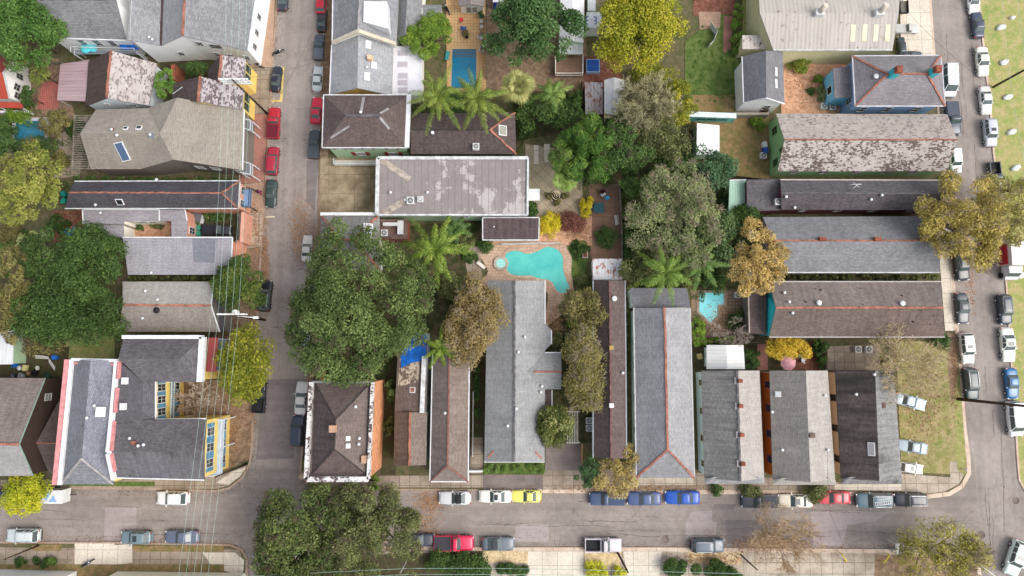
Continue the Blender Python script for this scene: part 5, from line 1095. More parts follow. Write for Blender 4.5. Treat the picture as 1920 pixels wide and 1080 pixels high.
h.ridge('ef', GREYRIDGE, .4); p1 = h.at(655, 236); p2 = h.at(620, 258); MB().beam(p1, p2, .35, .1).obj('ridge_cap', PALERIDGE, h.o); MB().beam(h.at(712, 220), h.at(730, 242), .35, .1).obj('ridge_cap', PALERIDGE, h.o); MB().beam(h.at(713, 213), h.at(728, 204), .35, .1).obj('ridge_cap', PALERIDGE, h.o); h.vent((677, 212)); MB().beam(h.at(677, 211), h.at(682, 182), .4, .05).obj('flashing', PALERIDGE, h.o)
h.windows('cd', [(.18, 5.6), (.5, 5.6), (.64, 5.6), (.86, 5.6)], TRIMW, glass((.3, .3, .3, 1), .2), SHUT_R, w=1.0, h=1.6); h.windows('cd', [(.64, 2.4), (.2, 2.4)], TRIMW, glass((.3, .3, .3, 1), .2), SHUT_R, w=1.3, h=1.6)
h.gutter('bc', WHITE, .6, .5); balcony(h, [(628, 300), (628, 310), (712, 310), (712, 300)], 1.0, PALEWOOD, WHITE, posts=False)
h = gable('house', 'dark brown low roof with orange hips and a white dormer light', [(770, 212), (966, 211), (968, 289), (770, 289)], 4.6, 6.6, R_UMBER, plain(K(70, 82, 66), .8), hip=(0, 1), r=[(770, 243), (919, 243)], d=.5); h.ridge('bf cf', TERRA, .25); h.ridge('ef', DARKTRIM, .25); h.skylight(942, 245, 1.3, 1.1, WHITE, glass((.25, .25, .2, 1), .2)); h.vent((812, 252), r=.2, h=.9); h.windows('cd', [(.3, 2.4), (.6, 2.4), (.8, 2.4)], TRIMW, DARKW)
aircon(893, 277, 'white air conditioner on the dark roof with orange hips', house=h)
h = flat('warehouse', 'large flat-roofed building with lilac stains and white parapets', [(709, 297), (990, 297), (989, 403), (707, 403)], 5.2, ground(K(130, 123, 121), K(142, 134, 132), K(170, 164, 161), .3, .09, .25, .1, .8, .51, .53), MINT)
h.parapet('ab', TRIMW, .35, .45); h.parapet('ad', TRIMW, .35, .5); h.parapet('bc', TRIMW, .3, .3); h.parapet('dc', TRIMW, .15, .25)
for a, b in (((715, 300), (768, 336)), ((768, 372), (718, 400))): MB().beam(h.at(*a)+Vector((0, 0, .02)), h.at(*b)+Vector((0, 0, .02)), .9, .1).obj('roof_cricket', plain(K(170, 158, 146), .9, var=.3), h.o)
m = MB()
for i in range(22): m.beam(h.at(715+12.6*i, 301)+Vector((0, 0, .012)), h.at(714.5+12.6*i, 400)+Vector((0, 0, .012)), .04, .03)
m.obj('roof_seam', plain(K(128, 116, 120), .9), h.o); h.windows('cd', [(.1, 3.4), (.2, 3.4), (.3, 3.4), (.42, 3.4)], TRIMW, DARKW, w=1.0, h=1.2)
aircon(771, 378, 'boxy gray air conditioner on the stained flat roof', house=h, s=1.0); aircon(789, 375, 'round-topped air conditioner on the stained flat roof', house=h, s=.8); h.vent((802, 362), (733, 362), (760, 376))
h = gable('house', 'gray hipped house with orange hips half under the great oak', [(602, 402), (712, 402), (712, 506), (598, 506)], 4.6, 6.8, R_COMB, CREAMW, hip=(1, 1), hipk=.8, ridge=TERRA, d=.4, rw=.3); h.parapet('ab', WHITE, .4, .45); h.skylight(690, 432, 1.8, 1.2, WHITE, glass((.4, .4, .42, 1), .2))
h = flat('shed', 'flat brown roof deck with ducts behind the white flat building', [(713, 411), (764, 411), (764, 448), (713, 448)], 3.4, plain(K(116, 92, 84), .9, var=.3), BRICK); MB().box(h.at(735, 422)+Vector((0, 0, .5)), (2.4, .5, .6)).box(h.at(752, 428)+Vector((0, 0, .45)), (.8, 2.0, .7)).obj('duct', CASE, h.o)
aircon(722, 438, 'white air conditioner beside roof ducts near the oak', house=h)
h = flat('shed', 'long dark shed roof with a white rim beside the yellow shrubs', [(905, 408, 3.9), (1011, 408, 3.9), (1010, 450, 3.2), (905, 450, 3.2)], 3.4, shingle(K(88, 76, 76), K(100, 88, 88), streak=.6, seed=43.0), SIDW, .3, gut=TRIMW); h.vent((926, 426), r=.1)
h = House('townhouse', 'two-storey corner house with a dark hipped roof and peeling white parapet', dict(a=(586, 716, 9.0), b=(700, 716, 9.0), c=(692, 897, 9.0), d=(576, 897, 9.0), e=(591, 718, 9.1), f=(691, 722, 9.1), g=(686, 889, 9.1), i=(585, 888, 9.1), j=(629, 787, 11.4), k=(627, 843, 11.4)))
h.roof('abcd', plain(K(96, 86, 82), .9)); h.roof('efj', R_BROWN); h.roof('fgkj', shingle(K(106, 94, 90), K(120, 108, 104), streak=.3, seed=44.0)); h.roof('gik', R_BROWN); h.roof('iejk', R_UMBER); h.walls('abcd', ORANGEW, .02)
PEEL = slate(K(206, 204, 202), K(84, 72, 68), .54, .7, seed=5.0); h.parapet('ad', PEEL, .7, .55, down=.1); h.parapet('dc', PEEL, .7, .7, down=.1); h.parapet('bc', PEEL, .7, .4, down=.1); h.parapet('ab', plain(K(120, 124, 124), .8), .3, .3, down=.1); h.ridge('jk ej fj gk ik', DARKTRIM, .2, .05); h.chimney(626, 803, plain(K(176, 142, 116), .8), .8, .9, 1.0); h.chimney(684, 860, plain(K(176, 142, 116), .8), .6, 1.0, .8); h.skylight(652, 822, .4, .4, WHITE, WHITE); h.skylight(652, 836, .4, .4, WHITE, WHITE); h.vent((675, 821), (674, 832), (668, 762))
h = House('house', 'brown narrow house with lattice of pale slates beneath a blue tarp', dict(a=(748, 622, 4.2), b=(801, 622, 5.2), c=(799, 772, 5.2), d=(740, 772, 4.2), e=(738, 873, 4.2), f=(768, 873, 5.4), g=(799, 872, 4.2), i=(801, 774, 4.2), j=(769, 773, 5.4)))
h.roof('abcd', R_BROWN2); h.roof('defj', shingle(K(100, 86, 78), K(116, 102, 94), streak=.3, seed=45.0)); h.roof('fgij', R_BROWN3); h.walls('abcigfed', LBLUE, .2); h.ridge('fj', TERRA); h.skylight(774, 731, .6, .6, WHITE, TERRADULL)
vs = [h.at(x, y)+Vector((0, 0, .03)) for x, y in ((750, 672), (787, 672), (786, 716), (746, 724))]; MB().add(vs, [(3, 2, 1, 0)]).obj('roof_patch', slate(K(184, 170, 152), K(100, 86, 76), .52, seed=7.0), h.o)
wallrun([(795, 672), (791, 770)], 'white firewall strip along the blue-tarped brown house', 5.6, .6, TRIMW, name='firewall')
vs = [h.at(x, y)+Vector((0, 0, .07)) for x, y in ((752, 630), (776, 626), (800, 624), (799, 668), (788, 677), (770, 681), (752, 690))]; t_ = MB().add(vs, [(6, 5, 4, 3, 2, 1, 0)]).add([v+Vector((0, 0, .03)) for v in vs], [(6, 5, 4, 3, 2, 1, 0)]); tag(t_.obj('tarp', TARPB), 'bright blue tarp laid over a brown roof at the oak edge', 'tarp')
h = gable('house', 'narrow brown shotgun house with a hipped front left of the wide gray roof', [(806, 903), (811, 664), (880, 664), (878, 903)], 4.5, 6.4, R_TAUPE, GREYW, hip=(1, 0), r=[(839, 873), (843, 664)], rmat2=R_BROWN3, gut=WHITE); h.ridge('ef ae de', plain(K(132, 90, 80), .9), .2); h.vent((835, 774)); MB().box(h.at(852, 668)+Vector((0, 0, .05)), (1.6, 2.0, .2)).obj('roof_patch', PEEL, h.o)
h = House('house', 'wide gray shingled house with an angled bay and cross gable', dict(a=(908, 866, 4.2), b=(914, 526, 4.2), c=(1022, 526, 4.2), d=(1022, 607, 4.2), e=(1034, 619, 4.2), f=(1034, 645, 4.2), g=(1022, 657, 4.2), i=(1022, 661, 4.2), j=(1052, 661, 4.2), k=(1052, 730, 4.2), l=(1022, 730, 4.2), m=(1021, 866, 4.2), n=(964, 866, 6.2), o=(965, 526, 6.2), p=(987, 697, 5.45), q=(1053, 697, 5.45)))
RG = shingle(K(140, 142, 143), K(156, 157, 157), streak=.2, seed=46.0); h.roof('abon', RG); h.roof('ocdefgipn', RG); h.roof('nplm', RG); h.roof('ijqp', RG); h.roof('pqkl', RG); h.walls('abocdefgijqklmn', SIDW, .3); h.ridge('no', plain(K(100, 96, 96), .9, var=.4), .28); MB().beam(h.at(1000, 697)+Vector((0, 0, .03)), h.w['q'], .25, .06).obj('ridge_cap', TERRADULL, h.o); h.gutter('am cd ef ij', WHITE); h.vent((984, 632), (972, 660), (1016, 724), (968, 766), (952, 798), (1014, 735)); MB().beam(h.at(915, 858)+Vector((0, 0, .03)), h.at(926, 846)+Vector((0, 0, .03)), .25, .06).obj('ridge_cap', TERRA, h.o); MB().beam(h.at(1016, 860)+Vector((0, 0, .03)), h.at(1004, 848)+Vector((0, 0, .03)), .25, .06).obj('ridge_cap', TERRA, h.o)
flat('shed', 'small dark roof tucked in the corner of the gray cross gable', [(1021, 731), (1035, 731), (1035, 764), (1021, 764)], 3.2, R_BROWN, SIDW, gut=WHITE, edges='bc')
h = gable('house', 'long dark brown shotgun house with a dotted ridge and rusty rear lean-to', [(1112, 858), (1112, 526), (1172, 526), (1175, 860)], 4.5, 6.2, R_UMBER, LBLUE, r=[(1146, 859), (1143, 526)], rmat2=R_BROWN, gut=plain(K(150, 156, 160), .7)); h.ridge('ef', plain(K(116, 84, 80), .9, var=.4), .22)
for y, m_ in ((652, plain(K(160, 134, 80), .7)), (760, WHITE)): h.chimney(1146, y, m_, .6, .6, .5)
h.vent((1167, 699)); h.vent((1151, 560), r=.3, h=.5); 
flat('shed', 'white lean-to roof streaked with rust behind the brown shotgun house', [(1111, 485), (1167, 485), (1167, 524), (1112, 524)], 3.0, corrugated(K(206, 206, 208), K(190, 190, 194), .45, .45, K(150, 84, 56)), SIDW)
h = gable('house', 'long light gray house with orange ridge and hips and green-white side wall', [(1193, 896), (1188, 577), (1294, 577), (1302, 896)], 4.5, 6.6, shingle(K(132, 133, 138), K(150, 151, 155), streak=.2, seed=47.0), OFFW, hip=(1, 0), r=[(1252, 843), (1246, 577)], rmat2=R_LIGHT, ridge=TERRA, d=.3, rw=.3)  # left slope darker than the right: light from the east put into the grays
h.windows('ab', [(.8, 2.8), (.66, 2.8), (.46, 2.8), (.26, 2.8), (.08, 2.8)], TRIMW, DARKW, w=.9, h=1.8); h.gutter('ab cd', plain(K(190, 190, 190), .7), .14)
flat('house', 'dark gray flat rear roof above the light gray house with orange ridge', [(1182, 540), (1288, 540), (1294, 576), (1187, 576)], 4.3, shingle(K(108, 108, 114), K(122, 122, 128), streak=.2, seed=48.0), OFFW)
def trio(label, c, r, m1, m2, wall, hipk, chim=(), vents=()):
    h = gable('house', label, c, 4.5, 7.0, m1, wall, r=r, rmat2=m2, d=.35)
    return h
def skirt(h, A, B, m):
    (ax, ay), (bx, by) = A, B; q = [P(ax, ay, 4.5), P(bx, by, 4.5), P(bx-14, by-13, 5.5), P(ax+18, ay-13, 5.5), P(ax, ay-9, 4.62), P(bx, by-9, 4.62)]
    MB().add(q, [(0, 1, 2, 3), (4, 0, 3), (1, 5, 2), (3, 2, 5, 4)]).obj('front_slope', m, h.o)
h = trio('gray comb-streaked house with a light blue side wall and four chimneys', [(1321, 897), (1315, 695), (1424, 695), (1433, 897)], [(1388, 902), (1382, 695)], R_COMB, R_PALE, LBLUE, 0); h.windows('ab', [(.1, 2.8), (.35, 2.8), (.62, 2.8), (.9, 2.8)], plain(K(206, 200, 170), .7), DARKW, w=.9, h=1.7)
for x, y in ((1386, 714), (1387, 761), (1389, 815), (1391, 869)): h.chimney(x, y, BRICK, .55, .5, .7); MB().box(h.at(x-6, y)+Vector((0, 0, .08)), (.5, .9, .12)).obj('flashing', PALERIDGE, h.o)
h.ridge('ef', GREYRIDGE, .3); skirt(h, (1321, 907), (1433, 907), R_LIGHT)
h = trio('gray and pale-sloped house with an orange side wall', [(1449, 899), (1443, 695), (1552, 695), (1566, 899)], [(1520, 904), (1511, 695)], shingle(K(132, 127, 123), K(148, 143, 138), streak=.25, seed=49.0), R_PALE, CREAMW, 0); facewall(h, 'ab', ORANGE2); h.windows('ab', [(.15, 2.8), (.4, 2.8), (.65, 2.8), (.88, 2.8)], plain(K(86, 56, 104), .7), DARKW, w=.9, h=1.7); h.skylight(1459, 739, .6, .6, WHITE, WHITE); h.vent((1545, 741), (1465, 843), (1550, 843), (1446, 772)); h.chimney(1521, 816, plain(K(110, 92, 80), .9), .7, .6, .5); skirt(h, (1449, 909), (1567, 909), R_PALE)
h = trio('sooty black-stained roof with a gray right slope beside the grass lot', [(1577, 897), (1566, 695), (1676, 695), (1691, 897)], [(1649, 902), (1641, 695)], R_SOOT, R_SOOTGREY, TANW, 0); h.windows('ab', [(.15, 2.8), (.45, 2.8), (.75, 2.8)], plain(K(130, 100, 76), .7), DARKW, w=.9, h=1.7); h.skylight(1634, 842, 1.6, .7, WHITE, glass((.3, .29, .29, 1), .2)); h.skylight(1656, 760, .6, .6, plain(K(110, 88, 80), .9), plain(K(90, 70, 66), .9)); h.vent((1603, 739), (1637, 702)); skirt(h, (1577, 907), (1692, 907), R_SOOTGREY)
h = gable('shed', 'white ribbed metal shed behind the gray comb-streaked house', [(1325, 692), (1325, 647), (1394, 647), (1397, 692)], 2.8, 3.5, corrugated(K(198, 198, 196), K(212, 212, 210), .5), LBLUE, r=[(1364, 692), (1362, 647)])
h = gable('house', 'brown mottled roof with a bright orange ridge and turquoise rear gable', [(1442, 528), (1764, 528), (1771, 632), (1442, 632)], 4.5, 6.7, R_TAUPE, GREYW, r=[(1455, 577), (1768, 577)], rmat2=R_BROWN2, gut=plain(K(176, 170, 168), .7), d=.25); h.ridge('ef', TERRA, .3); q = h.q; c_ = [q['d'], q['a'], q['e']]; MB().add([Vector((c_[0].x-.05, c_[0].y, 0)), Vector((c_[1].x-.05, c_[1].y, 0)), c_[1]+Vector((-.05, 0, -.06)), c_[2]+Vector((-.05, 0, -.06)), c_[0]+Vector((-.05, 0, -.06))], [(0, 1, 2, 3, 4), (4, 3, 2, 1, 0)]).obj('gable_end', TEALW, h.o); h.vent((1534, 568), (1690, 569), r=.3, h=.35); h.vent((1469, 549), (1478, 566), (1484, 587))
rr = random.Random(4); m = MB()
for i in range(26): p = h.at(rr.uniform(1470, 1760), rr.uniform(535, 620)); m.add([p+Vector((rr.uniform(-.3, .3), rr.uniform(-.3, .3), .09)) for _ in range(3)], [(0, 1, 2), (2, 1, 0)])
m.obj('roof_debris', WHITE, h.o)
flat('house', 'dark brown low roof left of the turquoise gable', [(1403, 545), (1437, 543), (1437, 628), (1405, 624)], 3.6, R_UMBER, GREYW, gut=plain(K(176, 160, 150), .7), edges='ad')
h = gable('house', 'blue-gray wide roof with three brick chimneys near the golden street tree', [(1430, 407), (1752, 405), (1762, 511), (1462, 511)], 4.5, 6.6, R_BLUEGREY, LILW, r=[(1450, 451), (1764, 451)], rmat2=shingle(K(120, 121, 124), K(140, 141, 144), streak=.2, seed=50.0), d=.25); h.ridge('ef', TERRADULL, .22)
for x in (1540, 1643, 1732): h.chimney(x, 449, BRICK, .9, .55, .6)
h.gutter('cd', TRIMW); h.windows('cd', [(.2, 2.8), (.4, 2.8), (.6, 2.8), (.8, 2.8)], TRIMW, DARKW, w=.9, h=1.7)
h = gable('house', 'long charcoal roof with maroon side wall below the green slate house', [(1463, 337), (1786, 338), (1772, 394), (1465, 393)], 4.5, 6.2, R_CHAR, MAROON, r=[(1465, 362), (1790, 363)], d=.3, rmat2=shingle(K(84, 78, 82), K(100, 94, 98), streak=.4, seed=51.0)); h.ridge('ef', GREYRIDGE, .22); h.gutter('ab', plain(K(190, 180, 170), .7)); h.vent((1472, 370), (1488, 390), (1631, 375), (1651, 367)); h.windows('cd', [(.15, 2.8), (.4, 2.8), (.62, 2.8), (.84, 2.8)], TRIMW, DARKW, w=.9, h=1.7)
m = MB(); p = h.at(1594, 357); m.tube([p, p+Vector((.1, .3, 1.6))], .05, 6).tube([p+Vector((-.7, .5, 1.5)), p+Vector((.8, .5, 1.7))], .04, 6).tube([p+Vector((-.3, .8, 1.6)), p+Vector((.5, .1, 1.6))], .03, 6); m.obj('aerial', CERAMIC, h.o)
h = flat('shed', 'dark flat rear roof between the mint lean-to and the long charcoal roof', [(1400, 337), (1461, 336), (1463, 394), (1401, 396)], 4.0, R_CHAR, MAROON); aircon(1456, 380, 'white air conditioner on the dark flat rear roof', house=h)
flat('shed', 'mint green metal lean-to with a white top strip', [(1368, 338), (1399, 337), (1400, 396), (1366, 397)], 2.8, corrugated(K(150, 184, 164), K(164, 194, 176), .4), MINT, gut=WHITE, edges='ab')
h = gable('house', 'green house with a pale pink slate roof full of dark missing patches', [(1455, 213), (1776, 214), (1776, 321), (1458, 321)], 4.2, 6.6, SL_PINK, GREENW, r=[(1471, 262), (1795, 262)], rmat2=SL_PATCH, d=.3); h.ridge('ef', TERRADULL, .22); h.windows('cd', [(.15, 2.6), (.32, 2.6), (.5, 2.6), (.7, 2.6), (.88, 2.6)], TRIMW, DARKW, w=.9, h=1.6); h.windows('de', [(.4, 2.6), (.75, 4.6, .6, .8)], plain(K(90, 130, 80), .7), DARKW); h.windows('ea', [(.6, 2.6)], plain(K(90, 130, 80), .7), DARKW)
h = gable('house', 'blue house with a gray hipped roof, orange hips and teal chimneys', [(1598, 105), (1764, 104), (1772, 199), (1603, 199)], 5.6, 7.8, shingle(K(126, 122, 126), K(142, 138, 142), streak=.15, seed=52.0), BLUEW, hip=(1, 1), r=[(1664, 139), (1738, 138)], ridge=TERRA, d=.4, gut=plain(K(190, 190, 194), .7), rw=.28)
for x, y in ((1672, 140), (1744, 139)):
    p = h.at(x, y); o_ = MB().box((p.x, p.y, p.z+.5), (.9, 1.0, 1.6)).obj('chimney', plain(K(60, 176, 186), .7), h.o); MB().box((p.x, p.y, p.z+1.7), (.8, .9, .9)).obj('chimney_cap', BRICK, o_)
h.vent((1641, 144), r=.3, h=.3); h.windows('cd', [(.2, 3.2), (.55, 3.2), (.85, 3.2)], TRIMW, DARKW, w=1.0, h=1.8); h.windows('da', [(.2, 3.2)], TRIMW, DARKW, w=1.1, h=1.6)
h = flat('house', 'low gray rear wing with sky-blue wall on the blue house', [(1562, 128, 3.9), (1598, 124, 4.2), (1599, 182, 4.2), (1565, 184, 3.9)], 4, shingle(K(122, 118, 122), K(138, 134, 138), streak=.15, seed=53.0), SKYW, .1); h.windows('ad', [(.6, 2.2, 1.2, 1.4)], WHITE, DARKW)
h = gable('warehouse', 'huge pale ribbed metal roof at the top with two roof vents', [(1420, -40), (1690, -40), (1673, 94), (1450, 94)], 5.4, 6.6, corrugated(K(166, 160, 152), K(180, 174, 166), .6, .08), siding(K(206, 200, 160)), r=[(1425, 25), (1685, 25)], rmat2=corrugated(K(162, 156, 149), K(176, 170, 163), .6, .06), d=.1, gut=TRIMW)
for x, y in ((1534, 26), (1646, 26)): p = h.at(x, y); MB().box((p.x, p.y, p.z+.3), (1.2, 1.0, .9)).obj('roof_vent', CASE, h.o); MB().tube([(p.x, p.y, p.z+.5), (p.x+.3, p.y+.4, p.z+1.9)], .4, 12).obj('ventilator', plain(K(196, 186, 172), .7), h.o)
for x in (1600, 1622, 1643, 1665): p1, p2 = h.at(x, 46), h.at(x-2, 78); MB().beam(p1+Vector((0, 0, .03)), p2+Vector((0, 0, .03)), .7, .04).obj('skylight', plain(K(212, 206, 176), .5), h.o)
flat('warehouse', 'lower pale metal annex with a stained floor left of the huge metal roof', [(1392, 66), (1421, 66), (1450, 92), (1392, 92)], 3.6, corrugated(K(196, 188, 182), K(204, 196, 188), .6, .3), siding(K(206, 200, 160)))
h = gable('house', 'gray gabled cottage with white gable left of the gravel yard', [(1394, 193), (1391, 106), (1468, 97), (1471, 195)], 4.6, 7.0, shingle(K(122, 122, 128), K(138, 138, 144), streak=.1, seed=54.0), SIDW, r=[(1437, 184), (1436, 95)], d=.3, rmat2=shingle(K(112, 112, 116), K(126, 126, 130), streak=.1, seed=55.0)); h.gutter('ab ae de', WHITE, .14); h.skylight(1454, 135, 1.1, .3, WHITE, WHITE); h.skylight(1454, 157, 1.1, .3, WHITE, WHITE); h.windows('de', [(.5, 2.4)], TRIMW, DARKW)
flat('shed', 'white flat-roofed shed with a mint side in the brown lawn', [(1307, 231), (1349, 235), (1349, 290), (1306, 290)], 2.9, plain(K(226, 226, 226), .6, var=.05), MINT)
h = gable('house', 'long narrow white roof beside the dark green tree', [(1049, 80), (1052, -60), (1097, -60), (1094, 80)], 4.0, 4.6, plain(K(222, 222, 222), .6, var=.06), MINT, d=.1); MB().prism([(p.x, p.y) for p in (P(1049, 82, 3.2), P(1093, 82, 3.2), P(1093, 101, 3.2), P(1049, 101, 3.2))], 3.0, 3.2).obj('porch_roof', WHITE, h.o)
b_ = balcony(h, [(1041, 108), (1041, 142), (1092, 142), (1092, 108)], 1.4, M_DECK, CREAMW, 1.0, posts=False)
flat('shed', 'small white flat roof with a blue emblem beside the yellowing tree', [(1100, 23), (1128, 23), (1128, 52), (1100, 52)], 3.2, plain(K(214, 216, 216), .6), SIDW); flat('shed', 'narrow white roof at the very top beside the yellowing tree', [(1102, -40), (1117, -40), (1117, 20), (1102, 20)], 3.0, corrugated(K(200, 202, 204), K(212, 212, 214), .4), SIDW)
h = gable('shed', 'white gabled shed half under the bare brushy tree', [(1133, 212), (1133, 150), (1170, 150), (1170, 214)], 2.8, 3.5, plain(K(226, 226, 228), .6, var=.06), SIDW, r=[(1152, 216), (1152, 145)])
flat('shed', 'rusty ribbed metal lean-to beside the white gabled shed', [(1096, 153), (1130, 155), (1130, 214), (1098, 214)], 2.5, corrugated(K(150, 150, 156), K(120, 96, 86), .5, .5, K(110, 66, 56)), BRICK)
h = gable('shed', 'small cream shed with shuttered doors at the orange patio', [(860, 12), (858, -40), (910, -40), (908, 12)], 2.8, 3.7, shingle(K(140, 132, 128), K(152, 144, 140), seed=56.0), CREAMW, r=[(883, 8), (884, -40)], d=.25); h.windows('de', [(.75, 1.5, .7, 1.6)], TRIMW, plain(K(150, 140, 124), .8)); h.windows('ea', [(.28, 1.5, .7, 1.6)], TRIMW, plain(K(150, 140, 124), .8))
flat('shed', 'flat gray shed roof above the round green tree', [(782, 9), (828, 9), (828, 30), (782, 32)], 2.8, R_GREY, SIDW); h = flat('shed', 'bright blue shed with a white roof edge by the dark green tree', [(925, -30), (946, -30), (944, 3), (924, 4)], 2.6, WHITE, plain(K(36, 66, 170), .6), .05); h.windows('cd', [(.4, 1.5, .7, .9)], TRIMW, DARKW)
t_ = base('canopy', 'square white canopy on posts beside the stained flat building', 'canopy', P(1001, 365, 0)); q = [P(x, y, 2.6) for x, y in ((990, 354), (1012, 354), (1012, 376), (990, 376))]; MB().prism([(p.x, p.y) for p in q], 2.5, 2.64).obj('roof', WHITE, t_)
for p in q: MB().box((p.x*1, p.y, 1.3), (.09, .09, 2.5)).obj('post', WHITE, t_)
# ---------------------------------------------------------------- trees
leaf_tree('oak_tree', 'huge dark green live oak spreading over roofs beside the left street', 680, 573, 148, 15, OAK, .97, n=105, size=.36, rc=(.11, .18), twig=40, dens=.85, lobes=.14)
leaf_tree('oak_tree', 'broad dull green oak over the bottom street near the corner, left crown', 566, 1002, 94, 12, OAK2, .95, n=64, size=.36, rc=(.14, .22), twig=40, dens=.9)
leaf_tree('oak_tree', 'broad dull green oak over the bottom street, right crown beside the red pickup', 704, 1000, 98, 12, OLIVEDARK, .98, n=64, size=.34, rc=(.13, .22), twig=60, dens=.8)
leaf_tree('oak_tree', 'dull green oak cut by the bottom edge below the corner crowns', 560, 1082, 96, 11, OAK2, .7, n=70, size=.36, rc=(.15, .25), twig=20)
leaf_tree('oak_tree', 'olive green crown bridging the two corner oaks over the street', 638, 985, 64, 11, OAK2, .85, n=50, size=.36, rc=(.16, .26), twig=20)
leaf_tree('tree', 'dense dark green round tree left of the wide lilac roof, upper one', 150, 490, 88, 11, DARKGREEN, .8, n=60, size=.36, rc=(.16, .26), dens=1.2)
leaf_tree('tree', 'dense dark green round tree above the corner mansion, lower one', 138, 582, 98, 11, DARKGREEN, .72, n=60, size=.36, rc=(.16, .26), dens=1.2)
leaf_tree('tree', 'tall yellow-green tree at the left edge beside the charcoal roof', 58, 352, 76, 12, LM((88, 102, 42), (132, 136, 62), (180, 174, 98)), .95, n=50, size=.36, rc=(.15, .25), twig=20)
leaf_tree('tree', 'green tree at the left edge above the yellow-green tree', 12, 285, 40, 9, MIDGREEN, 1.0, size=.36)
leaf_tree('tree', 'faded brownish green tree at the left edge beside the dark round trees', 24, 560, 66, 10, BROWNGREEN, 1.3, n=46, size=.34, rc=(.13, .22), twig=24, dens=.75)
leaf_tree('tree', 'thin gray-brown tree crown above the junk yard', 85, 645, 42, 7, BROWNGREEN, .5, size=.3, dens=.5, twig=14)
leaf_tree('tree', 'pale blossoming light tree beside the left dark green crown', 62, 458, 28, 7, LM((130, 140, 84), (170, 172, 120), (204, 200, 150)), 1.0, size=.3, dens=.6)
leaf_tree('street_tree', 'dark green street tree touched with yellow beside the lilac roof', 452, 536, 50, 9, LM((46, 64, 28), (70, 90, 38), (128, 132, 60)), 1.0, n=44, size=.32, rc=(.2, .3), dens=1.5, lobes=.05)
leaf_tree('street_tree', 'tall yellowing street tree in front of the corner mansion', 462, 682, 82, 10, YELLOWGREEN, .52, pi/2, n=54, size=.34, rc=(.16, .26), dens=1.2)
leaf_tree('street_tree', 'round bright yellow-green tree over the bottom street kerb at the left', 50, 922, 44, 6, LM((112, 124, 24), (160, 164, 40), (204, 192, 52)), .72, n=34, size=.3, rc=(.2, .32), dens=1.3)
leaf_tree('tree', 'round bright green tree between white skylight roof and orange patio', 806, 68, 42, 8, BRIGHT, 1.15, n=34, size=.34, rc=(.2, .34), narrow=.4, dens=1.3)
leaf_tree('tree', 'broad dark green tree at the top beside the long white roof', 998, 58, 84, 13, LM((44, 70, 34), (68, 96, 50), (110, 136, 80)), .98, n=60, size=.4, rc=(.16, .26), dens=1.2)
leaf_tree('tree', 'broad golden yellow-green tree at the top right of center', 1196, 58, 96, 12, LM((90, 98, 22), (140, 142, 36), (190, 172, 56)), .78, n=80, size=.36, rc=(.15, .24), dens=1.25)
leaf_tree('tree', 'yellow-leafed tree edge behind the bare brushy tree', 1268, 205, 34, 9, YELLOWGREEN, 1.9, n=34, size=.3, rc=(.2, .34), dens=.7)
bare_tree('bare_tree', 'bare brushy gray-brown tree over white gabled shed', 1205, 205, 76, 11, plain(K(170, 164, 128), .9, .1, var=.2), OLIVEDARK, 2600, .24, 1.15, 5, 11, minr=.026)
leaf_tree('tree', 'deep green lush tree above the striped patio umbrella', 1098, 285, 64, 10, LM((44, 76, 28), (78, 110, 44), (142, 160, 76)), 1.05, n=70, size=.75, rc=(.13, .22), narrow=.17, dens=1.6, up=.25)
leaf_tree('tree', 'low dark green tree right of the dark roof with white dormer light', 1028, 212, 60, 6, DARKGREEN, .55, n=40, size=.36)
leaf_tree('tree', 'mid green tree between the lush palm-like tree and bare brushy tree', 1172, 280, 56, 10, MIDGREEN, .9, n=40, size=.36, dens=.9, twig=10)
leaf_tree('tree', 'wide pale olive-gray twiggy tree in the middle of the block', 1262, 398, 98, 12, OLIVE, .95, n=80, size=.3, rc=(.13, .22), twig=80, dens=.62, bark=BARKPALE, twr=.025, lobes=.12)
leaf_tree('tree', 'soft blue-green tree between brown lawn and olive-gray tree', 1332, 318, 48, 9, BLUEGREEN, .85, n=40, size=.34, dens=.8)
leaf_tree('tree', 'dark green tree filling the gap left of the golden brown tree', 1350, 450, 56, 7, LM((50, 76, 40), (78, 102, 58), (116, 132, 84)), 1.1, n=44, size=.36, dens=.8)
leaf_tree('tree', 'green tree behind the blue-gray roof near mint lean-to', 1398, 408, 30, 5, DARKGREEN, .7, size=.32)
leaf_tree('tree', 'dull green understory tree below the olive-gray tree', 1205, 495, 44, 6, OLIVEDARK, .8, size=.34, dens=.8)
leaf_tree('tree', 'golden brown feathery tree left of the blue-gray roof', 1419, 490, 60, 10, LM((146, 124, 66), (184, 158, 94), (214, 192, 138)), 1.05, n=60, size=.3, rc=(.14, .24), twig=30, dens=.75, bark=BARKPALE)
leaf_tree('tree', 'soft brown fading tree beside wide gray roof, right of the great oak', 890, 600, 88, 10, LM((112, 98, 58), (142, 124, 80), (170, 152, 108)), .54, pi/2, n=64, size=.3, rc=(.13, .22), twig=36, dens=.9, bark=BARKPALE)
leaf_tree('tree', 'brown-tinged tree between wide gray roof and dark shotgun roof, lower one', 1094, 690, 90, 9, LM((92, 92, 48), (128, 120, 68), (166, 150, 98)), .38, pi/2, n=84, size=.28, rc=(.14, .23), twig=36, dens=1.0, bark=BARKPALE)
leaf_tree('tree', 'brown-green tree below the kidney-shaped pool, upper one', 1092, 578, 42, 8, BROWNGREEN, .85, n=50, size=.28, twig=16, dens=1.0)
leaf_tree('tree', 'round glossy green tree flecked with cream leaves at the gray roof corner', 1040, 797, 37, 7.5, CITRUS, 1.0, n=44, size=.3, rc=(.22, .34), dens=1.5, lobes=.04)
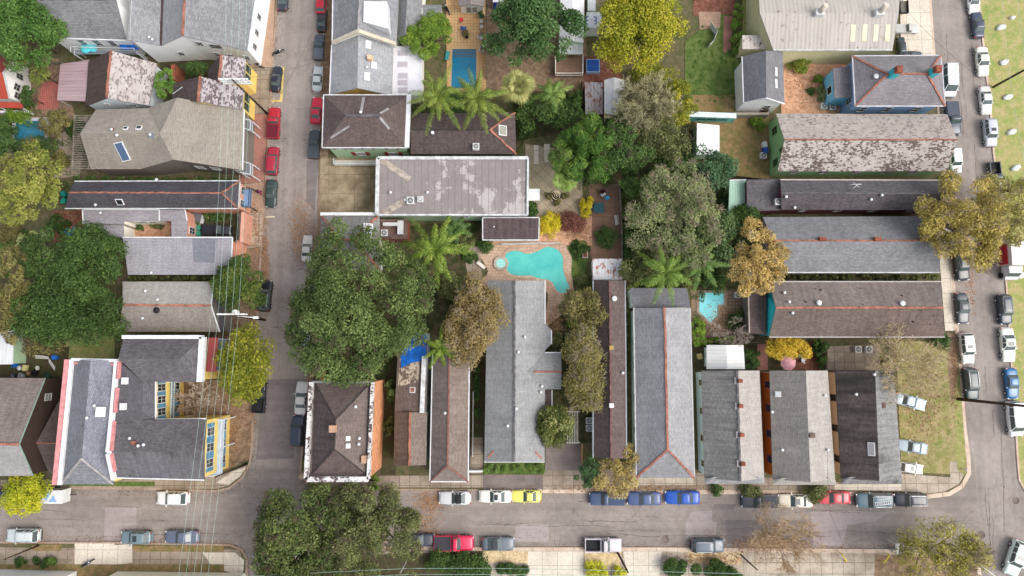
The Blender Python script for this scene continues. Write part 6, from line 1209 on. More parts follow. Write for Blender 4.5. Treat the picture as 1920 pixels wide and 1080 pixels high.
leaf_tree('street_tree', 'large golden street tree over the right street', 1797, 412, 100, 12, LM((118, 114, 52), (164, 148, 76), (202, 180, 112)), .82, n=80, size=.32, rc=(.12, .21), twig=50, dens=.85, bark=BARKPALE)
leaf_tree('street_tree', 'olive-brown tree on the right lawn behind the golden street tree', 1885, 400, 66, 10, LM((128, 126, 60), (158, 152, 84), (184, 172, 114)), 1.25, n=60, size=.28, rc=(.13, .22), twig=40, dens=.55, bark=BARKPALE)
leaf_tree('tree', 'orange-yellow small tree beside the pink umbrella', 1476, 650, 36, 5, LM((150, 126, 30), (188, 160, 48), (214, 190, 78)), .72, n=30, size=.28, rc=(.2, .32), dens=1.2)
bare_tree('bare_tree', 'leafless pale brown tree spreading over the grass lot', 1690, 680, 84, 9, plain(K(196, 178, 144), .9, .1, var=.2), LM((128, 128, 64), (158, 154, 84), (184, 176, 114)), 1000, .22, .9, 4, 13, minr=.024)
leaf_tree('tree', 'big sparse yellow-green tree at the bottom right corner', 1756, 1040, 92, 9, LM((116, 116, 46), (154, 148, 66), (190, 178, 100)), .72, n=90, size=.28, rc=(.12, .2), twig=70, dens=.42, bark=BARKPALE)
bare_tree('bare_tree', 'sparse rusty brown tree at the bottom street beside the gray vehicle', 1468, 1016, 74, 8, plain(K(184, 160, 130), .9, .1, var=.2), RUST, 1100, .22, .85, 4, 13, minr=.024)
leaf_tree('street_tree', 'small tan-leafed street tree between navy pickup and the light gray house', 1158, 886, 40, 6, LM((138, 122, 66), (168, 150, 92), (196, 178, 128)), 1.1, n=36, size=.28, twig=16, dens=.7, bark=BARKPALE)
leaf_tree('street_tree', 'dark green narrow tree at the driveway by the bottom street', 1105, 889, 24, 6, LM((40, 66, 36), (62, 90, 52), (94, 118, 74)), 1.35, size=.3, dens=1.2)
leaf_tree('tree', 'big dark green tree in the top left corner', 52, 60, 84, 11, LM((50, 80, 36), (76, 108, 48), (110, 138, 66)), .8, n=60, size=.4, rc=(.16, .26), dens=1.2)
leaf_tree('tree', 'small green tree by the red house at the left edge', 78, 138, 26, 6, LM((84, 96, 44), (112, 120, 58), (148, 150, 84)), .9, size=.3, twig=6)
leaf_tree('tree', 'little dark green tree beside the pink patio', 56, 182, 18, 5, DARKGREEN, 1.1, size=.3)
leaf_tree('tree', 'brownish green bushy tree right of the dull blue pool', 103, 232, 28, 6, BROWNGREEN, 1.1, size=.28, twig=10)
leaf_tree('tree', 'narrow green tree between slate roofs and brick chimney wall', 311, 158, 22, 7, LM((60, 92, 34), (90, 122, 48), (130, 154, 72)), 1.55, size=.3)
leaf_tree('tree', 'small leafy green tree behind the double-gabled townhouse', 368, 130, 24, 5, MIDGREEN, .6, size=.28)
bare_tree('bare_tree', 'pale leafless vine tree in the mansion courtyard', 372, 752, 46, 5, plain(K(176, 160, 144), .9, .1, var=.15), None, 0, .2, .85, 4, 8, minr=.03, lean=.9)
bare_tree('bare_tree', 'gray bare shrub tree beside the pale angular pool', 1374, 622, 40, 4, plain(K(160, 148, 136), .9, .1, var=.15), None, 0, .2, .7, 4, 8, minr=.025, lean=.95)
palm('palm_tree', 'feathery palm over the rectangular pool, left of two', 822, 180, 62, 10, PALMG, 18, .85)
palm('palm_tree', 'feathery palm over the rectangular pool, right of two', 894, 184, 58, 10, PALMG, 18, .85)
palm('palm_tree', 'bright tall feathery palm at the upper right rim of the great oak', 816, 468, 66, 11, PALMB, 18, .9)
palm('palm_tree', 'small bright yellow-green palm beside the blue tarp', 826, 652, 36, 7, PALMB, 13, .6)
palm('palm_tree', 'dark drooping palm below the olive-gray tree, left of the pair', 1248, 512, 58, 9, LM((72, 98, 40), (104, 130, 54), (156, 168, 84)), 14, .85)
palm('palm_tree', 'dark green palm left of the golden brown tree, right of the pair', 1310, 492, 50, 8, LM((60, 88, 44), (88, 116, 56), (130, 146, 80)), 14, .8)
fan_palm('fan_palm', 'pale silvery fan palm beside the brown patio', 971, 162, 37, 8, FANP)
palm('palm_tree', 'small green palm between fan palm and rusty lean-to', 1036, 176, 36, 6, LM((70, 98, 46), (104, 130, 64), (168, 176, 84)), 14, .8)
fan_palm('fan_palm', 'green fan palm at the umbrella patio edge', 1062, 335, 30, 6, LM((90, 118, 48), (128, 150, 76), (178, 188, 116)), 44)
palm('palm_tree', 'banana-like palm between blue-tarped roof garden and dark shed', 852, 430, 26, 5, MIDGREEN, 12, .7)
leaf_tree('tree', 'yellowish green tree filling the gap right of bare brushy tree', 1238, 262, 50, 9, OLIVEDARK, .8, n=40, size=.32, dens=.8, twig=12)
leaf_tree('tree', 'dark understory tree above the olive-gray tree', 1262, 318, 56, 6, DARKGREEN, .5, n=36, size=.34, dens=.9)
leaf_tree('tree', 'low green tree left of olive-gray tree by the fence', 1182, 345, 26, 6, MIDGREEN, 1.4, n=24, size=.32, dens=.9)
leaf_tree('tree', 'dark green tree below the olive-gray tree by the narrow dark roof', 1278, 462, 44, 6, DARKGREEN, .8, n=34, size=.34, dens=.9)
# shrubs and hedges
for a in (('bright yellow flowering shrub beside the long dark shed roof', 1032, 420, 26, 2.0, YELLOW, .9), ('purple-brown shrub right of the yellow flowering shrub', 1072, 418, 28, 2.0, PURPLE, .75), ('yellow tall shrub at the wooden deck corner', 1100, 385, 14, 2.4, YELLOW, 1.6), ('round green bush at the deck fence', 1140, 445, 24, 2.2, MIDGREEN, .85), ('dark green bush in the pool lawn', 1086, 470, 18, 1.2, DARKGREEN, 1.0), ('green shrub row between pool lawn and white lean-to', 1098, 530, 20, 1.6, OLIVEDARK, 1.0), ('green clipped shrub beside the white sun lounger', 882, 482, 15, 1.2, DARKGREEN, .9), ('dark shrub at the corner of the long dark shed', 912, 460, 20, 1.4, MIDGREEN, .6), ('bright green shrub by the gravel yard wall', 1502, 120, 20, 2.4, LM((84, 104, 36), (116, 130, 44), (152, 158, 70)), .9), ('round green bush at the bottom street kerb', 1344, 920, 13, 1.5, MIDGREEN, .9), ('green street bush by the cream sedan', 1410, 922, 22, 1.6, OLIVEDARK, .6), ('olive bush shading the red sedan nose', 1530, 926, 22, 2.2, OLIVEDARK, .9), ('green shrub in the corner of the brown lawn', 1420, 232, 16, 1.6, BRIGHT, .8), ('dark plant beside the flat building canopy', 995, 392, 14, 1.8, DARKGREEN, 1.4), ('green hedge clump beneath the palms and the dark roof', 850, 200, 60, 3.0, MIDGREEN, .35), ('lush green shrub by the pale angular pool', 1304, 620, 20, 2.0, BRIGHT, 1.3), ('dark bush behind the pale angular pool', 1385, 600, 22, 2.0, MIDGREEN, .8), ('green bush at the metal shed corner', 1408, 670, 16, 2.0, MIDGREEN, 1.4), ('dark green bush right of the pink umbrella', 1540, 655, 14, 2.2, DARKGREEN, 1.8), ('green bush at the end of the orange-ridged roof', 1765, 640, 20, 1.4, MIDGREEN, .7), ('yellow-green shrub at the bottom pavement, left of two', 1118, 1072, 22, 1.8, LM((142, 150, 30), (184, 184, 44), (212, 206, 72)), .9), ('yellow-green shrub at the bottom pavement, right of two', 1162, 1074, 15, 1.8, LM((142, 150, 30), (184, 184, 44), (212, 206, 72)), 1.0), ('dark green shrub under the oak by the red pickup', 826, 1052, 26, 2.2, DARKGREEN, .8), ('wide dark green shrub below the silver convertible', 880, 1060, 44, 2.0, DARKGREEN, .5), ('clipped green bush by the bottom left pavement', 40, 1052, 12, 1.2, DARKGREEN, .9), ('leafy green shrub at the oak corner by townhouse', 660, 915, 14, 2.0, BRIGHT, 1.2), ('small green shrub at the orange wall corner', 702, 905, 10, 1.8, BRIGHT, 1.6), ('large green shrub over the left pool edge', 38, 215, 26, 2.2, BRIGHT, .6), ('green shrub in the lower left pool garden', 12, 240, 24, 1.8, MIDGREEN, 1.2), ('dark green shrub behind the left pool', 60, 280, 44, 2.0, MIDGREEN, .5), ('dry shrub beside the slatted pergola', 112, 300, 18, 1.6, BROWNGREEN, 1.0), ('courtyard shrub beside the gravel', 262, 424, 10, 1.2, MIDGREEN, 1.0), ('second courtyard shrub against the white windows', 296, 422, 12, 1.0, OLIVEDARK, .8), ('sprawling green ground shrub by the salmon pavilion', 410, 404, 30, 1.0, MIDGREEN, .25), ('green vine clump left of the bare brushy tree', 1150, 235, 30, 2.5, MIDGREEN, .8), ('yellowing vine under the golden tree edge', 1230, 140, 40, 3.0, YELLOWGREEN, .5), ('dark green bush beneath the oak by the orange low wall', 632, 700, 22, 2.0, DARKGREEN, .7), ('green shrub at the right end of the oak', 742, 735, 22, 4.0, OAK, 1.2), ('shadowy bush behind the blue-gray roof', 1430, 395, 16, 1.6, DARKGREEN, .6), ('green plant by the green slate house front', 1775, 335, 12, 1.4, DARKGREEN, .7), ('lower green shrub below the right brown-tinged tree', 1090, 610, 30, 2.5, BRIGHT, .6), ('small green shrub at the narrow gap of the dark shotgun roof', 1068, 640, 20, 2.5, MIDGREEN, .9)):
    shrub('shrub', a[0], a[1], a[2], a[3], a[4], a[5], a[6])
for a in (('small green plant in the gravel yard, upper one', 1533, 148, 11, 1.2, BRIGHT, .9), ('small green plant in the gravel yard, lower one', 1521, 171, 10, 1.0, MIDGREEN, .9), ('gray-green plant by the sky-blue wall', 1543, 176, 14, 1.2, OLIVE, 1.4), ('leafy bush under the drooping palm pair, left one', 1222, 522, 28, 2.5, MIDGREEN, .8), ('leafy bush between the drooping palms', 1285, 522, 26, 2.5, OLIVEDARK, .8), ('leafy bush right of the drooping palms', 1338, 528, 26, 2.5, MIDGREEN, .8), ('dark bush in the shade left of the olive-gray tree', 1184, 425, 22, 2.5, DARKGREEN, 1.5), ('dark bush in the shade below the olive-gray tree', 1188, 478, 24, 2.5, MIDGREEN, 1.0), ('lush bush below the lush palm-like tree', 1128, 318, 34, 3.0, MIDGREEN, .8), ('leafy bush by the golden brown tree foot', 1384, 438, 26, 2.5, OLIVEDARK, .9), ('dark bush behind the blue-green tree', 1366, 372, 26, 2.5, DARKGREEN, .9), ('weedy bush between the oak and the long dark shed', 868, 448, 26, 2.0, OLIVEDARK, .8), ('weedy bush left of the soft brown tree', 848, 540, 26, 2.5, OLIVEDARK, 1.2), ('bush in the gap left of the hipped shotgun house', 728, 800, 10, 1.6, OLIVEDARK, 2.2), ('dark bush between the fan palm and dark hip roof', 985, 240, 24, 2.2, DARKGREEN, .8), ('feathery bush right of the small green palm', 1078, 190, 18, 2.5, MIDGREEN, 1.2), ('weedy bush below pool deck by wide gray house', 1042, 640, 16, 2.0, OLIVEDARK, 1.6), ('mixed bush beside the left pool and beige house', 140, 240, 18, 1.6, MIDGREEN, 1.0), ('dark bush below the yellow-green edge tree', 110, 420, 22, 2.0, DARKGREEN, .8), ('yellowish weeds by the left edge lawn', 20, 440, 30, 1.6, BROWNGREEN, .6)):
    shrub('shrub', a[0], a[1], a[2], a[3], a[4], a[5], a[6])
for a in (('tall trimmed green hedge left of the huge metal roof', [(1384, -20), (1383, 50), (1382, 100)], 1.7, 2.6, LM((78, 106, 40), (104, 130, 52), (136, 156, 74))), ('low green hedge between the lilac roof and pale beige roof', [(236, 520), (398, 522)], .8, 2.6, OLIVEDARK), ('narrow hedge strip between the beige house and charcoal roof', [(135, 332), (300, 338), (440, 338)], .8, 2.2, MIDGREEN), ('front hedge below the wide gray house', [(908, 878), (1018, 878)], 1.4, .9, LM((64, 92, 40), (90, 116, 52), (120, 140, 72))), ('long dark green hedge at the bottom pavement, right part', [(1235, 1070), (1300, 1066), (1380, 1070)], 2.6, 2.2, DARKGREEN), ('green hedge at the bottom pavement below the gray vehicle', [(1330, 1074), (1395, 1078)], 2.2, 1.8, MIDGREEN), ('dark hedge in the bottom left lawn', [(52, 1056), (104, 1056)], 1.6, 1.2, DARKGREEN), ('green hedge at the bottom left of the wide driveway', [(905, 1066), (985, 1068)], 2.2, 1.8, DARKGREEN), ('green planting strip along the blue-gray house', [(1470, 520), (1620, 520), (1755, 520)], .9, 1.2, OLIVEDARK), ('hedge along the left side of the wide gray house', [(893, 680), (896, 780)], .9, 1.2, DARKGREEN), ('ivy strip behind the grass lot house', [(1536, 640), (1540, 690)], 1.2, 2.2, DARKGREEN), ('green strip under the pale angular pool fence', [(1310, 640), (1380, 636)], 1.2, 1.4, BRIGHT), ('planting bed along the narrow green-white side wall', [(1178, 560), (1180, 700)], .5, .8, OLIVEDARK), ('green strip between deck fence and olive-gray tree', [(1172, 350), (1174, 470)], 1.2, 2.6, DARKGREEN), ('hedge behind the mint lean-to and blue-gray house', [(1370, 402), (1425, 402)], 1.2, 1.6, DARKGREEN)):
    hedge('hedge', *a)
# low growth that fills the yards between the houses
def ground_cover(regions, mat, size=.2):
    rng = nrng(); Q = []
    for px, py, rx, ry, h, n in regions:
        k = max(4, n//60); cx = rng.uniform(-1, 1, (k, 2)); cl = np.array([(*P(px+a*rx, py+b*ry, .2).xy, .15, h*rng.uniform(.5, 1.1)) for a, b in cx]); Q.append(clump_leaves(rng, cl, n, size, .5))
    struct(quads('ground_cover', np.concatenate(Q), mat), 'stuff')
ground_cover([(1130, 320, 40, 40, .8, 1500), (1290, 470, 90, 60, .9, 3200), (1200, 350, 30, 60, .8, 1500), (1345, 440, 60, 70, .9, 2600), (1385, 380, 30, 20, .7, 900), (1090, 600, 30, 50, .8, 1600), (1310, 590, 10, 40, .6, 600), (1400, 590, 10, 40, .5, 500), (840, 205, 70, 10, .6, 900), (1240, 240, 60, 40, .9, 1500), (1310, 250, 10, 40, .6, 400), (870, 440, 30, 20, .8, 700), (700, 720, 40, 30, .8, 900), (110, 320, 40, 60, .8, 1500), (30, 230, 50, 40, .7, 1500), (30, 480, 60, 50, .6, 1500), (60, 640, 60, 20, .7, 900)], MIDGREEN)
ground_cover([(1330, 120, 48, 70, .3, 2600)], LM((72, 100, 42), (92, 120, 52), (118, 138, 66)), .16)
# ---------------------------------------------------------------- vehicles
BLK, DGR, GRY, SIL, WHT, RED_, NAVY, BLU = K(26, 28, 34), K(52, 56, 62), K(104, 110, 118), K(172, 176, 180), K(226, 228, 228), K(176, 26, 44), K(34, 46, 72), K(20, 82, 196)
L1, L2, B1, B2, R1, R2 = 'cars on the west kerb of the left street', 'cars on the east kerb of the left street', 'cars on the north kerb of the bottom street', 'cars on the south kerb of the bottom street', 'cars on the west kerb of the right street', 'cars on the east kerb of the right street'
car(517, 147, 86, 'sedan', K(32, 36, 50), 'black sedan inside the yellow kerb marking', L1, scale=.86)
car(513, 230, 88, 'pickup', RED_, 'red pickup with a maroon bed cover on the left street', L1, cover=plain(K(96, 24, 40), .6), scale=.92)
car(511, 301, 88, 'suv', K(160, 32, 56), 'crimson wagon parked below the red pickup', L1, scale=.92)
car(508, 362, -92, 'sedan', K(46, 62, 58), 'dark green sedan parked above a concrete pavement slab', L1, scale=.9)
car(497, 555, 86, 'suv', K(26, 26, 30), 'black vehicle with a roof rack half under street tree', L1, rails=True, scale=.98)
car(486, 742, 88, 'pickup', K(34, 36, 40), 'black pickup with open bed under the yellowing street tree', L1, scale=.95)
car(530, -6, 88, 'sedan', K(44, 50, 62), 'dark sedan cut by the top edge on the left street', L1, scale=.9)
car(602, 3, 88, 'hatch', K(190, 30, 48), 'red car tail at the top edge', L2, scale=.9)
car(603, 36, 88, 'sedan', K(28, 34, 38), 'black sedan below the red car tail at the top', L2, scale=.82)
car(598, 87, 88, 'pickup', K(66, 74, 82), 'slate pickup with a flat bed cover', L2, cover=plain(K(88, 94, 104), .6), scale=.78)
car(595, 147, 88, 'sedan', K(176, 184, 188), 'silver sedan with dark windows on the left street', L2, scale=.86)
car(593, 206, 86, 'coupe', K(196, 24, 54), 'bright red fastback car parked beside the mint townhouse', L2, scale=.92)
car(589, 270, 88, 'pickup', K(58, 64, 70), 'dark gray pickup behind the red fastback', L2, cover=plain(K(70, 76, 82), .6), scale=.84)
car(575, 466, 88, 'sedan', K(200, 196, 186), 'pale dusty sedan half under the great oak', L2, scale=.86)
car(570, 625, -92, 'hatch', K(190, 202, 214), 'pale blue-white hatchback poking from the great oak', L2, scale=.95)
car(565, 747, 88, 'sedan', K(224, 224, 220), 'white sedan beside the peeling parapet house', L2, scale=1.02)
car(558, 808, 88, 'suv', K(52, 62, 86), 'navy vehicle by the corner fence on the left street', L2, scale=.95)
car(324, 934, 180, 'hatch', WHT, 'white hatchback in front of the corner mansion', B1, scale=1.1)
car(2, 930, 180, 'sedan', K(50, 58, 76), 'dark sedan cut by the left edge', B1)
car(853, 934, 180, 'coupe', K(206, 208, 210), 'white convertible with a black soft top', B1, roofc=plain(K(34, 34, 38), .8), scale=1.02)
car(929, 931, 180, 'sedan', K(232, 230, 220), 'white sedan with a sunroof behind the yellow coupe', B1, sunroof=True, scale=1.0)
car(987, 931, 180, 'coupe', K(226, 220, 112), 'pale yellow coupe at the driveway', B1, scale=.95)
car(1138, 935, 180, 'pickup', K(66, 84, 116), 'blue-gray pickup with its bed under the tan tree', B1, scale=.96, cover=plain(K(60, 76, 104), .6))
car(1208, 935, 180, 'sedan', K(72, 88, 130), 'medium blue sedan behind the bright blue sedan', B1, scale=1.04)
car(1280, 933, 180, 'sedan', K(18, 80, 176), 'vivid blue sedan on the bottom street', B1, scale=1.06)
car(1423, 940, 180, 'pickup', K(60, 64, 74), 'dark charcoal pickup ahead of the cream sedan', B1, scale=.94, cover=plain(K(64, 68, 80), .6))
car(1492, 939, 180, 'sedan', K(220, 212, 194), 'cream sedan with a sunroof beside a kerb bush', B1, sunroof=True, scale=1.06)
car(1564, 933, 180, 'sedan', K(206, 64, 74), 'faded red sedan under an olive bush', B1, scale=1.0)
lad = car(1639, 938, 180, 'suv', K(96, 120, 130), 'teal-gray wagon carrying a white ladder', B1, rails=True, scale=1.1)
car(1707, 937, 180, 'suv', K(48, 52, 66), 'dark slate wagon nearest the right corner', B1, rails=True, scale=1.0)
car(44, 1004, 180, 'suv', K(196, 204, 204), 'silver-white van-like wagon at the lower left kerb', B2, scale=1.0, rails=True)
car(255, 1008, 180, 'hatch', K(108, 128, 136), 'blue-gray hatchback by the wide concrete drive', B2, sunroof=True, scale=1.05)
car(341, 1007, 180, 'sedan', K(96, 104, 124), 'slate gray sedan under overhead wires', B2, scale=1.04)
car(784, 1013, 0, 'sedan', K(46, 54, 66), 'dark sedan hidden under the oak by the red pickup', B2)
car(851, 1018, 0, 'pickup', K(214, 18, 74), 'bright crimson pickup with a black open bed', B2, scale=1.08, cover=plain(K(58, 54, 62), .7))
car(934, 1020, 0, 'coupe', K(96, 104, 112), 'gray convertible with dark open seats', B2, roofc=plain(K(60, 62, 68), .7), scale=1.04)
car(1131, 1022, 0, 'pickup', K(206, 196, 202), 'pale silver pickup with a dark rusty bed', B2, scale=1.0)
car(1327, 1023, 0, 'suv', K(92, 102, 116), 'steel gray wagon with a panelled roof', B2, rails=True, scale=1.0)
car(1779, 151, -91, 'van', K(232, 232, 230), 'long white van beside the blue house', R1, scale=1.02)
car(1787, 222, -87, 'pickup', K(64, 72, 86), 'dark slate pickup with a bed cover by the green slate house', R1, scale=.98, cover=plain(K(72, 78, 92), .6))
car(1792, 300, -88, 'suv', K(230, 230, 230), 'white boxy wagon beside patchy slate roof', R1, scale=.86)
car(1802, 496, -84, 'suv', K(30, 32, 38), 'black wagon half under the golden street tree', R1, scale=1.0)
car(1805, 578, -88, 'sedan', K(64, 70, 80), 'dark gray sedan below the golden street tree', R1, scale=.98)
car(1813, 653, -87, 'suv', K(226, 224, 220), 'white wagon with a sunroof on the west kerb', R1, sunroof=True, scale=.96)
car(1820, 720, -87, 'suv', K(42, 62, 64), 'dark green wagon with roof rails beside the leaning pole', R1, rails=True, scale=1.0)
car(1826, 0, -88, 'sedan', WHT, 'white car cut by the top edge on the right street', R2, scale=.9)
car(1834, 45, 92, 'sedan', K(52, 62, 82), 'dark blue sedan near the top of the right street', R2, scale=.92)
car(1843, 114, -88, 'sedan', K(222, 222, 212), 'ivory sedan second from the top white boulder', R2, scale=.98)
car(1849, 187, -88, 'sedan', K(214, 212, 208), 'off-white sedan beside the leaning brown pole', R2, scale=.94)
car(1857, 248, -88, 'suv', K(190, 192, 206), 'silver wagon with sunroof at the right lawn', R2, sunroof=True, scale=.92)
car(1868, 331, -86, 'pickup', K(72, 78, 82), 'dark pickup with an empty bed above the golden tree', R2, scale=.86)
car(1884, 580, -88, 'suv', K(42, 58, 70), 'blue-black wagon on the right street lawn kerb', R2, scale=.94)
car(1890, 646, -88, 'sedan', K(222, 226, 216), 'white sedan with sunroof above the blue sedan', R2, sunroof=True, scale=1.06)
car(1898, 719, -88, 'sedan', K(34, 104, 156), 'teal blue sedan on the right street', R2, scale=.96)
car(1903, 785, -88, 'van', K(228, 230, 230), 'white van parked under the leaning dark pole', R2, scale=1.02)
car(1904, 1046, 248, 'suv', K(216, 232, 226), 'white wagon turning at the bottom right corner', 'moving cars', sunroof=True, scale=1.08)
LOT = 'cars in the grass lot'
car(1708, 753, -16, 'sedan', K(180, 198, 212), 'pale blue sedan in the grass lot, farthest up', LOT, scale=.98)
car(1711, 838, 171, 'sedan', K(160, 178, 190), 'gray-blue sedan in the middle of the grass lot cars', LOT, scale=.94)
car(1709, 878, -8, 'hatch', K(226, 226, 222), 'white hatchback nosed to the sooty roof house', LOT, sunroof=True, scale=.86)
TOPY = 'vehicles on the concrete yard by the metal roof'
car(1702, 53, 0, 'pickup', K(190, 190, 186), 'silver pickup beside the huge metal roof', TOPY, scale=.7, cover=plain(K(176, 176, 174), .6))
car(1692, 84, 90, 'suv', K(44, 52, 56), 'dark green vehicle tucked against the metal roof', TOPY, scale=.6)
car(1714, 101, 0, 'sedan', K(60, 66, 76), 'dark car behind the blue house hip', TOPY, scale=.62)
car(406, 431, 0, 'pickup', K(36, 36, 44), 'black pickup inside the walled salmon court', None, scale=.82, cover=plain(K(40, 40, 50), .6))
# ladder on the wagon, box trailer, box truck, flat trailer
c = P(1655, 943, 1.9); o = local('ladder', 'white ladder strapped on the teal-gray wagon', 'ladder', (c.x, c.y, 2.0), None, radians(6))
for s in (-1, 1): MB().box((0, s*.22, 0), (2.5, .07, .08)).obj('rail', WHITE, o)
for i in range(8): MB().box((-1.1+i*.31, 0, 0), (.07, .44, .05)).obj('rung', WHITE, o)
c = P(99, 930, 1.6); o = local('box_trailer', 'white box trailer half under the bright yellow-green tree', 'trailer', (c.x, c.y, 0))
MB().box((0, 0, 1.35), (3.6, 1.9, 1.9)).box((0, 0, 2.33), (3.5, 1.8, .06)).obj('body', WHITE, o); MB().add([(-1.4, .6, 2.37), (.2, .7, 2.37), (-.4, -.6, 2.37)], [(2, 1, 0)]).add([(-.1, -.7, 2.37), (.6, .3, 2.37), (1.1, -.7, 2.37)], [(0, 2, 1)]).obj('roof_stripe', plain(K(140, 170, 210), .6), o)
for s in (-1, 1): MB().tube([(-.2, s*.96-.1, .34), (-.2, s*.96+.1, .34)], .33, 14).obj('wheel', RUBBER, o)
MB().beam((1.8, 0, .5), (2.7, 0, .5), .12, .1).obj('drawbar', RUBBER, o)
c = P(1892, 484, 1.5); o = local('box_truck', 'white box truck with a red door panel on the right lawn kerb', 'truck', (c.x, c.y, 0), None, radians(-90))
MB().box((-.6, .5, 1.75), (3.6, 2.2, 2.3)).obj('box', plain(K(224, 216, 212), .6), o); MB().box((-.55, -.72, 1.35), (3.0, .24, 1.5)).obj('side_panel', plain(K(176, 40, 48), .6), o)
cb = MB(); cb.add([(1.3, -.55, .5), (3.2, -.5, .5), (3.2, 1.45, .5), (1.3, 1.5, .5), (1.3, -.55, 2.1), (2.3, -.45, 2.05), (2.3, 1.4, 2.05), (1.3, 1.5, 2.1), (2.75, -.5, 1.2), (3.15, -.48, 1.1), (3.15, 1.43, 1.1), (2.75, 1.45, 1.2)], [(4, 5, 6, 7), (8, 9, 10, 11), (9, 1, 2, 10), (0, 1, 9, 8), (0, 8, 5, 4), (2, 3, 11, 10), (3, 7, 6, 11), (0, 4, 7, 3)]).obj('cab', WHITE, o)
MB().add([(2.3, -.43, 2.04), (2.75, -.48, 1.21), (2.75, 1.43, 1.21), (2.3, 1.38, 2.04)], [(0, 1, 2, 3)]).obj('windscreen', CARGLASS, o)
for x in (-1.4, 2.5):
    for y in (-.62, 1.45): MB().tube([(x, y-.12, .42), (x, y+.12, .42)], .42, 14).obj('wheel', RUBBER, o)
c = P(1693, 14, .6); o = local('utility_trailer', 'empty black utility trailer beside the huge metal roof', 'trailer', (c.x, c.y, 0.12), None, pi/2)
MB().box((0, 0, .5), (2.0, 1.2, .08)).obj('deck', plain(K(110, 106, 98), .9), o)
m = MB()
for s in (-1, 1): m.box((0, s*.62, .72), (2.1, .06, .4))
m.box((-1.03, 0, .72), (.06, 1.3, .4)).obj('side_board', RUBBER, o)
for s in (-1, 1): MB().tube([(0, s*.75-.08, .3), (0, s*.75+.08, .3)], .3, 12).obj('wheel', RUBBER, o)
MB().beam((1, 0, .45), (1.9, 0, .45), .08, .08).obj('drawbar', RUBBER, o)
motorbike(521, 98, 28, 'black motorcycle with chrome leaning at the west kerb', RUBBER)
motorbike(484, 121, -30, 'dark motorcycle on the brick pavement by the yellow house', plain(K(60, 30, 40), .4))
motorbike(838, 17, 115, 'black motorcycle under a cover near the cream shed', plain(K(30, 32, 46), .7))
motorbike(164, 1056, 30, 'dark scooter parked on the bottom left concrete drive', plain(K(40, 40, 52), .4))
# ---------------------------------------------------------------- poles, wires, fences, yard things
pole(502, 214, 13.5, 'brown utility pole with double pale cross-arms beside the red pickup', arm=0.0, arms=3)
pole(497, 600, 12.5, 'utility pole with a transformer above the yellowing street tree', arm=0.0)
pole(464, 869, 11, 'dark brown pole at the mansion street corner'); pole(1158, 1036, 9, 'brown pole beside the silver pickup'); pole(1795, 748, 14, 'dark leaning-looking pole by the grass lot kerb', r=.24); pole(1845, 372, 14, 'brown pole beside the golden street tree', r=.22); pole(1861, 164, 14, 'dark pole behind the off-white sedan', r=.17); pole(1388, 1040, 7, 'thin brown pole at the bottom pavement hedge', r=.12)
pole(74, 1022, 7, 'brown pole at the bottom left pavement', r=.13); pole(776, 1024, 12, 'gray metal pole under the bottom oak', mat=plain(K(150, 152, 152), .6), r=.1)
tp = P(497, 600, 0); o = base('transformer', 'pale gray transformer can on the pole by the yellowing tree', 'transformer', (tp.x, tp.y, 10.6)); MB().lathe((tp.x+.1, tp.y+.5, 10.6), [(.32, 0), (.36, .08), (.36, 1.0), (.3, 1.08), (.1, 1.14)], 16).obj('can', CERAMIC, o)
for s in (-1, 1): MB().lathe((tp.x+.1+s*.14, tp.y+.5, 11.7), [(.05, 0), (.07, .1), (.04, .28)], 8).obj('bushing', CERAMIC, o)
q = P(500, 600, 11.6); o = base('street_light', 'white street light arm reaching over the left street', 'street light', (tp.x, tp.y, 11)); MB().tube([(tp.x, tp.y, 11.0), (tp.x+1.4, tp.y-.1, 11.5), (tp.x+2.6, tp.y-.2, 11.5)], .05, 8).obj('arm', CERAMIC, o); MB().box((tp.x+2.9, tp.y-.22, 11.48), (.7, .3, .16)).obj('lamp_head', CERAMIC, o)
lb = P(1822, 1072, 0); o = base('street_light', 'white street light at the bottom right corner', 'street light', (lb.x, lb.y, 0)); tt = P(1828, 1052, 7.6); MB().tube([(lb.x, lb.y, 0), (lb.x, lb.y, 6), (lb.x+.1, lb.y+.4, 7.2), (tt.x, tt.y, 7.6)], [.09, .07, .05, .045], 8).obj('pole', CERAMIC, o); MB().box((tt.x, tt.y+.3, 7.6), (.32, .8, .16)).obj('lamp_head', CERAMIC, o)
LW = 'overhead wires along the left street'
for i, (x0, x1, x2, x3) in enumerate(((424, 418, 396, 331), (436, 430, 409, 345), (449, 443, 422, 360), (462, 456, 435, 373), (473, 467, 447, 387))):
    z1 = 12.6; wire([P(x0, -60, z1), P(x1, 152, z1), P(x2, 591, 12.0), P(x3-8, 1160, 12)], 'pale overhead wire along the left street, %s' % ('westernmost', 'second from the west', 'middle one', 'second from the east', 'easternmost')[i], .017, group=LW, sag=.4)
for i, pts in enumerate(([(1878, -60), (1888, 100), (1915, 270), (1945, 420)], [(1905, -60), (1916, 60), (1934, 200)])):
    wire([P(x, y, 11.5) for x, y in pts], ('pale overhead wire over the right lawn, inner one', 'pale overhead wire over the right lawn, outer one')[i], .022, group='overhead wires over the right lawn', sag=.2)
for i, pts in enumerate(([(440, 1082), (762, 1066), (960, 1066), (1440, 1077), (1960, 1090)], [(560, 1088), (765, 1077), (1100, 1078), (1440, 1084)])):
    wire([P(x, y, 10.5) for x, y in pts], ('pale green overhead wire along the bottom edge, upper one', 'pale green overhead wire along the bottom edge, lower one')[i], .026, group='overhead wires along the bottom edge', sag=.1)
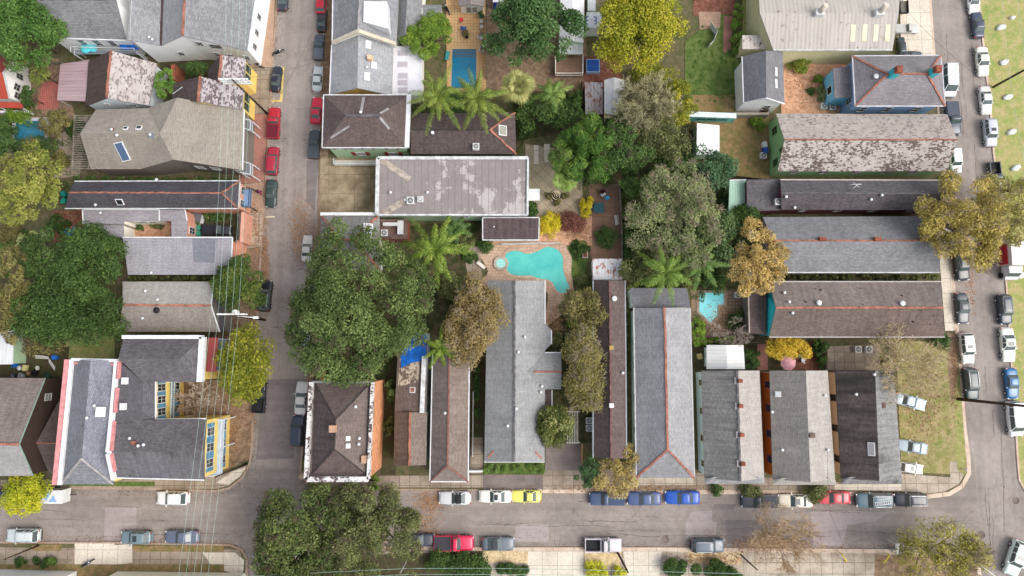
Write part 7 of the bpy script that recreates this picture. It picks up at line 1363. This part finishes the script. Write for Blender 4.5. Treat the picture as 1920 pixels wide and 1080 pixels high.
wire([P(502, 214, 12.8), P(585, 62, 8), P(640, -60, 7.5)], 'dark service wire crossing the left street to the top', .018, DARKWIRE, .6); wire([P(425, 152, 12.6), P(585, 118, 8.2), P(622, 100, 7)], 'dark service wire crossing to the light gray townhouse', .016, DARKWIRE, .6); wire([P(430, 592, 12), P(560, 640, 8), P(600, 660, 6)], 'dark service wire from the transformer pole to the oak', .014, DARKWIRE, .5); wire([P(1861, 164, 12), P(1700, 20, 7)], 'dark service wire to the huge metal roof', .018, DARKWIRE, .6); wire([P(1552, 840, 6), P(1556, 960, 8), P(1600, 1060, 9)], 'dark service wire over the bottom street by the red sedan', .016, DARKWIRE, .3)
WOOD = plain(K(126, 108, 92), .95, .1, var=.3); WOODG = plain(K(142, 134, 122), .95, .1, var=.3); RAILW = plain(K(200, 200, 198), .7); IRONF = plain(K(50, 48, 48), .7)
for a in (([(1163, 345), (1166, 410), (1168, 490)], 'weathered gray board fence right of the wooden deck', 1.9, WOODG), ([(1092, 150), (1093, 192)], 'brown board fence left of the rusty lean-to', 1.8, WOOD), ([(1300, 600), (1300, 640), (1420, 642)], 'brown board fence around the pale angular pool', 1.7, WOOD), ([(910, 20), (912, 70), (912, 140)], 'gray board fence between orange patio and dirt yard', 1.9, WOODG), ([(1335, 42), (1346, 58), (1340, 74), (1332, 82)], 'white board fence curving by the golden tree', 1.6, RAILW), ([(1418, 202), (1442, 206)], 'brown board fence by the gray gabled cottage', 1.8, WOOD), ([(1372, 328), (1440, 336)], 'dark board fence along the brown lawn', 1.6, WOOD), ([(1552, 650), (1552, 692)], 'board fence at the back of the sooty roof house', 1.6, WOOD), ([(1092, 834), (1092, 868)], 'tan board fence at the dark driveway', 1.6, plain(K(196, 160, 110), .9)), ([(60, 114), (114, 116)], 'gray picket fence behind the pink patio', 1.5, WOODG)):
    fence(*a)
for a in (([(940, 457), (1050, 455)], 'white rail fence along the pool deck', 1.1, RAILW), ([(574, 738), (568, 862)], 'black iron fence beside the peeling parapet house', 1.4, IRONF), ([(590, 902), (700, 902)], 'dark iron fence in front of the corner house', 1.4, IRONF), ([(887, 735), (886, 856)], 'white pipe rail along the wide gray house', 1.2, RAILW)):
    fence(a[0], a[1], a[2], a[3], board=False, rails=True, gap=3)
wallrun([(606, 664), (604, 712)], 'orange low wall under the great oak', 2.0, .3, plain(K(214, 130, 80), .8)); wallrun([(1292, 214), (1376, 217)], 'mural wall painted white and teal beside the green lawn', 2.3, .7, plain(K(110, 178, 172), .8, var=.3), plain(K(206, 216, 218), .8)); wallrun([(1378, 213), (1440, 213)], 'gray block wall beside the mural wall', 1.8, .35, plain(K(150, 140, 128), .9))
wallrun([(456, 400), (453, 452)], 'salmon court wall with white posts', 3.4, .4, plain(K(206, 152, 130), .8), plain(K(206, 152, 130), .8)); wallrun([(449, 455), (446, 474)], 'low salmon wall stub at the lilac roof', 2.2, .8, plain(K(206, 150, 126), .8)); wallrun([(324, 124), (324, 146)], 'red brick wall beside the narrow green tree', 3.2, .6, BRICK); wallrun([(0, 209), (52, 209)], 'white garden wall below red porch roof', 1.4, .3, WHITE)
wallrun([(880, 884), (903, 884)], 'white gate wall beside the hipped shotgun house', 1.6, .25, WHITE)
# slatted pergola beside the beige house
c = P(150, 268, 2.6); o = base('pergola', 'gray slatted pergola left of the big beige house', 'pergola', (c.x, c.y, 0))
for i in range(24):
    y = 217+i*4.3; MB().beam(P(139-i*.3, y, 2.6), P(173-i*.1+(i > 12)*4, y, 2.6), .12, .1).obj('slat', WOODG, o)
for x in (140, 170): MB().beam(P(x, 215, 2.5), P(x-4, 318, 2.5), .14, .12).obj('beam', WOODG, o)
for x, y in ((140, 218), (170, 218), (136, 316), (168, 316)): p = P(x, y, 2.5); MB().box((p.x, p.y, 1.25), (.14, .14, 2.5)).obj('post', WOODG, o)
c = P(1073, 800, 2.4); o = base('pergola', 'white slatted arbor beside the cream-flecked tree', 'pergola', (c.x, c.y, 0))
for i in range(7): MB().beam(P(1064+i*3.2, 770, 2.4), P(1064+i*3.2, 832, 2.4), .06, .08).obj('slat', PALEWOOD, o)
for y in (772, 830): MB().beam(P(1062, y, 2.3), P(1088, y, 2.3), .09, .09).obj('beam', PALEWOOD, o)
for x, y in ((1063, 772), (1086, 772), (1063, 830), (1086, 830)): p = P(x, y, 2.3); MB().box((p.x, p.y, 1.15), (.09, .09, 2.3)).obj('post', PALEWOOD, o)
# air conditioners on the ground and other boxes
for a in ((1105, 789, 'round-fan air conditioner beside the arbor, upper one', .13), (1105, 803, 'round-fan air conditioner beside the arbor, lower one', .13), (1384, 553, 'white air conditioner by the pale angular pool', .13), (786, 20, 'air conditioner on the flat gray shed', 3.0), (1562, 200, 'green-white air conditioner behind the blue house', .13), (1546, 198, 'pale air conditioner nearest the gravel yard', .13), (1432, 291, 'white air conditioner on the brown lawn edge', .13), (1630, 655, 'air conditioner behind the leafless lot tree', .13), (1610, 655, 'gray air conditioner in the block-walled yard', .13)):
    aircon(a[0], a[1], a[2], a[3])
for a in ((1432, 272, 'white wheelie bin beside the green slate house', WHITE), (1434, 283, 'blue wheelie bin between white boxes', plain(K(40, 90, 170), .6)), (373, 427, 'green wheelie bin by the salmon pavilion, upper one', plain(K(60, 136, 120), .6)), (373, 439, 'green wheelie bin by the salmon pavilion, lower one', plain(K(60, 150, 120), .6)), (1384, 628, 'dark wheelie bin beside the bare shrub tree', RUBBER), (1311, 668, 'tan wheelie bin at the metal shed', plain(K(180, 160, 110), .7)), (121, 365, 'teal bin behind the charcoal roof, upper one', plain(K(30, 140, 126), .6)), (121, 377, 'teal bin behind the charcoal roof, lower one', plain(K(40, 156, 136), .6))):
    bin_(*a)
# boulders along the right lawn
rng = random.Random(5)
for x, y, w in ((1876, 52, 'first from the top'), (1897, 34, 'small one beyond the first'), (1882, 117, 'second from the top'), (1889, 182, 'third from the top'), (1896, 248, 'fourth from the top'), (1904, 315, 'lowest'), (1914, 516, 'lone one near the box truck')):
    p = P(x, y, .2); m = MB(); s = .5 if 'small' in w else .85; m.lathe((0, 0, 0), [(s*.7, 0), (s*.8, .18), (s*.66, .36), (s*.3, .46)], 9)
    m.v = [Vector((v.x*1.1+rng.uniform(-.09, .09)+v.y*.5, v.y*.75+rng.uniform(-.09, .09), v.z+rng.uniform(-.05, .05))) for v in m.v]; o = m.obj('boulder', plain(K(216, 216, 214), .8, var=.15)); o.location = (p.x, p.y, .1); tag(o, 'white boulder on the right lawn, '+w, 'boulder', 'white boulders on the right lawn')
# painted marks
p = P(1110, 38, 3.26); roof_o = next(o for o in bpy.data.objects if o.get('label', '').startswith('small white flat roof with a blue emblem')); m = MB()
for gx, sg in ((-.55, 1), (.35, -1)):
    for cy in (.3, -.3):
        a = [Vector((p.x+gx+sg*(-.34*sin(t)), p.y+cy+.3*cos(t), 3.225)) for t in [k*pi/8 for k in range(9)]]
        for u, v in zip(a, a[1:]): m.beam(u, v, .12, .03)
roof_o['_at'] = tuple(roof_o.location); roof_o['_rz'] = 0.0; m.obj('emblem', plain(K(40, 80, 170), .6), roof_o)
mur = next(o for o in bpy.data.objects if o.get('label', '').startswith('mural wall')); mur['_at'] = tuple(mur.location); mur['_rz'] = 0.0; a, b = P(1308, 215, 2.3), P(1368, 217, 2.3); m = MB(); d = (b-a); rm = random.Random(2)
for i in range(34): t = i/34; q = a+d*t+Vector((0, -.36, -1.0-.25*rm.random())); m.beam(q, q+Vector((rm.uniform(-.1, .25), -.005, rm.uniform(.2, .6))), .03, .07)
m.obj('mural_marking', plain(K(40, 60, 64), .8), mur)
# patios
p = P(1043, 366, 1.2); o = local('fountain', 'tiered cream stone fountain between three dark round planters', 'fountain', (p.x, p.y, .13)); STN = plain(K(206, 192, 160), .8); 
for r, z in ((.95, .1), (.62, .55), (.34, .95)): MB().lathe((0, 0, z), [(r*.4, -.1), (r, .05), (r, .17), (r*.86, .17), (r*.8, .08)], 22).obj('basin', STN, o); MB().lathe((0, 0, z+.09), [(r*.8, 0), (r*.8, .01)], 18).obj('water', water(K(50, 48, 40), K(66, 62, 52)), o)
MB().lathe((0, 0, 0), [(.2, 0), (.12, .5), (.1, 1.1), (.14, 1.2), (.04, 1.3)], 12).obj('column', STN, o)
for x, y, w in ((1029, 368, 'left'), (1057, 368, 'right'), (1043, 381, 'below')): pot(x, y, 'dark round planter %s of the tiered fountain' % w if w != 'below' else 'dark round planter below the tiered fountain', plain(K(70, 60, 50), .9), BROWNGREEN, .5, .4)
table(1123, 390, 'square teal table on the wooden deck', plain(K(48, 92, 100), .7), .75, .72, True)
chair(1112, 390, 0, 'slatted teal deck chair left of the square table', plain(K(58, 100, 112), .7)); 
p = P(1155, 413, .4); o = local('bench', 'pale wooden bench against the gray board fence', 'bench', (p.x, p.y, .13), None, -1.45)
for k in range(3): MB().box((0, -.16+.16*k, .45), (1.5, .13, .05)).obj('slat', PALEWOOD, o)
MB().box((0, .3, .75), (1.5, .05, .4)).obj('backrest', PALEWOOD, o)
for x in (-.65, .65): MB().box((x, 0, .22), (.07, .4, .44)).obj('leg', PALEWOOD, o)
for x, y, c_, l in ((1132, 364, WHITE, 'white cushioned chair on the deck beside a dark one'), (1139, 371, plain(K(70, 170, 220), .6), 'sky blue chair on the wooden deck'), (1131, 359, plain(K(60, 24, 34), .8), 'dark red chair on the wooden deck')): chair(x, y, 40, l, c_)
p = P(1097, 475, .4); o = local('planter_box', 'rectangular planter box with white rim on the pool lawn', 'planter', (p.x, p.y, .13)); MB().box((0, 0, .25), (.8, 1.4, .5)).obj('box', PALEWOOD, o); MB().box((0, 0, .49), (.62, 1.2, .06)).obj('soil', plain(K(130, 80, 60), .95, var=.3), o)
p = P(902, 497, .4); o = local('diving_board', 'white board resting by the flagstone pool deck', 'board', (p.x, p.y, .14), None, -.68); MB().box((0, 0, .36), (1.5, .5, .08)).obj('board', plain(K(226, 218, 204), .6), o); MB().box((-.5, 0, .17), (.2, .4, .34)).box((.5, 0, .17), (.2, .4, .34)).obj('leg', WHITE, o)
umbrella(1480, 680, 15, 2.3, 'large pink patio umbrella on the red soil yard', plain(K(224, 168, 176), .7)); chair(1508, 660, 30, 'white chair nearest the pink umbrella', WHITE); chair(1506, 674, 60, 'white chair below the other by the pink umbrella', WHITE); table(1500, 667, 'small green table near the pink umbrella', plain(K(60, 110, 90), .7), .35)
for i, (y, w) in enumerate(((40, 'upper one'), (50, 'lower one'))): chair(903, y, 90, 'white cushioned armchair at the fence, '+w, plain(K(206, 204, 200), .7), group=None)
chair(903, 63, 60, 'taupe chair below the white armchairs', plain(K(140, 124, 116), .8)); chair(902, 71, 20, 'black and white tangled chair at the fence', plain(K(210, 210, 210), .6)); chair(865, 37, 100, 'red chair on the orange patio', plain(K(210, 50, 56), .6))
table(872, 62, 'brown round table on the orange patio', plain(K(96, 76, 62), .7), .55); chair(871, 54, 10, 'blue chair by the brown round table', plain(K(30, 90, 150), .6)); pot(875, 68, 'dark round pot by the brown table', RUBBER, BROWNGREEN); pot(904, 93, 'white pot with flowers at the pool corner', WHITE, PURPLE, .5, .6); pot(902, 30, 'green pot near cream shed', plain(K(70, 120, 96), .7), MIDGREEN, .35)
p = P(840, 105, .4); 
chair(839, 104, 80, 'teal lounger at the left pool edge', plain(K(60, 150, 150), .6), True)
for x, y, l in ((397, 407, 'terracotta ring planter in the walled court, left one'), (380, 421, 'terracotta ring planter in the walled court, lower one')): pot(x-8, y, l, plain(K(206, 170, 120), .8), MIDGREEN, .35)
p = P(366, 408, 1.0); o = local('hot_tub', 'gray hot tub with a white side in the salmon court', 'hot tub', (p.x, p.y, .13), None, -.2); MB().box((0, 0, .5), (2.0, 1.3, .9)).obj('cabinet', WHITE, o); MB().box((.1, 0, .99), (1.7, 1.35, .1)).obj('cover', plain(K(96, 100, 106), .7), o)
p = P(1112, 123, 1.0); o = local('hot_tub', 'blue covered hot tub beside the golden tree', 'hot tub', (p.x, p.y, .13)); MB().box((0, 0, .45), (2.1, 2.1, .85)).obj('cabinet', plain(K(150, 176, 200), .6), o); MB().box((0, 0, .92), (1.8, 1.8, .1)).obj('cover', plain(K(36, 84, 160), .6), o); 
for x, y, l in ((128, 432, 'blue plastic chair left on the red soil, left one'), (135, 436, 'blue plastic chair left on the red soil, lower one'), (141, 429, 'blue plastic chair left on the red soil, right one')): chair(x, y, x*3, l, plain(K(50, 140, 200), .6))
# junk yard
rj = random.Random(8); JC = [plain(K(*c), .7) for c in ((200, 196, 190), (90, 96, 104), (150, 110, 90), (60, 90, 70), (180, 180, 184))]
o = base('barrel', 'blue barrel standing in the junk yard', 'barrel', P(101, 670, 0)); b_ = P(101, 670, .9); MB().lathe((b_.x, b_.y, 0), [(.36, 0), (.4, .3), (.4, .7), (.36, 1.0), (.3, 1.0)], 14).obj('body', plain(K(36, 104, 190), .5), o)
for i, (x, y, w, l) in enumerate(((80, 672, 2.0, 'white plank pile across the junk yard'), (95, 684, 1.6, 'pale plank leaning in the junk yard'))):
    p = P(x, y, .3); o = local('plank_pile', l, 'planks', (p.x, p.y, .13), None, -.1-.8*i)
    for k in range(3): MB().box((rj.uniform(-.2, .2), k*.16, .08+.07*k), (w, .14, .06), rj.uniform(-.06, .06)).obj('plank', JC[0], o)
for i, (x, y, nm) in enumerate(((28, 685, 'blue'), (38, 690, 'white'), (47, 690, 'white and yellow'), (26, 704, 'gray'), (40, 705, 'round pale'), (55, 700, 'rusty brown'), (66, 698, 'dark'), (72, 690, 'weathered tan'), (88, 704, 'green'))):
    p = P(x, y, .4); MB_ = MB(); col = [plain(K(40, 110, 180), .6), WHITE, plain(K(220, 214, 150), .6), JC[1], JC[4], JC[2], RUBBER, JC[0], JC[3]][i]
    o = local('bucket' if i % 2 else 'crate', '%s %s lying in the junk yard' % (nm, 'bucket' if i % 2 else 'crate'), 'bucket' if i % 2 else 'crate', (p.x, p.y, .13), None, i*.7)
    if i % 2: MB().lathe((0, 0, 0), [(.26, 0), (.34, .5), (.36, .5), (.3, .46), (.24, .1)], 12).obj('body', col, o); MB().tube([(-.34, 0, .5), (0, .1, .62), (.34, 0, .5)], .02, 5).obj('handle', CHROME, o)
    else:
        MB().box((0, 0, .05), (.8, .6, .06)).obj('floor', col, o)
        for s in (-1, 1): MB().box((0, s*.3, .25), (.8, .05, .4)).obj('side', col, o); MB().box((s*.4, 0, .25), (.05, .55, .4)).obj('end', col, o)
# corner things at the bottom right
p = P(1697, 1030, 2.6); o = base('shelter', 'white flat-topped kiosk roof under the sparse corner tree', 'shelter', (p.x, p.y, 0)); MB().box((p.x, p.y, 2.55), (2.6, 1.55, .14)).box((p.x, p.y, 2.64), (2.4, 1.35, .05)).obj('roof', plain(K(222, 222, 216), .7, var=.2), o)
for x in (-1, 1):
    for y in (-1, 1): MB().box((p.x+x*1.15, p.y+y*.65, 1.25), (.09, .09, 2.5)).obj('post', CASE, o)
MB().box((p.x, p.y-.65, .6), (2.2, .06, 1.0)).obj('panel', CASE, o)
for x, y, a, l in ((1580, 1044, -1.0, 'yellow bent pipe rail by the bottom kerb'), (1659, 1046, .9, 'yellow bent pipe rail beside the white kiosk')):
    p = P(x, y, .5); o = local('pipe_rail', l, 'rail', (p.x, p.y, .12), None, a); MB().tube([(-.7, 0, 0), (-.7, 0, .75), (-.5, 0, .95), (.5, 0, .95), (.7, 0, .75), (.7, 0, 0)], .08, 8).obj('pipe', plain(K(226, 206, 40), .5), o); MB().lathe((-.7, 0, 0), [(.14, 0), (.14, .03)], 10).lathe((.7, 0, 0), [(.14, 0), (.14, .03)], 10).obj('base_plate', CASE, o)
for x, y, l in ((567, 893, 'round wooden cover at the street corner, left one'), (595, 913, 'round wooden cover at the street corner, right one')): p = P(x, y, .4); o = local('barrel_planter', l, 'planter', (p.x, p.y, .12)); MB().lathe((0, 0, 0), [(.42, 0), (.5, .35), (.46, .7)], 18).obj('barrel', plain(K(170, 148, 120), .9), o); MB().lathe((0, 0, .68), [(.4, 0), (.4, .04)], 16).obj('lid', plain(K(182, 162, 134), .9), o)
SKIN = plain(K(150, 104, 80), .6); HAIR = plain(K(30, 24, 22), .8)
person(487, 360, 75, 'person in a purple top walking on the brick pavement by the green sedan', plain(K(104, 26, 92), .8), plain(K(150, 44, 70), .8), SKIN, HAIR)
p = P(1806, 880, .3); o = local('sign_board', 'small white board standing on the grass at the lot corner', 'sign', (p.x, p.y, .12)); MB().box((0, 0, .8), (.5, .06, .6), .2).obj('board', WHITE, o); MB().box((0, 0, .3), (.06, .05, .6)).obj('post', PALEWOOD, o)
# tidy helper properties
for o in bpy.data.objects:
    for k in ('_at', '_rz'):
        if k in o: del o[k]
